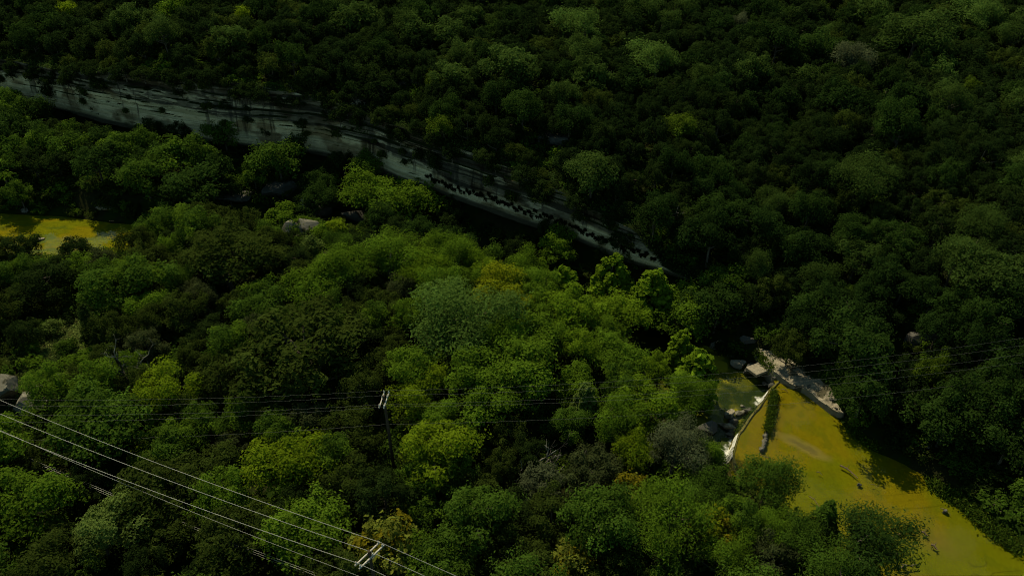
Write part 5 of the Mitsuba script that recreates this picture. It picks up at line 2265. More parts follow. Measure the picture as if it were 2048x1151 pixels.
def tube(pts, radii, sides=6, cap=True):
    P = np.asarray(pts, float)
    R = np.broadcast_to(np.asarray(radii, float), (len(P),))
    t = np.gradient(P, axis=0)
    t /= np.linalg.norm(t, axis=1, keepdims=True) + 1e-12
    ref = np.array([0, 0, 1.0]) if abs(t[:, 2]).mean() < 0.8 else np.array([1.0, 0, 0])
    a = np.cross(t, ref)
    a /= np.linalg.norm(a, axis=1, keepdims=True) + 1e-12
    b = np.cross(t, a)
    g = np.arange(sides) * 2 * np.pi / sides
    v = (P[:, None] + R[:, None, None] * (np.cos(g)[None, :, None] * a[:, None] + np.sin(g)[None, :, None] * b[:, None])).reshape(-1, 3)
    f = []
    for i in range(len(P) - 1):
        for j in range(sides):
            q = [i * sides + j, i * sides + (j + 1) % sides, (i + 1) * sides + (j + 1) % sides, (i + 1) * sides + j]
            f += [[q[0], q[1], q[2]], [q[0], q[2], q[3]]]
    if cap:
        n = len(v)
        v = np.vstack([v, P[0], P[-1]])
        e = (len(P) - 1) * sides
        f += [[n, (j + 1) % sides, j] for j in range(sides)] + [[n + 1, e + j, e + (j + 1) % sides] for j in range(sides)]
    return v, np.array(f)


def join(parts):
    at, V, F = 0, [], []
    for v, f in parts:
        V.append(v)
        F.append(np.asarray(f) + at)
        at += len(v)
    return np.vstack(V), np.vstack(F)


def unit(v):
    return v / (np.linalg.norm(v, axis=-1, keepdims=True) + 1e-12)


# ---------------------------------------------------------------- ground, hill, cliff
def grid_mesh(x, y, fn):
    X, Y = np.meshgrid(x, y, indexing='ij')
    pts = np.c_[X.ravel(), Y.ravel()]
    z = fn(pts)
    i, j = np.meshgrid(np.arange(len(x) - 1), np.arange(len(y) - 1), indexing='ij')
    q = (i * len(y) + j).ravel()
    f = np.vstack([np.c_[q, q + len(y), q + len(y) + 1], np.c_[q, q + len(y) + 1, q + 1]])
    return np.c_[pts, z], f


gx = np.unique(np.r_[np.linspace(-900, -240, 12), np.arange(-240, -110, 4), np.arange(-110, 64, 1.0), np.arange(64, 240, 4), np.linspace(240, 900, 12)])
gy = np.unique(np.r_[np.linspace(-200, -20, 8), np.arange(-20, 24, 4), np.arange(24, 150, 1.0), np.arange(150, 300, 3), np.linspace(300, 1500, 14)])
put('ground', grid_mesh(gx, gy, land), 'litter', smooth=True)
say('ground', 'brown leaf-littered forest floor of valley and hillside', kind='structure')

# the cliff: a strip along the foot, swept with a layered, overhanging profile
_c = np.r_[0, np.cumsum(np.hypot(*np.diff(FOOT, axis=0).T))]
_n = int(np.searchsorted(_c, _c[17] + 1.0))
ss_ = np.arange(_c[1] + 20, _c[16] + 3.0, 0.45)
fx, fy = np.interp(ss_, _c, FOOT[:, 0]), np.interp(ss_, _c, FOOT[:, 1])
ker = np.hanning(15) / np.hanning(15).sum()
fx[7:-7], fy[7:-7] = np.convolve(fx, ker, 'valid'), np.convolve(fy, ker, 'valid')
tx, ty = np.gradient(fx), np.gradient(fy)
tl = np.hypot(tx, ty)
nx, ny = ty / tl, -tx / tl                     # towards the valley
edge = np.interp(ss_, _c, EDGE)
fade = np.interp(ss_, _c, CLIFFY)
zz = np.r_[np.linspace(-3.2, 2.6, 10), np.linspace(2.9, 3.3, 4), np.linspace(3.6, 15.5, 66)]
S, Z = np.meshgrid(ss_, zz, indexing='ij')
E_ = np.broadcast_to((edge * 1.0 * np.clip(fade * 1.1, 0.30, 1))[:, None], S.shape)
lipz = 3.0 + 0.5 * (meshkit.fbm(np.stack([S * 0.07, S * 0, S * 0], -1), 3, 3) - 0.5) * 2
zrel = Z - (lipz - 3.0)
under = -3.4 * sstep(3.35, 1.2, zrel) - 0.4 * sstep(3.3, 2.95, zrel)
layer = np.floor(Z / 0.75 + 0.6 * meshkit.noise(np.stack([S * 0.04, S * 0, S * 0], -1), 4))
ledge = meshkit.noise(np.stack([layer * 3.7 + 0.5, np.floor(S / 2.6 + layer * 0.37) * 0.83, S * 0 + 2.5], -1), 7)
bed = meshkit.noise(np.stack([layer * 5.1 + 0.5, S * 0.05, S * 0], -1), 8)
rough = meshkit.fbm(np.stack([S * 0.35, Z * 0.9, S * 0], -1), 4, 11) - 0.5
wave = meshkit.fbm(np.stack([S * 0.06, Z * 0.05, S * 0], -1), 2, 12) - 0.5
up_ = sstep(0.2, 1.0, (zrel - 5.5) / 4.0)
off = 1.1 + under + 1.8 * wave + 0.35 * rough + (0.03 + 0.97 * up_) * (1.0 * (ledge - 0.5) + 0.8 * (bed - 0.5)) - 0.16 * np.maximum(zrel - 3.3, 0) + 0.08 * (bed - 0.5) + 0.5 * (meshkit.fbm(np.stack([S * 0.16, Z * 0.22, S * 0], -1), 3, 13) - 0.5)
top_ = E_ + 0.8 * (meshkit.fbm(np.stack([S * 0.2, S * 0, S * 0], -1), 3, 21) - 0.5)
over = np.maximum(Z - top_, 0)
Zc = np.minimum(Z, top_) + 0.05 * over
off = off - 1.1 * over * sstep(0, 0.5, over)
V = np.stack([fx[:, None] + nx[:, None] * off, fy[:, None] + ny[:, None] * off, Zc], -1).reshape(-1, 3)
nz = len(zz)
q = (np.arange(len(ss_) - 1)[:, None] * nz + np.arange(nz - 1)[None]).ravel()
F = np.vstack([np.c_[q, q + nz, q + nz + 1], np.c_[q, q + nz + 1, q + 1]])
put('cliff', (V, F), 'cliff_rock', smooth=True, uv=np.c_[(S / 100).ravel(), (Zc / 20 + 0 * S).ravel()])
say('cliff', 'long shaded limestone cliff with a pale band and dark water streaks', kind='structure')
CLIFF_TOP = V.reshape(len(ss_), nz, 3)[(over > 0.25) & (over < 4.5) & (S > 200)]
CLIFF_AT = lambda s: (np.interp(s, ss_, fx), np.interp(s, ss_, fy), np.interp(s, ss_, nx), np.interp(s, ss_, ny))

# ---------------------------------------------------------------- water
ring = np.array(POND.exterior.coords)[:-1]


def plate(poly, z, cell=0.7, zfn=None):
    """a triangulated sheet over a polygon, its rim drawn onto the polygon's outline"""
    x0, y0, x1, y1 = poly.bounds
    v, f = grid_mesh(np.arange(x0 - cell, x1 + 2 * cell, cell), np.arange(y0 - cell, y1 + 2 * cell, cell), lambda p: np.zeros(len(p)))
    c = v[f].mean(1)
    f = f[contains_xy(poly, c[:, 0], c[:, 1])]
    used = np.unique(f)
    m = np.full(len(v), -1)
    m[used] = np.arange(len(used))
    v, f = v[used], m[f]
    t = trimesh.Trimesh(v, f, process=False)
    rim = np.unique(t.edges[trimesh.grouping.group_rows(t.edges_sorted, require_count=1)])
    for i in rim:
        q = poly.exterior.interpolate(poly.exterior.project(Point(v[i, :2])))
        v[i, :2] = q.x, q.y
    v[:, 2] = z if zfn is None else zfn(v[:, :2])
    return v, f


big = POND.buffer(0.7).difference(POOL.buffer(-0.3))
big = max(getattr(big, 'geoms', [big]), key=lambda g: g.area)
put('pond_bed', plate(big, -0.22, 0.6, lambda p: -0.16 - 0.20 * sstep(0, 4, -pond_dist(p)) + 0.12 * (meshkit.fbm(np.c_[p * 0.5, p[:, :1] * 0], 3, 4) - 0.5)), 'pond_bed', smooth=True)
say('pond_bed', 'mustard yellow algae covered bed seen through the shallow pond', kind='structure')
tri = trimesh.creation.triangulate_polygon(POND.buffer(0.35), engine='earcut')
put('pond', (np.c_[tri[0], np.zeros(len(tri[0]))], tri[1]), 'water_skin')
say('pond', 'clear still yellow-green pond held back by the low weir', kind='structure')


def ribbon(P, w, z, n, m=7, wav=0.0):
    c = np.r_[0, np.cumsum(np.hypot(*np.diff(P, axis=0).T))]
    s = np.linspace(0, c[-1], n)
    x, y, W, Zr = (np.interp(s, c, a) for a in (P[:, 0], P[:, 1], w, z))
    k = np.hanning(9) / np.hanning(9).sum()
    for a in (x, y):
        a[4:-4] = np.convolve(a, k, 'valid')
    gx_, gy_ = np.gradient(x), np.gradient(y)
    L = np.hypot(gx_, gy_)
    u = np.linspace(-1, 1, m)
    v = np.stack([x[:, None] - gy_[:, None] / L[:, None] * W[:, None] * u, y[:, None] + gx_[:, None] / L[:, None] * W[:, None] * u, Zr[:, None] + 0 * u], -1).reshape(-1, 3)
    q = (np.arange(n - 1)[:, None] * m + np.arange(m - 1)[None]).ravel()
    return v, np.vstack([np.c_[q, q + m, q + m + 1], np.c_[q, q + m + 1, q + 1]])


v, f = ribbon(CREEK[2:], CREEK_W[2:] + 0.5, CREEK_Z[2:] - 0.22, 160, 9)
v[:, 2] += 0.10 * (meshkit.fbm(v * [0.6, 0.6, 0], 3, 6) - 0.5)
put('creek_bed', (v, f), 'creek_bed', smooth=True)
say('creek_bed', 'yellow-green algae on the bed of the lower creek', kind='structure')
put('creek', ribbon(CREEK[2:], CREEK_W[2:] + 0.3, CREEK_Z[2:], 160, 2), 'water_skin')
say('creek', 'shallow lower creek running along the cliff to the yellow shallows', kind='structure')
put('pool_bed', plate(POOL.buffer(0.5).difference(POND.buffer(-0.1)), -1.6, 0.6, lambda p: -1.62 + 0.35 * (meshkit.fbm(np.c_[p * 0.45, p[:, :1] * 0], 3, 14) - 0.5) * 2), 'pool_bed', smooth=True)
say('pool_bed', 'dark green weedy bed of the pool below the weir', kind='structure')
tri = trimesh.creation.triangulate_polygon(POOL, engine='earcut')
put('pool', (np.c_[tri[0], np.full(len(tri[0]), -1.3)], tri[1]), 'water_skin')
say('pool', 'green pool at the foot of the weir and its two falls', kind='structure')

# the weir between pond and pool, its two falls and the planted divider
WEIR = np.array([(31.9, 63.9), (31.4, 63.4), (30.2, 62.2), (28.8, 60.2), (26.9, 58.0), (24.85, 55.3), (23.6, 52.7), (23.25, 50.5), (23.8, 48.0)])
crest = LineString(WEIR)
L = np.linspace(0, crest.length, 60)
cp = np.array([crest.interpolate(d).coords[0] for d in L])
tn = np.gradient(cp, axis=0)
tn /= np.linalg.norm(tn, axis=1, keepdims=True)
out_ = np.c_[tn[:, 1], -tn[:, 0]]                 # towards the pool
out_ *= np.sign((out_ * (np.array([20, 62]) - cp)).sum(1))[:, None]
fallz = np.exp(-((L - 3.7) / 1.3) ** 4) + np.exp(-((L - 13.0) / 2.0) ** 4)
prof = [(-0.16, -0.6), (-0.15, -0.08), (-0.08, 0.008), (0.05, 0.012), (0.12, -0.08), (0.75, -1.6)]
rg = np.random.default_rng(3)
V = []
for i in range(len(L)):
    w = 0.10 * (meshkit.noise(np.array([L[i] * 1.3, 0, 0]), 2) - 0.5)
    for d, z in prof:
        V.append([*(cp[i] + out_[i] * (d + w)), z + (0.05 * (meshkit.noise(np.array([L[i] * 0.9, 3, 0]), 2) - 0.5) if -0.2 < z < 0.2 else 0) - 0.07 * min(fallz[i], 1) * (abs(z) < 0.2)])
m = len(prof)
q = (np.arange(len(L) - 1)[:, None] * m + np.arange(m - 1)[None]).ravel()
put('weir', (np.array(V), np.vstack([np.c_[q, q + m, q + m + 1], np.c_[q, q + m + 1, q + 1]])), 'wet_concrete')
say('weir', 'low curved weir wall edged with a thin line of water', 'weir')


def fall(a, b, reach, name, label, seed):
    l = np.linspace(a, b, 40)
    us = np.linspace(0, 1, 22)
    V, UV = [], []
    for j, s in enumerate(l):
        p = np.array(crest.interpolate(s).coords[0])
        o = np.array([np.interp(s, L, out_[:, 0]), np.interp(s, L, out_[:, 1])])
        e = math.sin(math.pi * j / (len(l) - 1)) ** 0.5
        for u in us:
            r = reach * (0.45 + 0.55 * e) * (0.7 + 0.6 * meshkit.noise(np.array([s * 1.6, seed, 0.5]), seed))
            d = 0.10 + u * r
            k = sstep(0.0, 0.55 / r, u)
            z = 0.03 - 1.29 * k
            z += 0.20 * (meshkit.fbm(np.array([s * 2.6, d * 2.0, seed]), 3, seed) - 0.35) * k * (1 - sstep(0.45, 1.0, u))
            V.append([*(p + o * d), max(z, -1.285)])
            UV.append([s / 10.0, u])
    m = len(us)
    q = (np.arange(len(l) - 1)[:, None] * m + np.arange(m - 1)[None]).ravel()
    put(name, (np.array(V), np.vstack([np.c_[q, q + m, q + m + 1], np.c_[q, q + m + 1, q + 1]])), 'foam_white', smooth=True, uv=np.array(UV))
    say(name, label, kind='structure')


fall(2.5, 4.9, 1.6, 'waterfall', 'upper white waterfall spilling off the weir into the green pool', 5)
fall(11.0, 14.7, 1.8, 'waterfall_001', 'lower white waterfall spilling off the weir beside the shore bush', 8)

# ---------------------------------------------------------------- leaves
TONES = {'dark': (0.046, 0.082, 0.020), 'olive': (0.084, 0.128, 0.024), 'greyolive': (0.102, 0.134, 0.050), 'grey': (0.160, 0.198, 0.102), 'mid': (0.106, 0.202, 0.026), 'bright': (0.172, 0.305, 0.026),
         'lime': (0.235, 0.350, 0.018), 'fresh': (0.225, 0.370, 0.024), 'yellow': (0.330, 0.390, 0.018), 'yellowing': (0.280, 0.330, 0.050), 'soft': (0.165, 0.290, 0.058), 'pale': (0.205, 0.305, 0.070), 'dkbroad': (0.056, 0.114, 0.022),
         'dim': (0.092, 0.162, 0.034), 'dimlime': (0.138, 0.222, 0.022), 'deep': (0.034, 0.066, 0.018), 'cloudshade_broad': (0.040, 0.084, 0.019)}  # hill foliage: cloud shade over the slope put into the leaf colour


def leaves(C, N, size, aspect, rng, tone, vary=0.30, hang=0.0):
    """rhombic leaf sprays at C facing N, as (vertices, faces, colours)"""
    n = len(C)
    N = unit(N)
    a = unit(np.cross(N, unit(rng.normal(size=(n, 3)))))
    if hang:
        a = unit(a - np.array([0, 0, hang]))
        N = unit(np.cross(a, unit(np.cross(N, a))))
    b = np.cross(N, a)
    s = size * rng.uniform(0.65, 1.35, (n, 1))
    w = s * aspect
    fold = N * s * 0.16
    V = np.stack([C - a * s, C + b * w + fold, C + a * s, C - b * w + fold], 1).reshape(-1, 3)
    i = np.arange(n) * 4
    F = np.vstack([np.c_[i, i + 1, i + 2], np.c_[i, i + 2, i + 3]])
    t = np.clip(rng.normal(0, 1, (n, 1)), -2, 2)
    col = np.array(tone) * np.exp(vary * t) * (1 + 0.10 * rng.normal(size=(n, 1)) * [1.0, 0.2, 0.5])
    return V, F, np.repeat(np.clip(col, 0.002, 0.5), 4, 0)


KINDS = {  # crown half-width, height, first height of foliage, lobes, leaves, leaf half-length, aspect, lobe size
    'B': dict(R=3.0, H=7.0, z0=2.0, lobes=46, n=7600, s=0.130, asp=0.62, lobe=0.28),
    'F': dict(R=3.0, H=7.0, z0=1.9, lobes=36, n=9500, s=0.130, asp=0.34, lobe=0.34),
    'J': dict(R=2.4, H=5.4, z0=0.9, lobes=52, n=6600, s=0.120, asp=0.46, lobe=0.235),
    'S': dict(R=2.4, H=8.2, z0=1.6, lobes=56, n=3300, s=0.25, asp=0.80, lobe=0.26),
    'C': dict(R=1.5, H=5.6, z0=0.6, lobes=36, n=4000, s=0.130, asp=0.42, lobe=0.30),
    'U': dict(R=1.5, H=2.2, z0=0.1, lobes=16, n=1700, s=0.130, asp=0.60, lobe=0.40),
    'G': dict(R=1.5, H=2.2, z0=0.1, lobes=12, n=330, s=0.21, asp=0.60, lobe=0.45),
    'L': dict(R=2.2, H=5.8, z0=1.3, lobes=30, n=2600, s=0.150, asp=0.70, lobe=0.30),
}
MODELS = {}


def model(kind, idx, tone, far):
    """the shapegroup of one tree: trunk with limbs, and crown"""
    name = f'model_{kind}_{idx}_{tone}' + ('_far' if far else '')
    if name in MODELS:
        return name
    MODELS[name] = True
    K = KINDS[kind]
    rng = np.random.default_rng(abs(hash((ord(kind), idx))) % 100000 + 17)
    R, H, z0 = K['R'], K['H'], K['z0']
    tonev = TONES[{'dark': 'dkbroad', 'deep': 'cloudshade_broad'}.get(tone, tone) if kind in 'BF' else tone]
    nl = K['lobes']
    C, Rl = [], []
    ax = rng.uniform(0.85, 1.15)
    sub = rng.normal(size=(4, 3)) * [0.50, 0.50, 0.22]           # a few sub-crowns make the outline uneven
    for i in range(nl):
        g = i * 2.39996 + rng.normal(0, 0.25)
        u = (i + 0.5) / nl
        if kind in 'BFLUG':
            h = 1 - 1.45 * u
            rad = math.sqrt(max(0.0, 1 - min(1, abs(h)) ** 2)) if h > 0 else 1.0 - 0.25 * abs(h)
            d = np.array([math.cos(g) * rad * ax, math.sin(g) * rad / ax, h])
            k = rng.uniform(0.55, 0.88) if rng.random() > 0.2 else rng.uniform(0.2, 0.5)
            c = d * k + sub[i % 4] * (0.55 if kind != 'U' else 0.3)
            p = np.array([c[0] * R, c[1] * R, z0 + (H - z0) * (0.40 + 0.46 * c[2])])
            r = K['lobe'] * R * rng.uniform(0.6, 1.35)
        elif kind == 'J':
            h = 1 - 1.5 * u
            rad = math.sqrt(max(0.0, 1 - min(1, abs(h)) ** 2)) if h > 0 else 1.0 - 0.30 * abs(h)
            k = rng.uniform(0.60, 0.88)
            c = np.array([math.cos(g) * rad * ax, math.sin(g) * rad / ax, h]) * k + sub[i % 4] * 0.35
            p = np.array([c[0] * R, c[1] * R, z0 + (H - z0) * (0.42 + 0.46 * c[2])])
            r = K['lobe'] * R * rng.uniform(0.65, 1.3)
        else:                                                     # S and C: narrower towards the top
            t = u ** 0.8
            rad = (t ** (0.52 if kind == 'S' else 0.9)) * (1 if t < 0.8 else 1 - 1.2 * (t - 0.8))
            k = rng.uniform(0.62, 0.98)
            p = np.array([math.cos(g) * rad * R * k, math.sin(g) * rad * R * k, H - (H - z0) * (0.05 + 0.93 * t) + rng.normal(0, 0.12)])
            r = K['lobe'] * R * (0.62 + 0.55 * t) * rng.uniform(0.75, 1.2)
        C.append(p)
        Rl.append(r * (1.25 if rng.random() < 0.15 else 1.0))
    C, Rl = np.array(C), np.array(Rl)
    n = int(K['n'] * (0.55 if far else 1))
    size = K['s'] * (1.32 if far else 1)
    wgt = Rl ** 2
    li = rng.choice(nl, n, p=wgt / wgt.sum())
    d = unit(rng.normal(size=(n, 3)) + [0, 0, 0.45])
    fuzz = {'F': 0.36, 'L': 0.28, 'S': 0.20}.get(kind, 0.22)
    rr = Rl[li][:, None] * np.clip(1 - np.abs(rng.normal(0, fuzz, (n, 1))) + rng.normal(0, 0.10, (n, 1)), 0.2, 1.4)
    flat = np.array([1, 1, 0.78 if kind in 'BFUG' else 0.9])
    spray = rng.random(n) < (0.14 if kind in 'BJL' else 0.06)      # ragged sprays that stand out of the crown
    sd = unit(rng.normal(size=(nl * 2, 3)) + [0, 0, 0.7])
    si = rng.integers(0, 2, n) * nl + li
    d[spray] = unit(sd[si[spray]] + 0.16 * rng.normal(size=(int(spray.sum()), 3)))
    rr[spray, 0] = Rl[li][spray] * rng.uniform(0.8, 1.75, int(spray.sum()))
    P = C[li] + d * rr * flat
    N = unit(d + [0, 0, 0.55] + 0.50 * rng.normal(size=(n, 3)))
    tones = np.array(tonev) * np.exp(0.16 * rng.normal(size=(nl, 1)))[li]
    if tone in ('yellowing', 'yellow') and kind == 'L':            # golden tufts at the top
        gold = rng.random(nl) < 0.35
        tones = np.where((gold & (C[:, 2] > np.median(C[:, 2])))[li][:, None], [0.33, 0.29, 0.02], tones)
    if kind == 'B' and tone in ('mid', 'olive') and idx % 2 == 0:  # paler new growth on some lobes
        tip = (rng.random(nl) < 0.22)[li][:, None]
        tones = np.where(tip, tones * [1.6, 1.45, 1.0], tones)
    V, F, col = leaves(P, N, size, K['asp'], rng, (1, 1, 1), 0.28, hang={'F': 0.22}.get(kind, 0.0))
    col = np.clip(col * np.repeat(tones, 4, 0), 0.002, 0.5)
    crown = mikit.ply((V, F), 'gloss_leaf' if kind in 'SL' else 'leaf', color=col)
    parts = []
    tr = 0.055 * R + 0.03
    topz = z0 + 0.62 * (H - z0)
    lean = rng.normal(0, 0.18, 2)
    st = np.linspace(-0.4, topz, 6)
    spine = np.c_[lean[0] * (st / topz) ** 2 + 0.06 * rng.normal(size=6), lean[1] * (st / topz) ** 2 + 0.06 * rng.normal(size=6), st]
    spine[:2, :2] = 0
    parts.append(tube(spine, tr * (1 - 0.75 * np.linspace(0, 1, 6)), 6))
    for i in rng.choice(nl, min(nl, 11 if not far else 7), replace=False):
        s0 = min(max(z0 * 0.7, C[i, 2] - 1.3 * rng.uniform(0.6, 1.2)), topz * 0.95)
        b0 = np.array([np.interp(s0, st, spine[:, 0]), np.interp(s0, st, spine[:, 1]), s0])
        mid = b0 * 0.45 + C[i] * 0.55 + [0, 0, -0.18]
        parts.append(tube([b0, mid, C[i]], [tr * 0.5, tr * 0.32, tr * 0.12], 4, cap=False))
    scene[name] = {'type': 'shapegroup', 'trunk': mikit.ply(join(parts), 'm_bark'), 'crown': crown}
    return name


def stand(k, g, x, y, z, sx, sz, rz, tilt=0.0):
    scene[k] = {'type': 'instance', 'group': {'type': 'ref', 'id': g}, 'to_world': T().translate([float(x), float(y), float(z)]).rotate([1, 0, 0], float(tilt)).rotate([0, 0, 1], float(rz)).scale([float(sx), float(sx), float(sz)])}


NAME = {'B': 'broadleaf_tree', 'F': 'feathery_tree', 'J': 'juniper_tree', 'S': 'sycamore_tree', 'C': 'conical_tree', 'U': 'shrub', 'L': 'sapling_tree'}
CATEGORY = {'B': 'tree', 'F': 'tree', 'J': 'juniper', 'S': 'sycamore', 'C': 'conical tree', 'U': 'shrub', 'L': 'young tree'}
VARIANTS = {'B': 5, 'F': 3, 'J': 5, 'S': 3, 'C': 2, 'U': 3, 'L': 3}
rng = np.random.default_rng(42)


def tree(k, x, y, r, h, kind, tone, z=None):
    K = KINDS[kind]
    dist = math.hypot(x, y, 55)
    far = dist > 128 and kind in 'BFJ'
    g = model(kind, int(rng.integers(VARIANTS[kind])), tone, far)
    z = float(land([(x, y)])[0]) if z is None else z
    stand(k, g, x, y, z, r / K['R'], h / K['H'], rng.uniform(0, 360), rng.normal(0, 2.5))
PLACED = []      # landmarks that the trees between them are described by: x, y, phrase
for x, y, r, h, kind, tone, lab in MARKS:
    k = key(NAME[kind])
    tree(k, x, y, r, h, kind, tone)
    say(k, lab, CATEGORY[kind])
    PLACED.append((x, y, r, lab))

# ---------------------------------------------------------------- poles and wires
def box(size, at, rz=0.0, bevel=0.02):
    import manifold3d as m3
    sx, sy, sz = (s / 2 - bevel for s in size)
    c = [m3.Manifold.sphere(bevel, 8).translate([a * sx, b * sy, d * sz]) for a in (-1, 1) for b in (-1, 1) for d in (-1, 1)]
    m = m3.Manifold.batch_hull(c).to_mesh()
    v = np.array(m.vert_properties[:, :3])
    co, si = math.cos(rz), math.sin(rz)
    v = np.c_[v[:, 0] * co - v[:, 1] * si, v[:, 0] * si + v[:, 1] * co, v[:, 2]] + at
    return v, np.array(m.tri_verts)


def insulator(at):
    z = np.array([0, 0.05, 0.06, 0.11, 0.12, 0.18, 0.20, 0.25])
    r = np.array([0.03, 0.03, 0.075, 0.06, 0.07, 0.055, 0.035, 0.02])
    return tube(np.c_[np.zeros((8, 2)), z] + at, r, 10)


def pole(x, y, arm_z, arm_dir, arm_len, label, offs):
    k = key('utility_pole')
    say(k, label, 'utility pole')
    z0 = float(land([(x, y)])[0])
    n = 9
    zs = np.linspace(z0 - 0.6, arm_z + 0.55, n)
    put(f'{k}__pole', tube(np.c_[np.full(n, x), np.full(n, y), zs], np.linspace(0.19, 0.12, n), 12), 'pole_wood', smooth=40)
    d = np.array(arm_dir) / np.hypot(*arm_dir)
    side = np.array([-d[1], d[0]])
    rz = math.atan2(d[1], d[0])
    for i, s in enumerate((-1, 1)):
        c = np.array([x, y]) + side * s * 0.22
        put(f'{k}__crossarm' + ('' if i == 0 else '_001'), box((arm_len, 0.11, 0.13), [c[0], c[1], arm_z], rz), 'arm_wood', smooth=30)
        num = 0
        for o in offs:
            p = c + d * o
            j = i * len(offs) + num
            put(f'{k}__insulator' + ('' if j == 0 else f'_{j:03d}'), insulator(np.array([p[0], p[1], arm_z + 0.07])), 'glazed', smooth=40)
            num += 1
    for i, s in enumerate((-1, 1)):
        a = np.array([x, y, arm_z - 0.75])
        b = np.array([*(np.array([x, y]) + side * -0.22 + d * s * arm_len * 0.30), arm_z - 0.07])
        put(f'{k}__brace' + ('' if i == 0 else '_001'), tube([a, b], 0.022, 5), 'metal')
    return [np.array([*(np.array([x, y]) + d * o), arm_z + 0.33]) for o in offs]


topA = pole(-11.9, 48.9, 11.6, (0.10, 1.0), 2.15, 'far dark utility pole with two short white crossarms above the forest', (-0.92, 0.28, 0.92))
topB = pole(-10.65, 32.5, 11.7, (0.62, 0.80), 2.55, 'near utility pole showing its long white double crossarm at the picture bottom', (-1.12, 0.12, 1.12))


def wire(pts, r, label, skin='metal', n=64, group=None, sagk=0.0021):
    """a hanging line through the points, one parabola per span"""
    k = key('power_line')
    P = np.array(pts, float)
    c = np.r_[0, np.cumsum(np.linalg.norm(np.diff(P, axis=0), axis=1))]
    out = []
    for i in range(len(P) - 1):
        sag = sagk * (c[i + 1] - c[i]) ** 1.6
        t = np.linspace(0, 1, n)[(1 if i else 0):]
        q = P[i] + (P[i + 1] - P[i]) * t[:, None]
        q[:, 2] -= sag * 4 * t * (1 - t)
        out.append(q)
    put(k, tube(np.vstack(out), r, 5), skin)
    say(k, label, 'power line')


# line A crosses the picture, line B sags over the lower left; both run on to poles out of sight
for o, (L3, R3), lab in zip((0, 1, 2), [((-95, 50.0, 12.4), (74, 57.4, 14.9)), ((-95, 51.2, 12.4), (74, 58.6, 14.9)), ((-95, 52.3, 12.4), (74, 59.8, 14.9))],
                           ('nearest of the three wires on the far pole crossarms', 'middle of the three wires on the far pole crossarms', 'uppermost of the three wires on the far pole crossarms')):
    wire([L3, topA[o], R3], 0.008, lab, 'dull_metal')
wire([(-95, 49.6, 10.9), (-11.7, 48.9, 10.75), (74, 57.2, 13.6)], 0.008, 'neutral wire just under the far pole crossarms', 'dull_metal')
wire([(-95, 49.6, 8.1), (-11.75, 48.9, 8.4), (74, 57.2, 11.6)], 0.009, 'lowest wire of the far pole half lost in the trees', 'dull_metal')
dB = np.array([-36.5, 15.4]) / 39.6
for o, lab, sp in zip((0, 1, 2), ('lowest of the three bright wires on the near crossarm', 'middle of the three bright wires on the near crossarm', 'uppermost of the three bright wires on the near crossarm'), (-1.1, 0.1, 1.1)):
    p = topB[o]
    nrm = np.array([-dB[1], dB[0]]) * -1
    a = p[:2] + dB * 78 + nrm * sp * 0.5
    b = p[:2] - dB * 60
    wire([(a[0], a[1], 13.1), p, (b[0], b[1], 12.4)], 0.021, lab)
p = np.array([-10.8, 32.4, 8.5])
wire([(*(p[:2] + dB * 78), 11.9), p, (*(p[:2] - dB * 60), 9.2)], 0.014, 'thin wire below the three bright wires')
for z, r, lab in ((6.6, 0.013, 'upper thin cable of the low bundle among the trees'), (6.25, 0.022, 'thick cable of the low bundle among the trees'), (5.9, 0.012, 'lowest thin cable of the low bundle')):
    wire([(*(p[:2] + dB * 78), z + 1.5), (p[0], p[1], z), (*(p[:2] - dB * 60), z + 0.4)], r, lab)
PLACED += [(-11.9, 48.9, 0.3, 'far pole with the short crossarms')]

# ---------------------------------------------------------------- rocks, ledges
def rock(size, seed, facets=10, sub=4, rough=0.05, layered=False):
    r = np.random.default_rng(seed)
    s = trimesh.creation.icosphere(sub)
    u = np.array(s.vertices)
    n = unit(r.normal(size=(facets, 3)))
    if layered:
        n[:2] = [[0.05, 0.03, 1], [0, 0.04, -1]]
    d = r.uniform(0.55, 0.85, facets)
    dots = u @ n.T
    rad = np.min(np.where(dots > 0.08, d / np.maximum(dots, 0.08), 9), axis=1)
    rad = np.minimum(rad, 1.15)
    v = u * rad[:, None]
    v *= 1 + rough * (meshkit.fbm(v * 2.2 + seed, 3, seed) - 0.5)[:, None] * 2
    return v * np.array(size) / 2, np.array(s.faces)


def boulder(name, x, y, size, label, mat='limestone', rz=0.0, tilt=0.0, sink=0.25, seed=1, z=None, category='boulder', layered=False, group=None):
    k = key(name)
    v, f = rock(size, seed, layered=layered)
    c, s = math.cos(math.radians(tilt)), math.sin(math.radians(tilt))
    v = np.c_[v[:, 0], v[:, 1] * c - v[:, 2] * s, v[:, 1] * s + v[:, 2] * c]
    c, s = math.cos(math.radians(rz)), math.sin(math.radians(rz))
    v = np.c_[v[:, 0] * c - v[:, 1] * s, v[:, 0] * s + v[:, 1] * c, v[:, 2]]
    g = float(land([(x, y)])[0]) if z is None else z
    v = v + [x, y, g - v[:, 2].min() * (1 - 2 * sink)]
    put(k, (v, f), mat, smooth=16)
    say(k, label, category, group)
    PLACED.append((x, y, max(size) / 2, label))


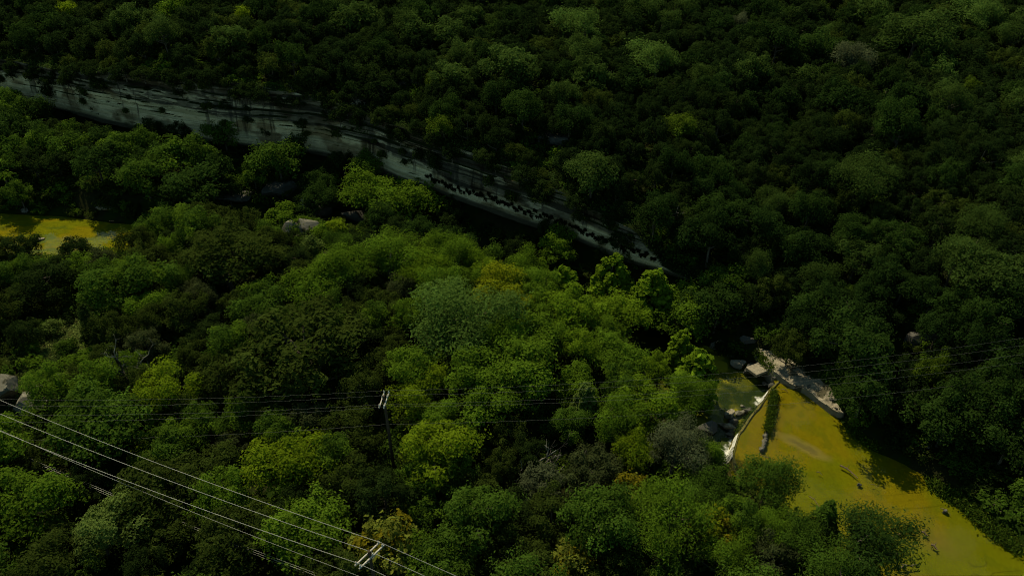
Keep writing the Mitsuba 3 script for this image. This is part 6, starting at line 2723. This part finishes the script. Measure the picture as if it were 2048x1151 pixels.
boulder('rock_slab', -47.2, 109.3, (8.4, 2.4, 1.8), 'long low grey slab edge across the shady gorge', 'grey_stone', -8, 10, 0.2, 3, layered=True, category='rock')
boulder('boulder', -39.8, 110.8, (5.4, 3.6, 3.2), 'dim grey boulder high in the rockfall under the cliff', 'grey_stone', 20, 0, 0.2, 4)
boulder('boulder', -34.4, 108.7, (3.6, 2.6, 2.2), 'white-topped boulder in the rockfall', 'pale_stone', -20, 8, 0.2, 5)
boulder('boulder', -32.0, 106.6, (3.4, 2.6, 2.4), 'blue-grey boulder leaning beside the white-topped boulder', 'grey_stone', 30, 12, 0.2, 6)
boulder('boulder', -35.9, 98.6, (2.4, 1.3, 0.9), 'thin pale rock tilted among bright bushes', 'limestone', 20, 15, 0.15, 7)
boulder('boulder', -33.6, 94.9, (3.2, 2.8, 3.2), 'flat-topped boulder with a black shadowed front', 'limestone', 25, -8, 0.15, 8, layered=True)
boulder('boulder', -30.8, 94.9, (3.3, 2.8, 3.0), 'striped grey boulder of the rockfall pair', 'limestone', -15, 14, 0.15, 9, layered=True)
boulder('rock', -30.1, 92.8, (1.7, 1.0, 0.8), 'small bright white rock below the striped boulder', 'pale_stone', 10, 0, 0.15, 10, category='rock')
boulder('rock', -31.9, 93.0, (0.9, 0.8, 1.1), 'little white rock wedged between the boulder pair', 'pale_stone', 50, 0, 0.15, 11, category='rock')
boulder('boulder', -26.0, 105.0, (4.6, 3.0, 2.6), 'dark grey boulder in shade below the lumpy round tree', 'grey_stone', 8, 6, 0.25, 12)
boulder('boulder', -55.6, 58.2, (4.2, 3.6, 4.6), 'tall pale boulder with a dark split face at the left edge', 'limestone', 15, -12, 0.15, 30)
boulder('boulder', -52.3, 56.8, (3.5, 2.4, 2.0), 'rounded pale boulder below the tall boulder', 'limestone', -12, 6, 0.2, 14)
boulder('rock', -53.1, 59.4, (2.2, 1.4, 1.0), 'flat brown rock ledge behind the boulders', 'limestone', 0, 5, 0.2, 15, category='rock')
boulder('rock', -51.6, 60.6, (1.8, 1.2, 0.7), 'small rock under a fallen pale branch', 'grey_stone', 40, 5, 0.2, 16, category='rock')
v, f = box((2.4, 1.9, 0.42), [0, 0, 0], 0.45, 0.05)
v[:, 2] += 0.10 * v[:, 0] - 0.12 * v[:, 1] + 0.05 * (meshkit.noise(v * 1.7, 4) - 0.5)
put('concrete_slab', (v + [30.0, 66.1, -0.2], f), 'pale_stone', smooth=20)
say('concrete_slab', 'flat pinkish slab tilted beside the green pool', 'slab')
PLACED.append((30.05, 66.1, 1.3, 'flat pinkish slab beside the green pool'))
boulder('boulder', 29.5, 66.9, (2.2, 1.8, 1.2), 'dark rock carrying the flat pinkish slab', 'grey_stone', 28, 0, 0.2, 17, z=-1.3)
boulder('rock', 28.2, 67.9, (1.9, 1.4, 1.0), 'low whitish rock next to the pinkish slab', 'limestone', -20, 0, 0.2, 18, z=-1.3, category='rock')
boulder('boulder', 22.0, 57.1, (2.3, 1.9, 1.7), 'smooth grey boulder on the near edge of the pool', 'grey_stone', 10, 0, 0.2, 19, z=-1.5)
boulder('rock', 25.0, 59.4, (1.9, 1.0, 1.0), 'pale wedge of rock at the pool edge, upper one', 'pale_stone', 35, 18, 0.2, 20, z=-1.35, category='rock')
boulder('rock', 24.4, 57.5, (2.3, 1.0, 0.8), 'pale wedge of rock at the pool edge, lower one', 'pale_stone', -30, 14, 0.2, 21, z=-1.35, category='rock')
boulder('rock_slab', 26.8, 71.6, (3.8, 1.5, 1.0), 'dim slab at the back of the dark pool bank', 'limestone', -8, 8, 0.2, 22, category='rock', layered=True)
boulder('boulder', 29.6, 70.4, (2.0, 1.5, 1.2), 'shaded jumbled boulder above the whitish rock', 'grey_stone', 20, 0, 0.2, 23)
boulder('rock', 27.9, 70.2, (1.3, 1.0, 0.9), 'shaded rock between the dim slab and jumbled boulder', 'limestone', 60, 10, 0.2, 24, category='rock')
boulder('rock', 26.6, 69.4, (1.4, 1.2, 0.9), 'small shaded rock at the waterline below the dim slab', 'limestone', 0, 0, 0.2, 25, category='rock')
boulder('rock_outcrop', -17.6, 122.9, (5.0, 3.0, 2.4), 'pale rock patch on the slope above the cliff', 'limestone', -25, 25, 0.35, 26, category='rock')
boulder('rock_outcrop', -19.6, 123.6, (2.6, 2.0, 1.4), 'smaller pale rock at the end of the slope rock patch', 'limestone', 15, 25, 0.35, 27, category='rock')
boulder('rock_outcrop', 47.3, 65.3, (3.4, 2.4, 2.2), 'grey rock face in the dark trees above the far wires', 'grey_stone', -25, 20, 0.3, 28, category='rock')
boulder('rock', -67.4, 106.0, (3.4, 1.4, 0.9), 'low white rock on the shady bank of the yellow shallows', 'pale_stone', 5, 0, 0.25, 29, category='rock')
boulder('rock', -75.4, 98.6, (1.7, 0.9, 0.5), 'white rock lying in the yellow shallows', 'pale_stone', 25, 0, 0.3, 31, z=-2.2, category='rock')
boulder('rock', -82.0, 107.2, (1.6, 0.9, 0.8), 'grey rock at the far waterline of the shallows', 'limestone', -10, 0, 0.25, 32, category='rock')
boulder('rock_outcrop', 6.4, 105.2, (4.6, 2.6, 2.6), 'small blue-grey rock face hidden above the ferns', 'grey_stone', -20, 15, 0.3, 33, category='rock')
boulder('rock', 43.6, 53.0, (1.5, 0.9, 0.8), 'lit white rock on the dark pond bank', 'pale_stone', -30, 0, 0.2, 34, category='rock')

r = np.random.default_rng(66)
for i in range(18):
    x, y = -32.5 + r.normal(0, 4.2), 95.5 + r.normal(0, 3.2)
    z_ = r.uniform(0.6, 1.5)
    v, f = rock((z_ * 1.3, z_, z_ * 0.8), 600 + i, 9, 2, layered=bool(i % 2))
    k = key('rubble_stone')
    put(k, (v + [x, y, float(land([(x, y)])[0]) + 0.15 * z_], f), ('pale_stone', 'limestone', 'grey_stone')[i % 3], smooth=16)
    say(k, 'small pale stone lying among the bushes of the rockfall', 'stone', 'stones among the bushes of the rockfall')

# pale ledge along the far end of the pond
led = Polygon([(30.6, 69.0), (31.8, 68.8), (33.4, 67.6), (35.2, 65.2), (36.7, 61.6), (37.0, 58.0), (36.2, 58.6), (34.3, 61.9), (32.2, 63.6), (31.5, 64.8), (30.9, 66.8)])
v, f = plate(led.buffer(0.25), 0.35, 0.2, lambda p: 0.38 + 0.30 * (meshkit.fbm(np.c_[p * 0.9, p[:, :1] * 0], 5, 31) - 0.5) * 2 + 0.09 * np.floor(5 * meshkit.noise(np.c_[p * 0.7, p[:, :1] * 0], 5)))
rim = trimesh.Trimesh(v, f, process=False)
e = rim.edges[trimesh.grouping.group_rows(rim.edges_sorted, require_count=1)]
low = v.copy()
low[:, 2] = -1.9
nv = len(v)
f2 = np.vstack([f] + [np.array([[a, nv + a, nv + b], [a, nv + b, b]]) for a, b in e])
put('rock_ledge', (np.vstack([v, low]), f2), 'pale_stone', smooth=35)
say('rock_ledge', 'bright bare rock ledge dappled with shade along the pond', 'rock ledge')
PLACED.append((34.0, 64.0, 1.2, 'bright bare rock ledge'))
r = np.random.default_rng(8)
for i in range(26):
    q_ = np.array(led.exterior.interpolate(r.uniform(0, led.exterior.length)).coords[0]) + r.normal(0, 0.35, 2)
    z_ = r.uniform(0.3, 1.0) ** 1.5
    v, f = rock((z_ * r.uniform(0.8, 1.4), z_, z_ * r.uniform(0.4, 0.8)), 400 + i, 10, 2)
    a_ = r.uniform(0, 6.28)
    v = np.c_[v[:, 0] * math.cos(a_) - v[:, 1] * math.sin(a_), v[:, 0] * math.sin(a_) + v[:, 1] * math.cos(a_), v[:, 2]]
    k = key('ledge_stone')
    put(k, (v + [q_[0], q_[1], 0.42 if contains_xy(led, q_[0], q_[1]) else 0.08], f), 'pale_stone' if i % 3 else 'grey_stone', smooth=16)
    say(k, 'small loose stone scattered along the rim of the rock ledge', 'stone', 'loose stones along the rim of the rock ledge')

# ---------------------------------------------------------------- divider: a low row of stones with grass
DIV = np.array([(30.6, 61.8), (29.8, 60.0), (29.1, 58.2), (28.0, 55.6), (26.8, 53.1)])
dl = LineString(DIV)
say('stone_row', 'low overgrown row of stones dividing the pond', 'stone wall')
r = np.random.default_rng(77)
for i in range(30):
    p = np.array(dl.interpolate(dl.length * (i + 0.5) / 30).coords[0]) + r.normal(0, 0.08, 2)
    v, f = rock((r.uniform(0.45, 0.7), r.uniform(0.4, 0.6), r.uniform(0.4, 0.6)), 200 + i, 9, 1)
    put('stone_row__stone' + ('' if i == 0 else f'_{i:03d}'), (v + [p[0], p[1], -0.02], f), 'limestone')


def tufts(P, n, size, tone, seed, spread, tall):
    """grass and herbs: blades rising from the points P"""
    r = np.random.default_rng(seed)
    C = P[r.integers(len(P), size=n)] + np.c_[r.normal(0, spread, (n, 2)), np.abs(r.normal(0, tall, n))]
    N = unit(np.c_[r.normal(0, 1, (n, 2)), r.uniform(0.1, 1.0, n)])
    return leaves(C, N, size, 0.32, r, TONES[tone] if isinstance(tone, str) else tone, 0.35, hang=-0.6)


def bank(name, label, pts, n, size, tone, seed, spread, tall, z=None):
    ln = LineString(pts)
    P = np.array([ln.interpolate(t * ln.length).coords[0] for t in np.linspace(0, 1, 80)])
    zz_ = land(P) if z is None else np.full(len(P), z)
    v, f, c = tufts(np.c_[P, zz_ if z is not None else np.maximum(zz_, -0.05)], n, size, tone, seed, spread, tall)
    put(name, (v, f), 'leaf', color=c)
    say(name, label, kind='stuff')


bank('wall_grass', 'grass and herbs growing on the stone row in the pond', DIV[:4], 2300, 0.15, (0.050, 0.085, 0.010), 5, 0.24, 0.22, 0.15)
bank('bank_grass', 'bright grass fringe where the ledge meets the pond bank', [(37.3, 56.4), (38.0, 54.8), (39.0, 53.4)], 2200, 0.17, (0.055, 0.10, 0.010), 6, 0.32, 0.18)
bank('reed_bank', 'green herbs and reeds along the lower right pond bank', [(42.9, 48.6), (43.9, 47.3), (44.8, 46.2), (45.4, 44.6), (46.2, 42.9), (47.3, 41.2)], 6500, 0.19, (0.058, 0.098, 0.012), 7, 0.42, 0.30)
bank('pool_herbs', 'low green herbs between the pinkish slab and the ledge', [(30.4, 68.6), (31.0, 66.6), (31.6, 65.0)], 1500, 0.16, (0.055, 0.095, 0.010), 8, 0.32, 0.25, 0.2)
bank('shore_grass', 'grass along the near bank of the yellow shallows', [(-94, 92.4), (-82, 91.4), (-74, 90.4), (-66, 89.8), (-59, 92.6)], 5000, 0.2, (0.062, 0.105, 0.012), 9, 0.55, 0.2)
_v, _f, _c2 = tufts(CLIFF_TOP, 16000, 0.17, 'dark', 21, 0.3, 0.25)
put('rim_herbs', (_v, _f), 'leaf', color=_c2)
say('rim_herbs', 'dark grass and herbs along the rim of the cliff', kind='stuff')
r = np.random.default_rng(12)
cx = np.c_[r.normal(-51.5, 3.2, 900), r.normal(66.5, 4.2, 900)]
_v, _f, _c2 = tufts(np.c_[cx, land(cx)], 24000, 0.15, (0.150, 0.195, 0.055), 13, 0.4, 0.12)
put('clearing_grass', (_v, _f), 'leaf', color=_c2)
say('clearing_grass', 'rough pale green grass in the clearing behind the grey boulders', kind='stuff')

r = np.random.default_rng(44)
for i in range(22):
    d = (0.4, 5.4, 6.2, 7.0, 7.8, 8.8, 9.8, 10.6, 15.6, 16.4)[i % 10] + r.uniform(-0.4, 0.4)
    q_ = np.array(crest.interpolate(d).coords[0])
    o_ = np.array([np.interp(d, L, out_[:, 0]), np.interp(d, L, out_[:, 1])])
    q_ = q_ + o_ * r.uniform(0.6, 1.9)
    z_ = r.uniform(0.35, 0.95)
    v, f = rock((z_ * 1.3, z_, z_ * 0.9), 500 + i, 10, 2)
    k = key('pool_stone')
    put(k, (v + [q_[0], q_[1], -1.30], f), ('limestone', 'grey_stone', 'grey_stone')[i % 3], smooth=16)
    say(k, 'small wet stone lying along the foot of the weir', 'stone', 'stones along the foot of the weir')
bank('weir_herbs', 'green herbs clinging to the downstream face of the weir', [tuple(crest.interpolate(d).coords[0] + np.array([-0.35, 0.1])) for d in (5.2, 7.0, 9.0, 10.8)], 900, 0.12, (0.055, 0.095, 0.012), 10, 0.18, 0.12, -0.5)

# ---------------------------------------------------------------- floating wood
def log(name, a, b, rad, label, z=0.02, cat='log', bend=0.1, mat='drift_wood', stub=True):
    k = key(name)
    a, b = np.array(a, float), np.array(b, float)
    t = np.linspace(0, 1, 7)
    P = np.c_[a + (b - a) * t[:, None], np.full(7, z)]
    P[:, :2] += bend * np.sin(t * 4.0)[:, None] * np.array([-(b - a)[1], (b - a)[0]]) / np.hypot(*(b - a))
    P[:, 2] += 0.05 * np.sin(t * 5)
    parts = [tube(P, rad * (1 - 0.5 * t), 7)]
    if stub:
        d = np.array([-(b - a)[1], (b - a)[0]]) / np.hypot(*(b - a))
        parts.append(tube([P[2], P[2] + [d[0] * 0.35, d[1] * 0.35, 0.22]], [rad * 0.5, rad * 0.2], 5))
        parts.append(tube([P[4], P[4] + [-d[0] * 0.3, -d[1] * 0.3, 0.16]], [rad * 0.4, rad * 0.15], 5))
    put(k, join(parts), mat, smooth=40)
    say(k, label, cat)


log('driftwood_log', (34.35, 51.0), (35.65, 49.4), 0.10, 'longest reddish-brown log floating in mid pond')
log('driftwood_log', (39.2, 42.9), (39.65, 42.45), 0.11, 'short brown log floating near the lower right, upper one', bend=0.03)
log('driftwood_log', (39.5, 41.5), (39.85, 41.0), 0.12, 'short dark log floating near the lower right, lower one', bend=0.04)
log('driftwood_branch', (36.6, 48.5), (37.2, 48.2), 0.035, 'thin stick floating just past the pond stone', stub=False)
log('driftwood_branch', (29.7, 46.9), (30.4, 45.7), 0.05, 'dark branch poking over the water by the pointed evergreen', z=0.2)
log('driftwood_branch', (31.6, 50.1), (32.1, 49.8), 0.05, 'small stick on the dark algae swirl', stub=False)
log('driftwood_branch', (27.2, 51.9), (26.0, 52.6), 0.05, 'brown branch lying across the near end of the stone row', z=0.12)
log('driftwood_branch', (42.3, 45.6), (43.0, 44.9), 0.05, 'thin pale stick by the reedy bank', stub=False)
log('driftwood_branch', (31.6, 62.3), (32.3, 62.0), 0.05, 'pale stick near the top corner of the pond', stub=False)
boulder('rock', 35.4, 48.55, (0.55, 0.4, 0.35), 'single dark stone breaking the pond surface', 'grey_stone', 10, 0, 0.3, 50, z=-0.12, category='stone')
boulder('rock', 42.6, 45.3, (0.5, 0.4, 0.5), 'small dark stump-like stone off the reedy bank', 'grey_stone', 10, 0, 0.3, 51, z=-0.15, category='stone')
say('driftwood_pile', 'tangle of dark driftwood floating at the bottom of the pond', 'driftwood pile')
r = np.random.default_rng(31)
for i in range(9):
    c = np.array([36.15, 39.15]) + r.normal(0, [0.42, 0.14])
    g = r.uniform(-0.5, 0.5)
    d = np.array([math.cos(g), math.sin(g)]) * r.uniform(0.2, 0.5)
    put('driftwood_pile__branch' + ('' if i == 0 else f'_{i:03d}'), tube([[*(c - d), 0.03], [*c, 0.12 + 0.05 * r.random()], [*(c + d), 0.04]], [0.07, 0.06, 0.03], 6), 'bark' if i % 3 else 'drift_wood', smooth=40)

# ---------------------------------------------------------------- ferns hanging in a row on the pale band
NF = 86
s_a, s_b = _c[10] - 1.0, _c[15] - 0.5
r = np.random.default_rng(91)
for i in range(NF):
    s = s_a + (s_b - s_a) * (i + r.uniform(0.1, 0.9)) / NF
    x, y, ax_, ay_ = (float(a) for a in CLIFF_AT(s))
    zc = 5.45 + 0.2 * math.sin(s * 0.5) + (0.42 if i % 3 == 1 else 0.0) + r.normal(0, 0.16)
    # where the rock face is at that height
    row = int(np.clip(np.searchsorted(ss_, s), 0, len(ss_) - 1))
    o = float(np.interp(zc, zz, off[row]))
    n = 64
    w = r.uniform(0.09, 0.22)
    C = np.c_[w * np.clip(r.normal(0, 1, n), -1.6, 1.6), r.uniform(0, 0.25, n), -r.uniform(0.4, 0.8) * r.beta(1.2, 1.8, n)]
    Cw = np.c_[x + ax_ * (o + C[:, 1]) - ay_ * C[:, 0], y + ay_ * (o + C[:, 1]) + ax_ * C[:, 0], zc + C[:, 2]]
    v, f, c = leaves(Cw, np.c_[np.full(n, ax_), np.full(n, ay_), np.full(n, 0.3)] + 0.6 * r.normal(size=(n, 3)), 0.14, 0.55, r, (0.012, 0.016, 0.006), 0.3, hang=0.8)
    k = key('hanging_fern')
    put(k, (v, f), 'leaf', color=c)
    say(k, 'small dark fern tuft hanging in the row along the pale cliff band', 'fern', 'ferns hanging along the pale cliff band')

# ---------------------------------------------------------------- shrubs clinging to the rock
r = np.random.default_rng(17)
for i in range(70):
    s = r.uniform(_c[3] + 2, _c[15])
    row = int(np.clip(np.searchsorted(ss_, s), 0, len(ss_) - 1))
    hi = float(E_[row, 0])
    zc = r.uniform(6.2, max(6.6, hi - 0.3)) if i % 3 else hi - r.uniform(0.0, 0.8)
    if zc > hi:
        continue
    o = float(np.interp(zc, zz, off[row]))
    x, y, ax_, ay_ = (float(a) for a in CLIFF_AT(s))
    k = key('cliff_shrub')
    q_ = r.uniform(0.5, 1.15)
    stand(k, model('U', int(r.integers(3)), ('dark', 'olive', 'dark')[i % 3], True), x + ax_ * (o - 0.1), y + ay_ * (o - 0.1), zc - 0.5 * q_, q_ * 0.8, q_ * 0.85, r.uniform(0, 360))
    say(k, 'small dark shrub clinging to a ledge of the cliff face', 'shrub', 'shrubs clinging to the cliff face')

r = np.random.default_rng(23)
for i in range(46):
    s = _c[3] - 12 + (_c[15] - _c[3] + 8) * (i + r.uniform(0, 1)) / 46
    row = int(np.clip(np.searchsorted(ss_, s), 0, len(ss_) - 1))
    hi = float(E_[row, 0])
    zc = hi - r.uniform(0.2, 3.4 if hi > 8 else 1.4)
    o = float(np.interp(zc, zz, off[row]))
    x, y, ax_, ay_ = (float(a) for a in CLIFF_AT(s))
    k = key('ledge_juniper')
    q_ = r.uniform(0.45, 0.85)
    stand(k, model('J', int(r.integers(5)), ('deep', 'dark', 'deep')[i % 3], True), x + ax_ * (o + 0.1), y + ay_ * (o + 0.1), zc - 0.9 * q_, q_, q_ * 0.8, r.uniform(0, 360))
    say(k, 'dark juniper hanging over the upper half of the cliff face', 'juniper', 'junipers hanging over the upper cliff face')

# ---------------------------------------------------------------- dead trees
def dead(x, y, h, lab, seed, mat):
    k = key('dead_tree')
    r = np.random.default_rng(seed)
    z = float(land([(x, y)])[0])
    trunk, limbs = [], []

    def grow(p, d, l, rad, depth):
        n = 4
        P = [p]
        for _ in range(n):
            d = unit(d + r.normal(0, 0.20, 3) + [0, 0, 0.05])
            P.append(P[-1] + d * l / n)
        (trunk if depth == 0 else limbs).append(tube(P, rad * np.linspace(1, 0.5, n + 1), 6 if depth < 2 else 4, cap=depth == 0))
        if depth < 3:
            for _ in range(3 if depth else 5):
                i = int(r.integers(2, n + 1))
                dd = unit(d + r.normal(0, 0.75, 3) + [0, 0, 0.25])
                grow(P[i], dd, l * r.uniform(0.45, 0.72), rad * 0.5, depth + 1)

    grow(np.array([x, y, z - 0.3]), unit(np.array([r.normal(0, 0.15), r.normal(0, 0.15), 1.0])), h * 0.62, 0.028 * h, 0)
    put(f'{k}__trunk', join(trunk), 'bark' if mat == 'dead_bark' else mat, smooth=50)
    put(f'{k}__branch', join(limbs), mat, smooth=50)
    say(k, lab, 'dead tree')
    PLACED.append((x, y, 0.5, lab))


for i, (x, y, h, lab) in enumerate(DEAD):
    dead(x, y, h, lab, 300 + i, 'white_bark' if ('pale' in lab or 'small white' in lab) else 'dead_bark')

# ---------------------------------------------------------------- the forest between
rows = [l.split() for l in FILL.strip().splitlines()]
fx_ = np.array([[float(a) for a in l[:4]] for l in rows])
fk = [(l[4], l[5]) for l in rows]
fz = land(fx_[:, :2])
size_ = fx_[:, 2] / np.sqrt(fx_[:, 0] ** 2 + fx_[:, 1] ** 2 + (CAM_Z - fz - 3) ** 2)
# outside the frame at the sides or below it: kept only for their shade, so never among the single ones
a_ = np.abs(fx_[:, 0]) / (fx_[:, 1] * math.cos(_p) + (CAM_Z - fz - 3) * math.sin(_p))
inside = (a_ < 0.72) & (fx_[:, 1] > 36)
room = {'J': 290, 'B': 290, 'F': 200}
for m_ in MARKS:
    if m_[4] in room:
        room[m_[4]] -= 1
single = np.zeros(len(rows), bool)
for kd, n in room.items():
    idx = [i for i in np.argsort(-size_) if fk[i][0] == kd and inside[i]][:n]
    single[idx] = True
PL = np.array([(a, b, c) for a, b, c, _ in PLACED])
TXT = [d for *_, d in PLACED]
LOOK = {('F', 'bright'): 'bright feathery tree', ('J', 'deep'): 'blackish juniper', ('B', 'deep'): 'very dark tree', ('B', 'dim'): 'dim green tree', ('F', 'dim'): 'dim feathery tree', ('J', 'dark'): 'dark juniper', ('J', 'olive'): 'olive juniper', ('J', 'greyolive'): 'grey-olive juniper', ('B', 'mid'): 'green tree', ('B', 'dark'): 'dark tree', ('B', 'bright'): 'bright tree',
        ('F', 'mid'): 'feathery tree', ('F', 'soft'): 'soft pale tree'}
used = {}
label_of = {}
order = np.argsort(-size_)
for i in order:                                   # the one nearest to a landmark on each side of it is told by that
    if not single[i]:
        continue
    x, y, r_ = fx_[i, 0], fx_[i, 1], fx_[i, 2]
    d = np.hypot(PL[:, 0] - x, PL[:, 1] - y) - PL[:, 2] - r_
    for j in np.argsort(d)[:9]:
        if d[j] > 3.0:
            break
        dx, dy = x - PL[j, 0], y - PL[j, 1]
        side = ('just behind' if dy > 0 else 'just in front of') if abs(dy) > abs(dx) else ('close to the right of' if dx > 0 else 'close to the left of')
        t = f'{LOOK[fk[i]]} {side} the {TXT[j]}'
        if len(t.split()) <= 16 and (LOOK[fk[i]], side, j) not in used:
            used[(LOOK[fk[i]], side, j)] = i
            label_of[i] = t
            break


def zone(x, y):
    D, (cl,) = along(np.array([[x, y]]), FOOT, CLIFFY)
    if D[0] > 0:
        return ('on the hill above the cliff', 'hill above the cliff') if cl[0] > 0.5 else ('on the dark slope beyond the pond', 'slope beyond the pond')
    if pond_dist(np.array([[x, y]]))[0] < 10:
        return ('on the pond shore', 'pond shore') if x < 36 else ('on the bank beyond the pond', 'bank beyond the pond')
    if y > 84:
        return ('in the shaded gorge below the cliff', 'gorge below the cliff')
    if y < 48:
        return ('in the near forest under the wires and below', 'near forest')
    return ('in the middle forest between far wires and gorge', 'middle forest')


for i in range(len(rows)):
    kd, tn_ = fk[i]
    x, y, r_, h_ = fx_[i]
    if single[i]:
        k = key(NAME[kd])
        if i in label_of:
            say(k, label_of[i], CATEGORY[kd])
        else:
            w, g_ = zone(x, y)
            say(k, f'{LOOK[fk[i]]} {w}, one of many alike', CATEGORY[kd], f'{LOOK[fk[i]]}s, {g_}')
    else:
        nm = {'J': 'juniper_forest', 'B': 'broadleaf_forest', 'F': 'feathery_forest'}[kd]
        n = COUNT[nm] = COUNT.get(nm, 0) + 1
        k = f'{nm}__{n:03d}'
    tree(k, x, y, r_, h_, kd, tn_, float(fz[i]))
say('juniper_forest', 'mass of small dark junipers covering the far hillside', kind='stuff')
say('broadleaf_forest', 'far leafy trees scattered through the dark hillside forest', kind='stuff')
say('feathery_forest', 'far soft pale trees dotted through the hillside forest', kind='stuff')

# undergrowth that closes the gaps between the trunks
r = np.random.default_rng(55)
P = np.c_[r.uniform(-150, 120, 19000), r.uniform(28, 190, 19000)]
ok = np.abs(P[:, 0]) < 0.75 * (P[:, 1] * 0.81 + 34)
D, (cl,) = along(P, FOOT, CLIFFY)
ok &= ~((cl > 0.3) & (D > -1.8) & (D < 0.6)) & ~((D > 14) & (r.random(len(P)) < 0.35))
Cd, (cw,) = along(P, CREEK, CREEK_W)
ok &= (np.abs(Cd) - cw > 0.8) & (pond_dist(P) > 0.8) & ~contains_xy(led.buffer(0.6), P[:, 0], P[:, 1]) & ~contains_xy(POOL.buffer(1.0), P[:, 0], P[:, 1])
ok &= (np.hypot(P[:, 0] + 54, P[:, 1] - 58) > 3.4) & ~((np.hypot((P[:, 0] + 51.5) / 5.0, (P[:, 1] - 66.5) / 6.5) < 1) & (r.random(len(P)) < 0.85))
P = P[ok]
pz = land(P)
UN = {}
for i, (x, y) in enumerate(P):
    tn_ = ('mid', 'dark', 'olive', 'bright')[int(r.choice(4, p=[0.35, 0.35, 0.2, 0.1]))]
    g = model('G', int(r.integers(3)), tn_, False)
    stand(f'undergrowth__{i + 1:03d}', g, x, y, pz[i] - 0.05, r.uniform(0.5, 1.0), r.uniform(0.35, 0.85), r.uniform(0, 360))
say('undergrowth', 'low bushes and saplings filling the forest floor', kind='stuff')
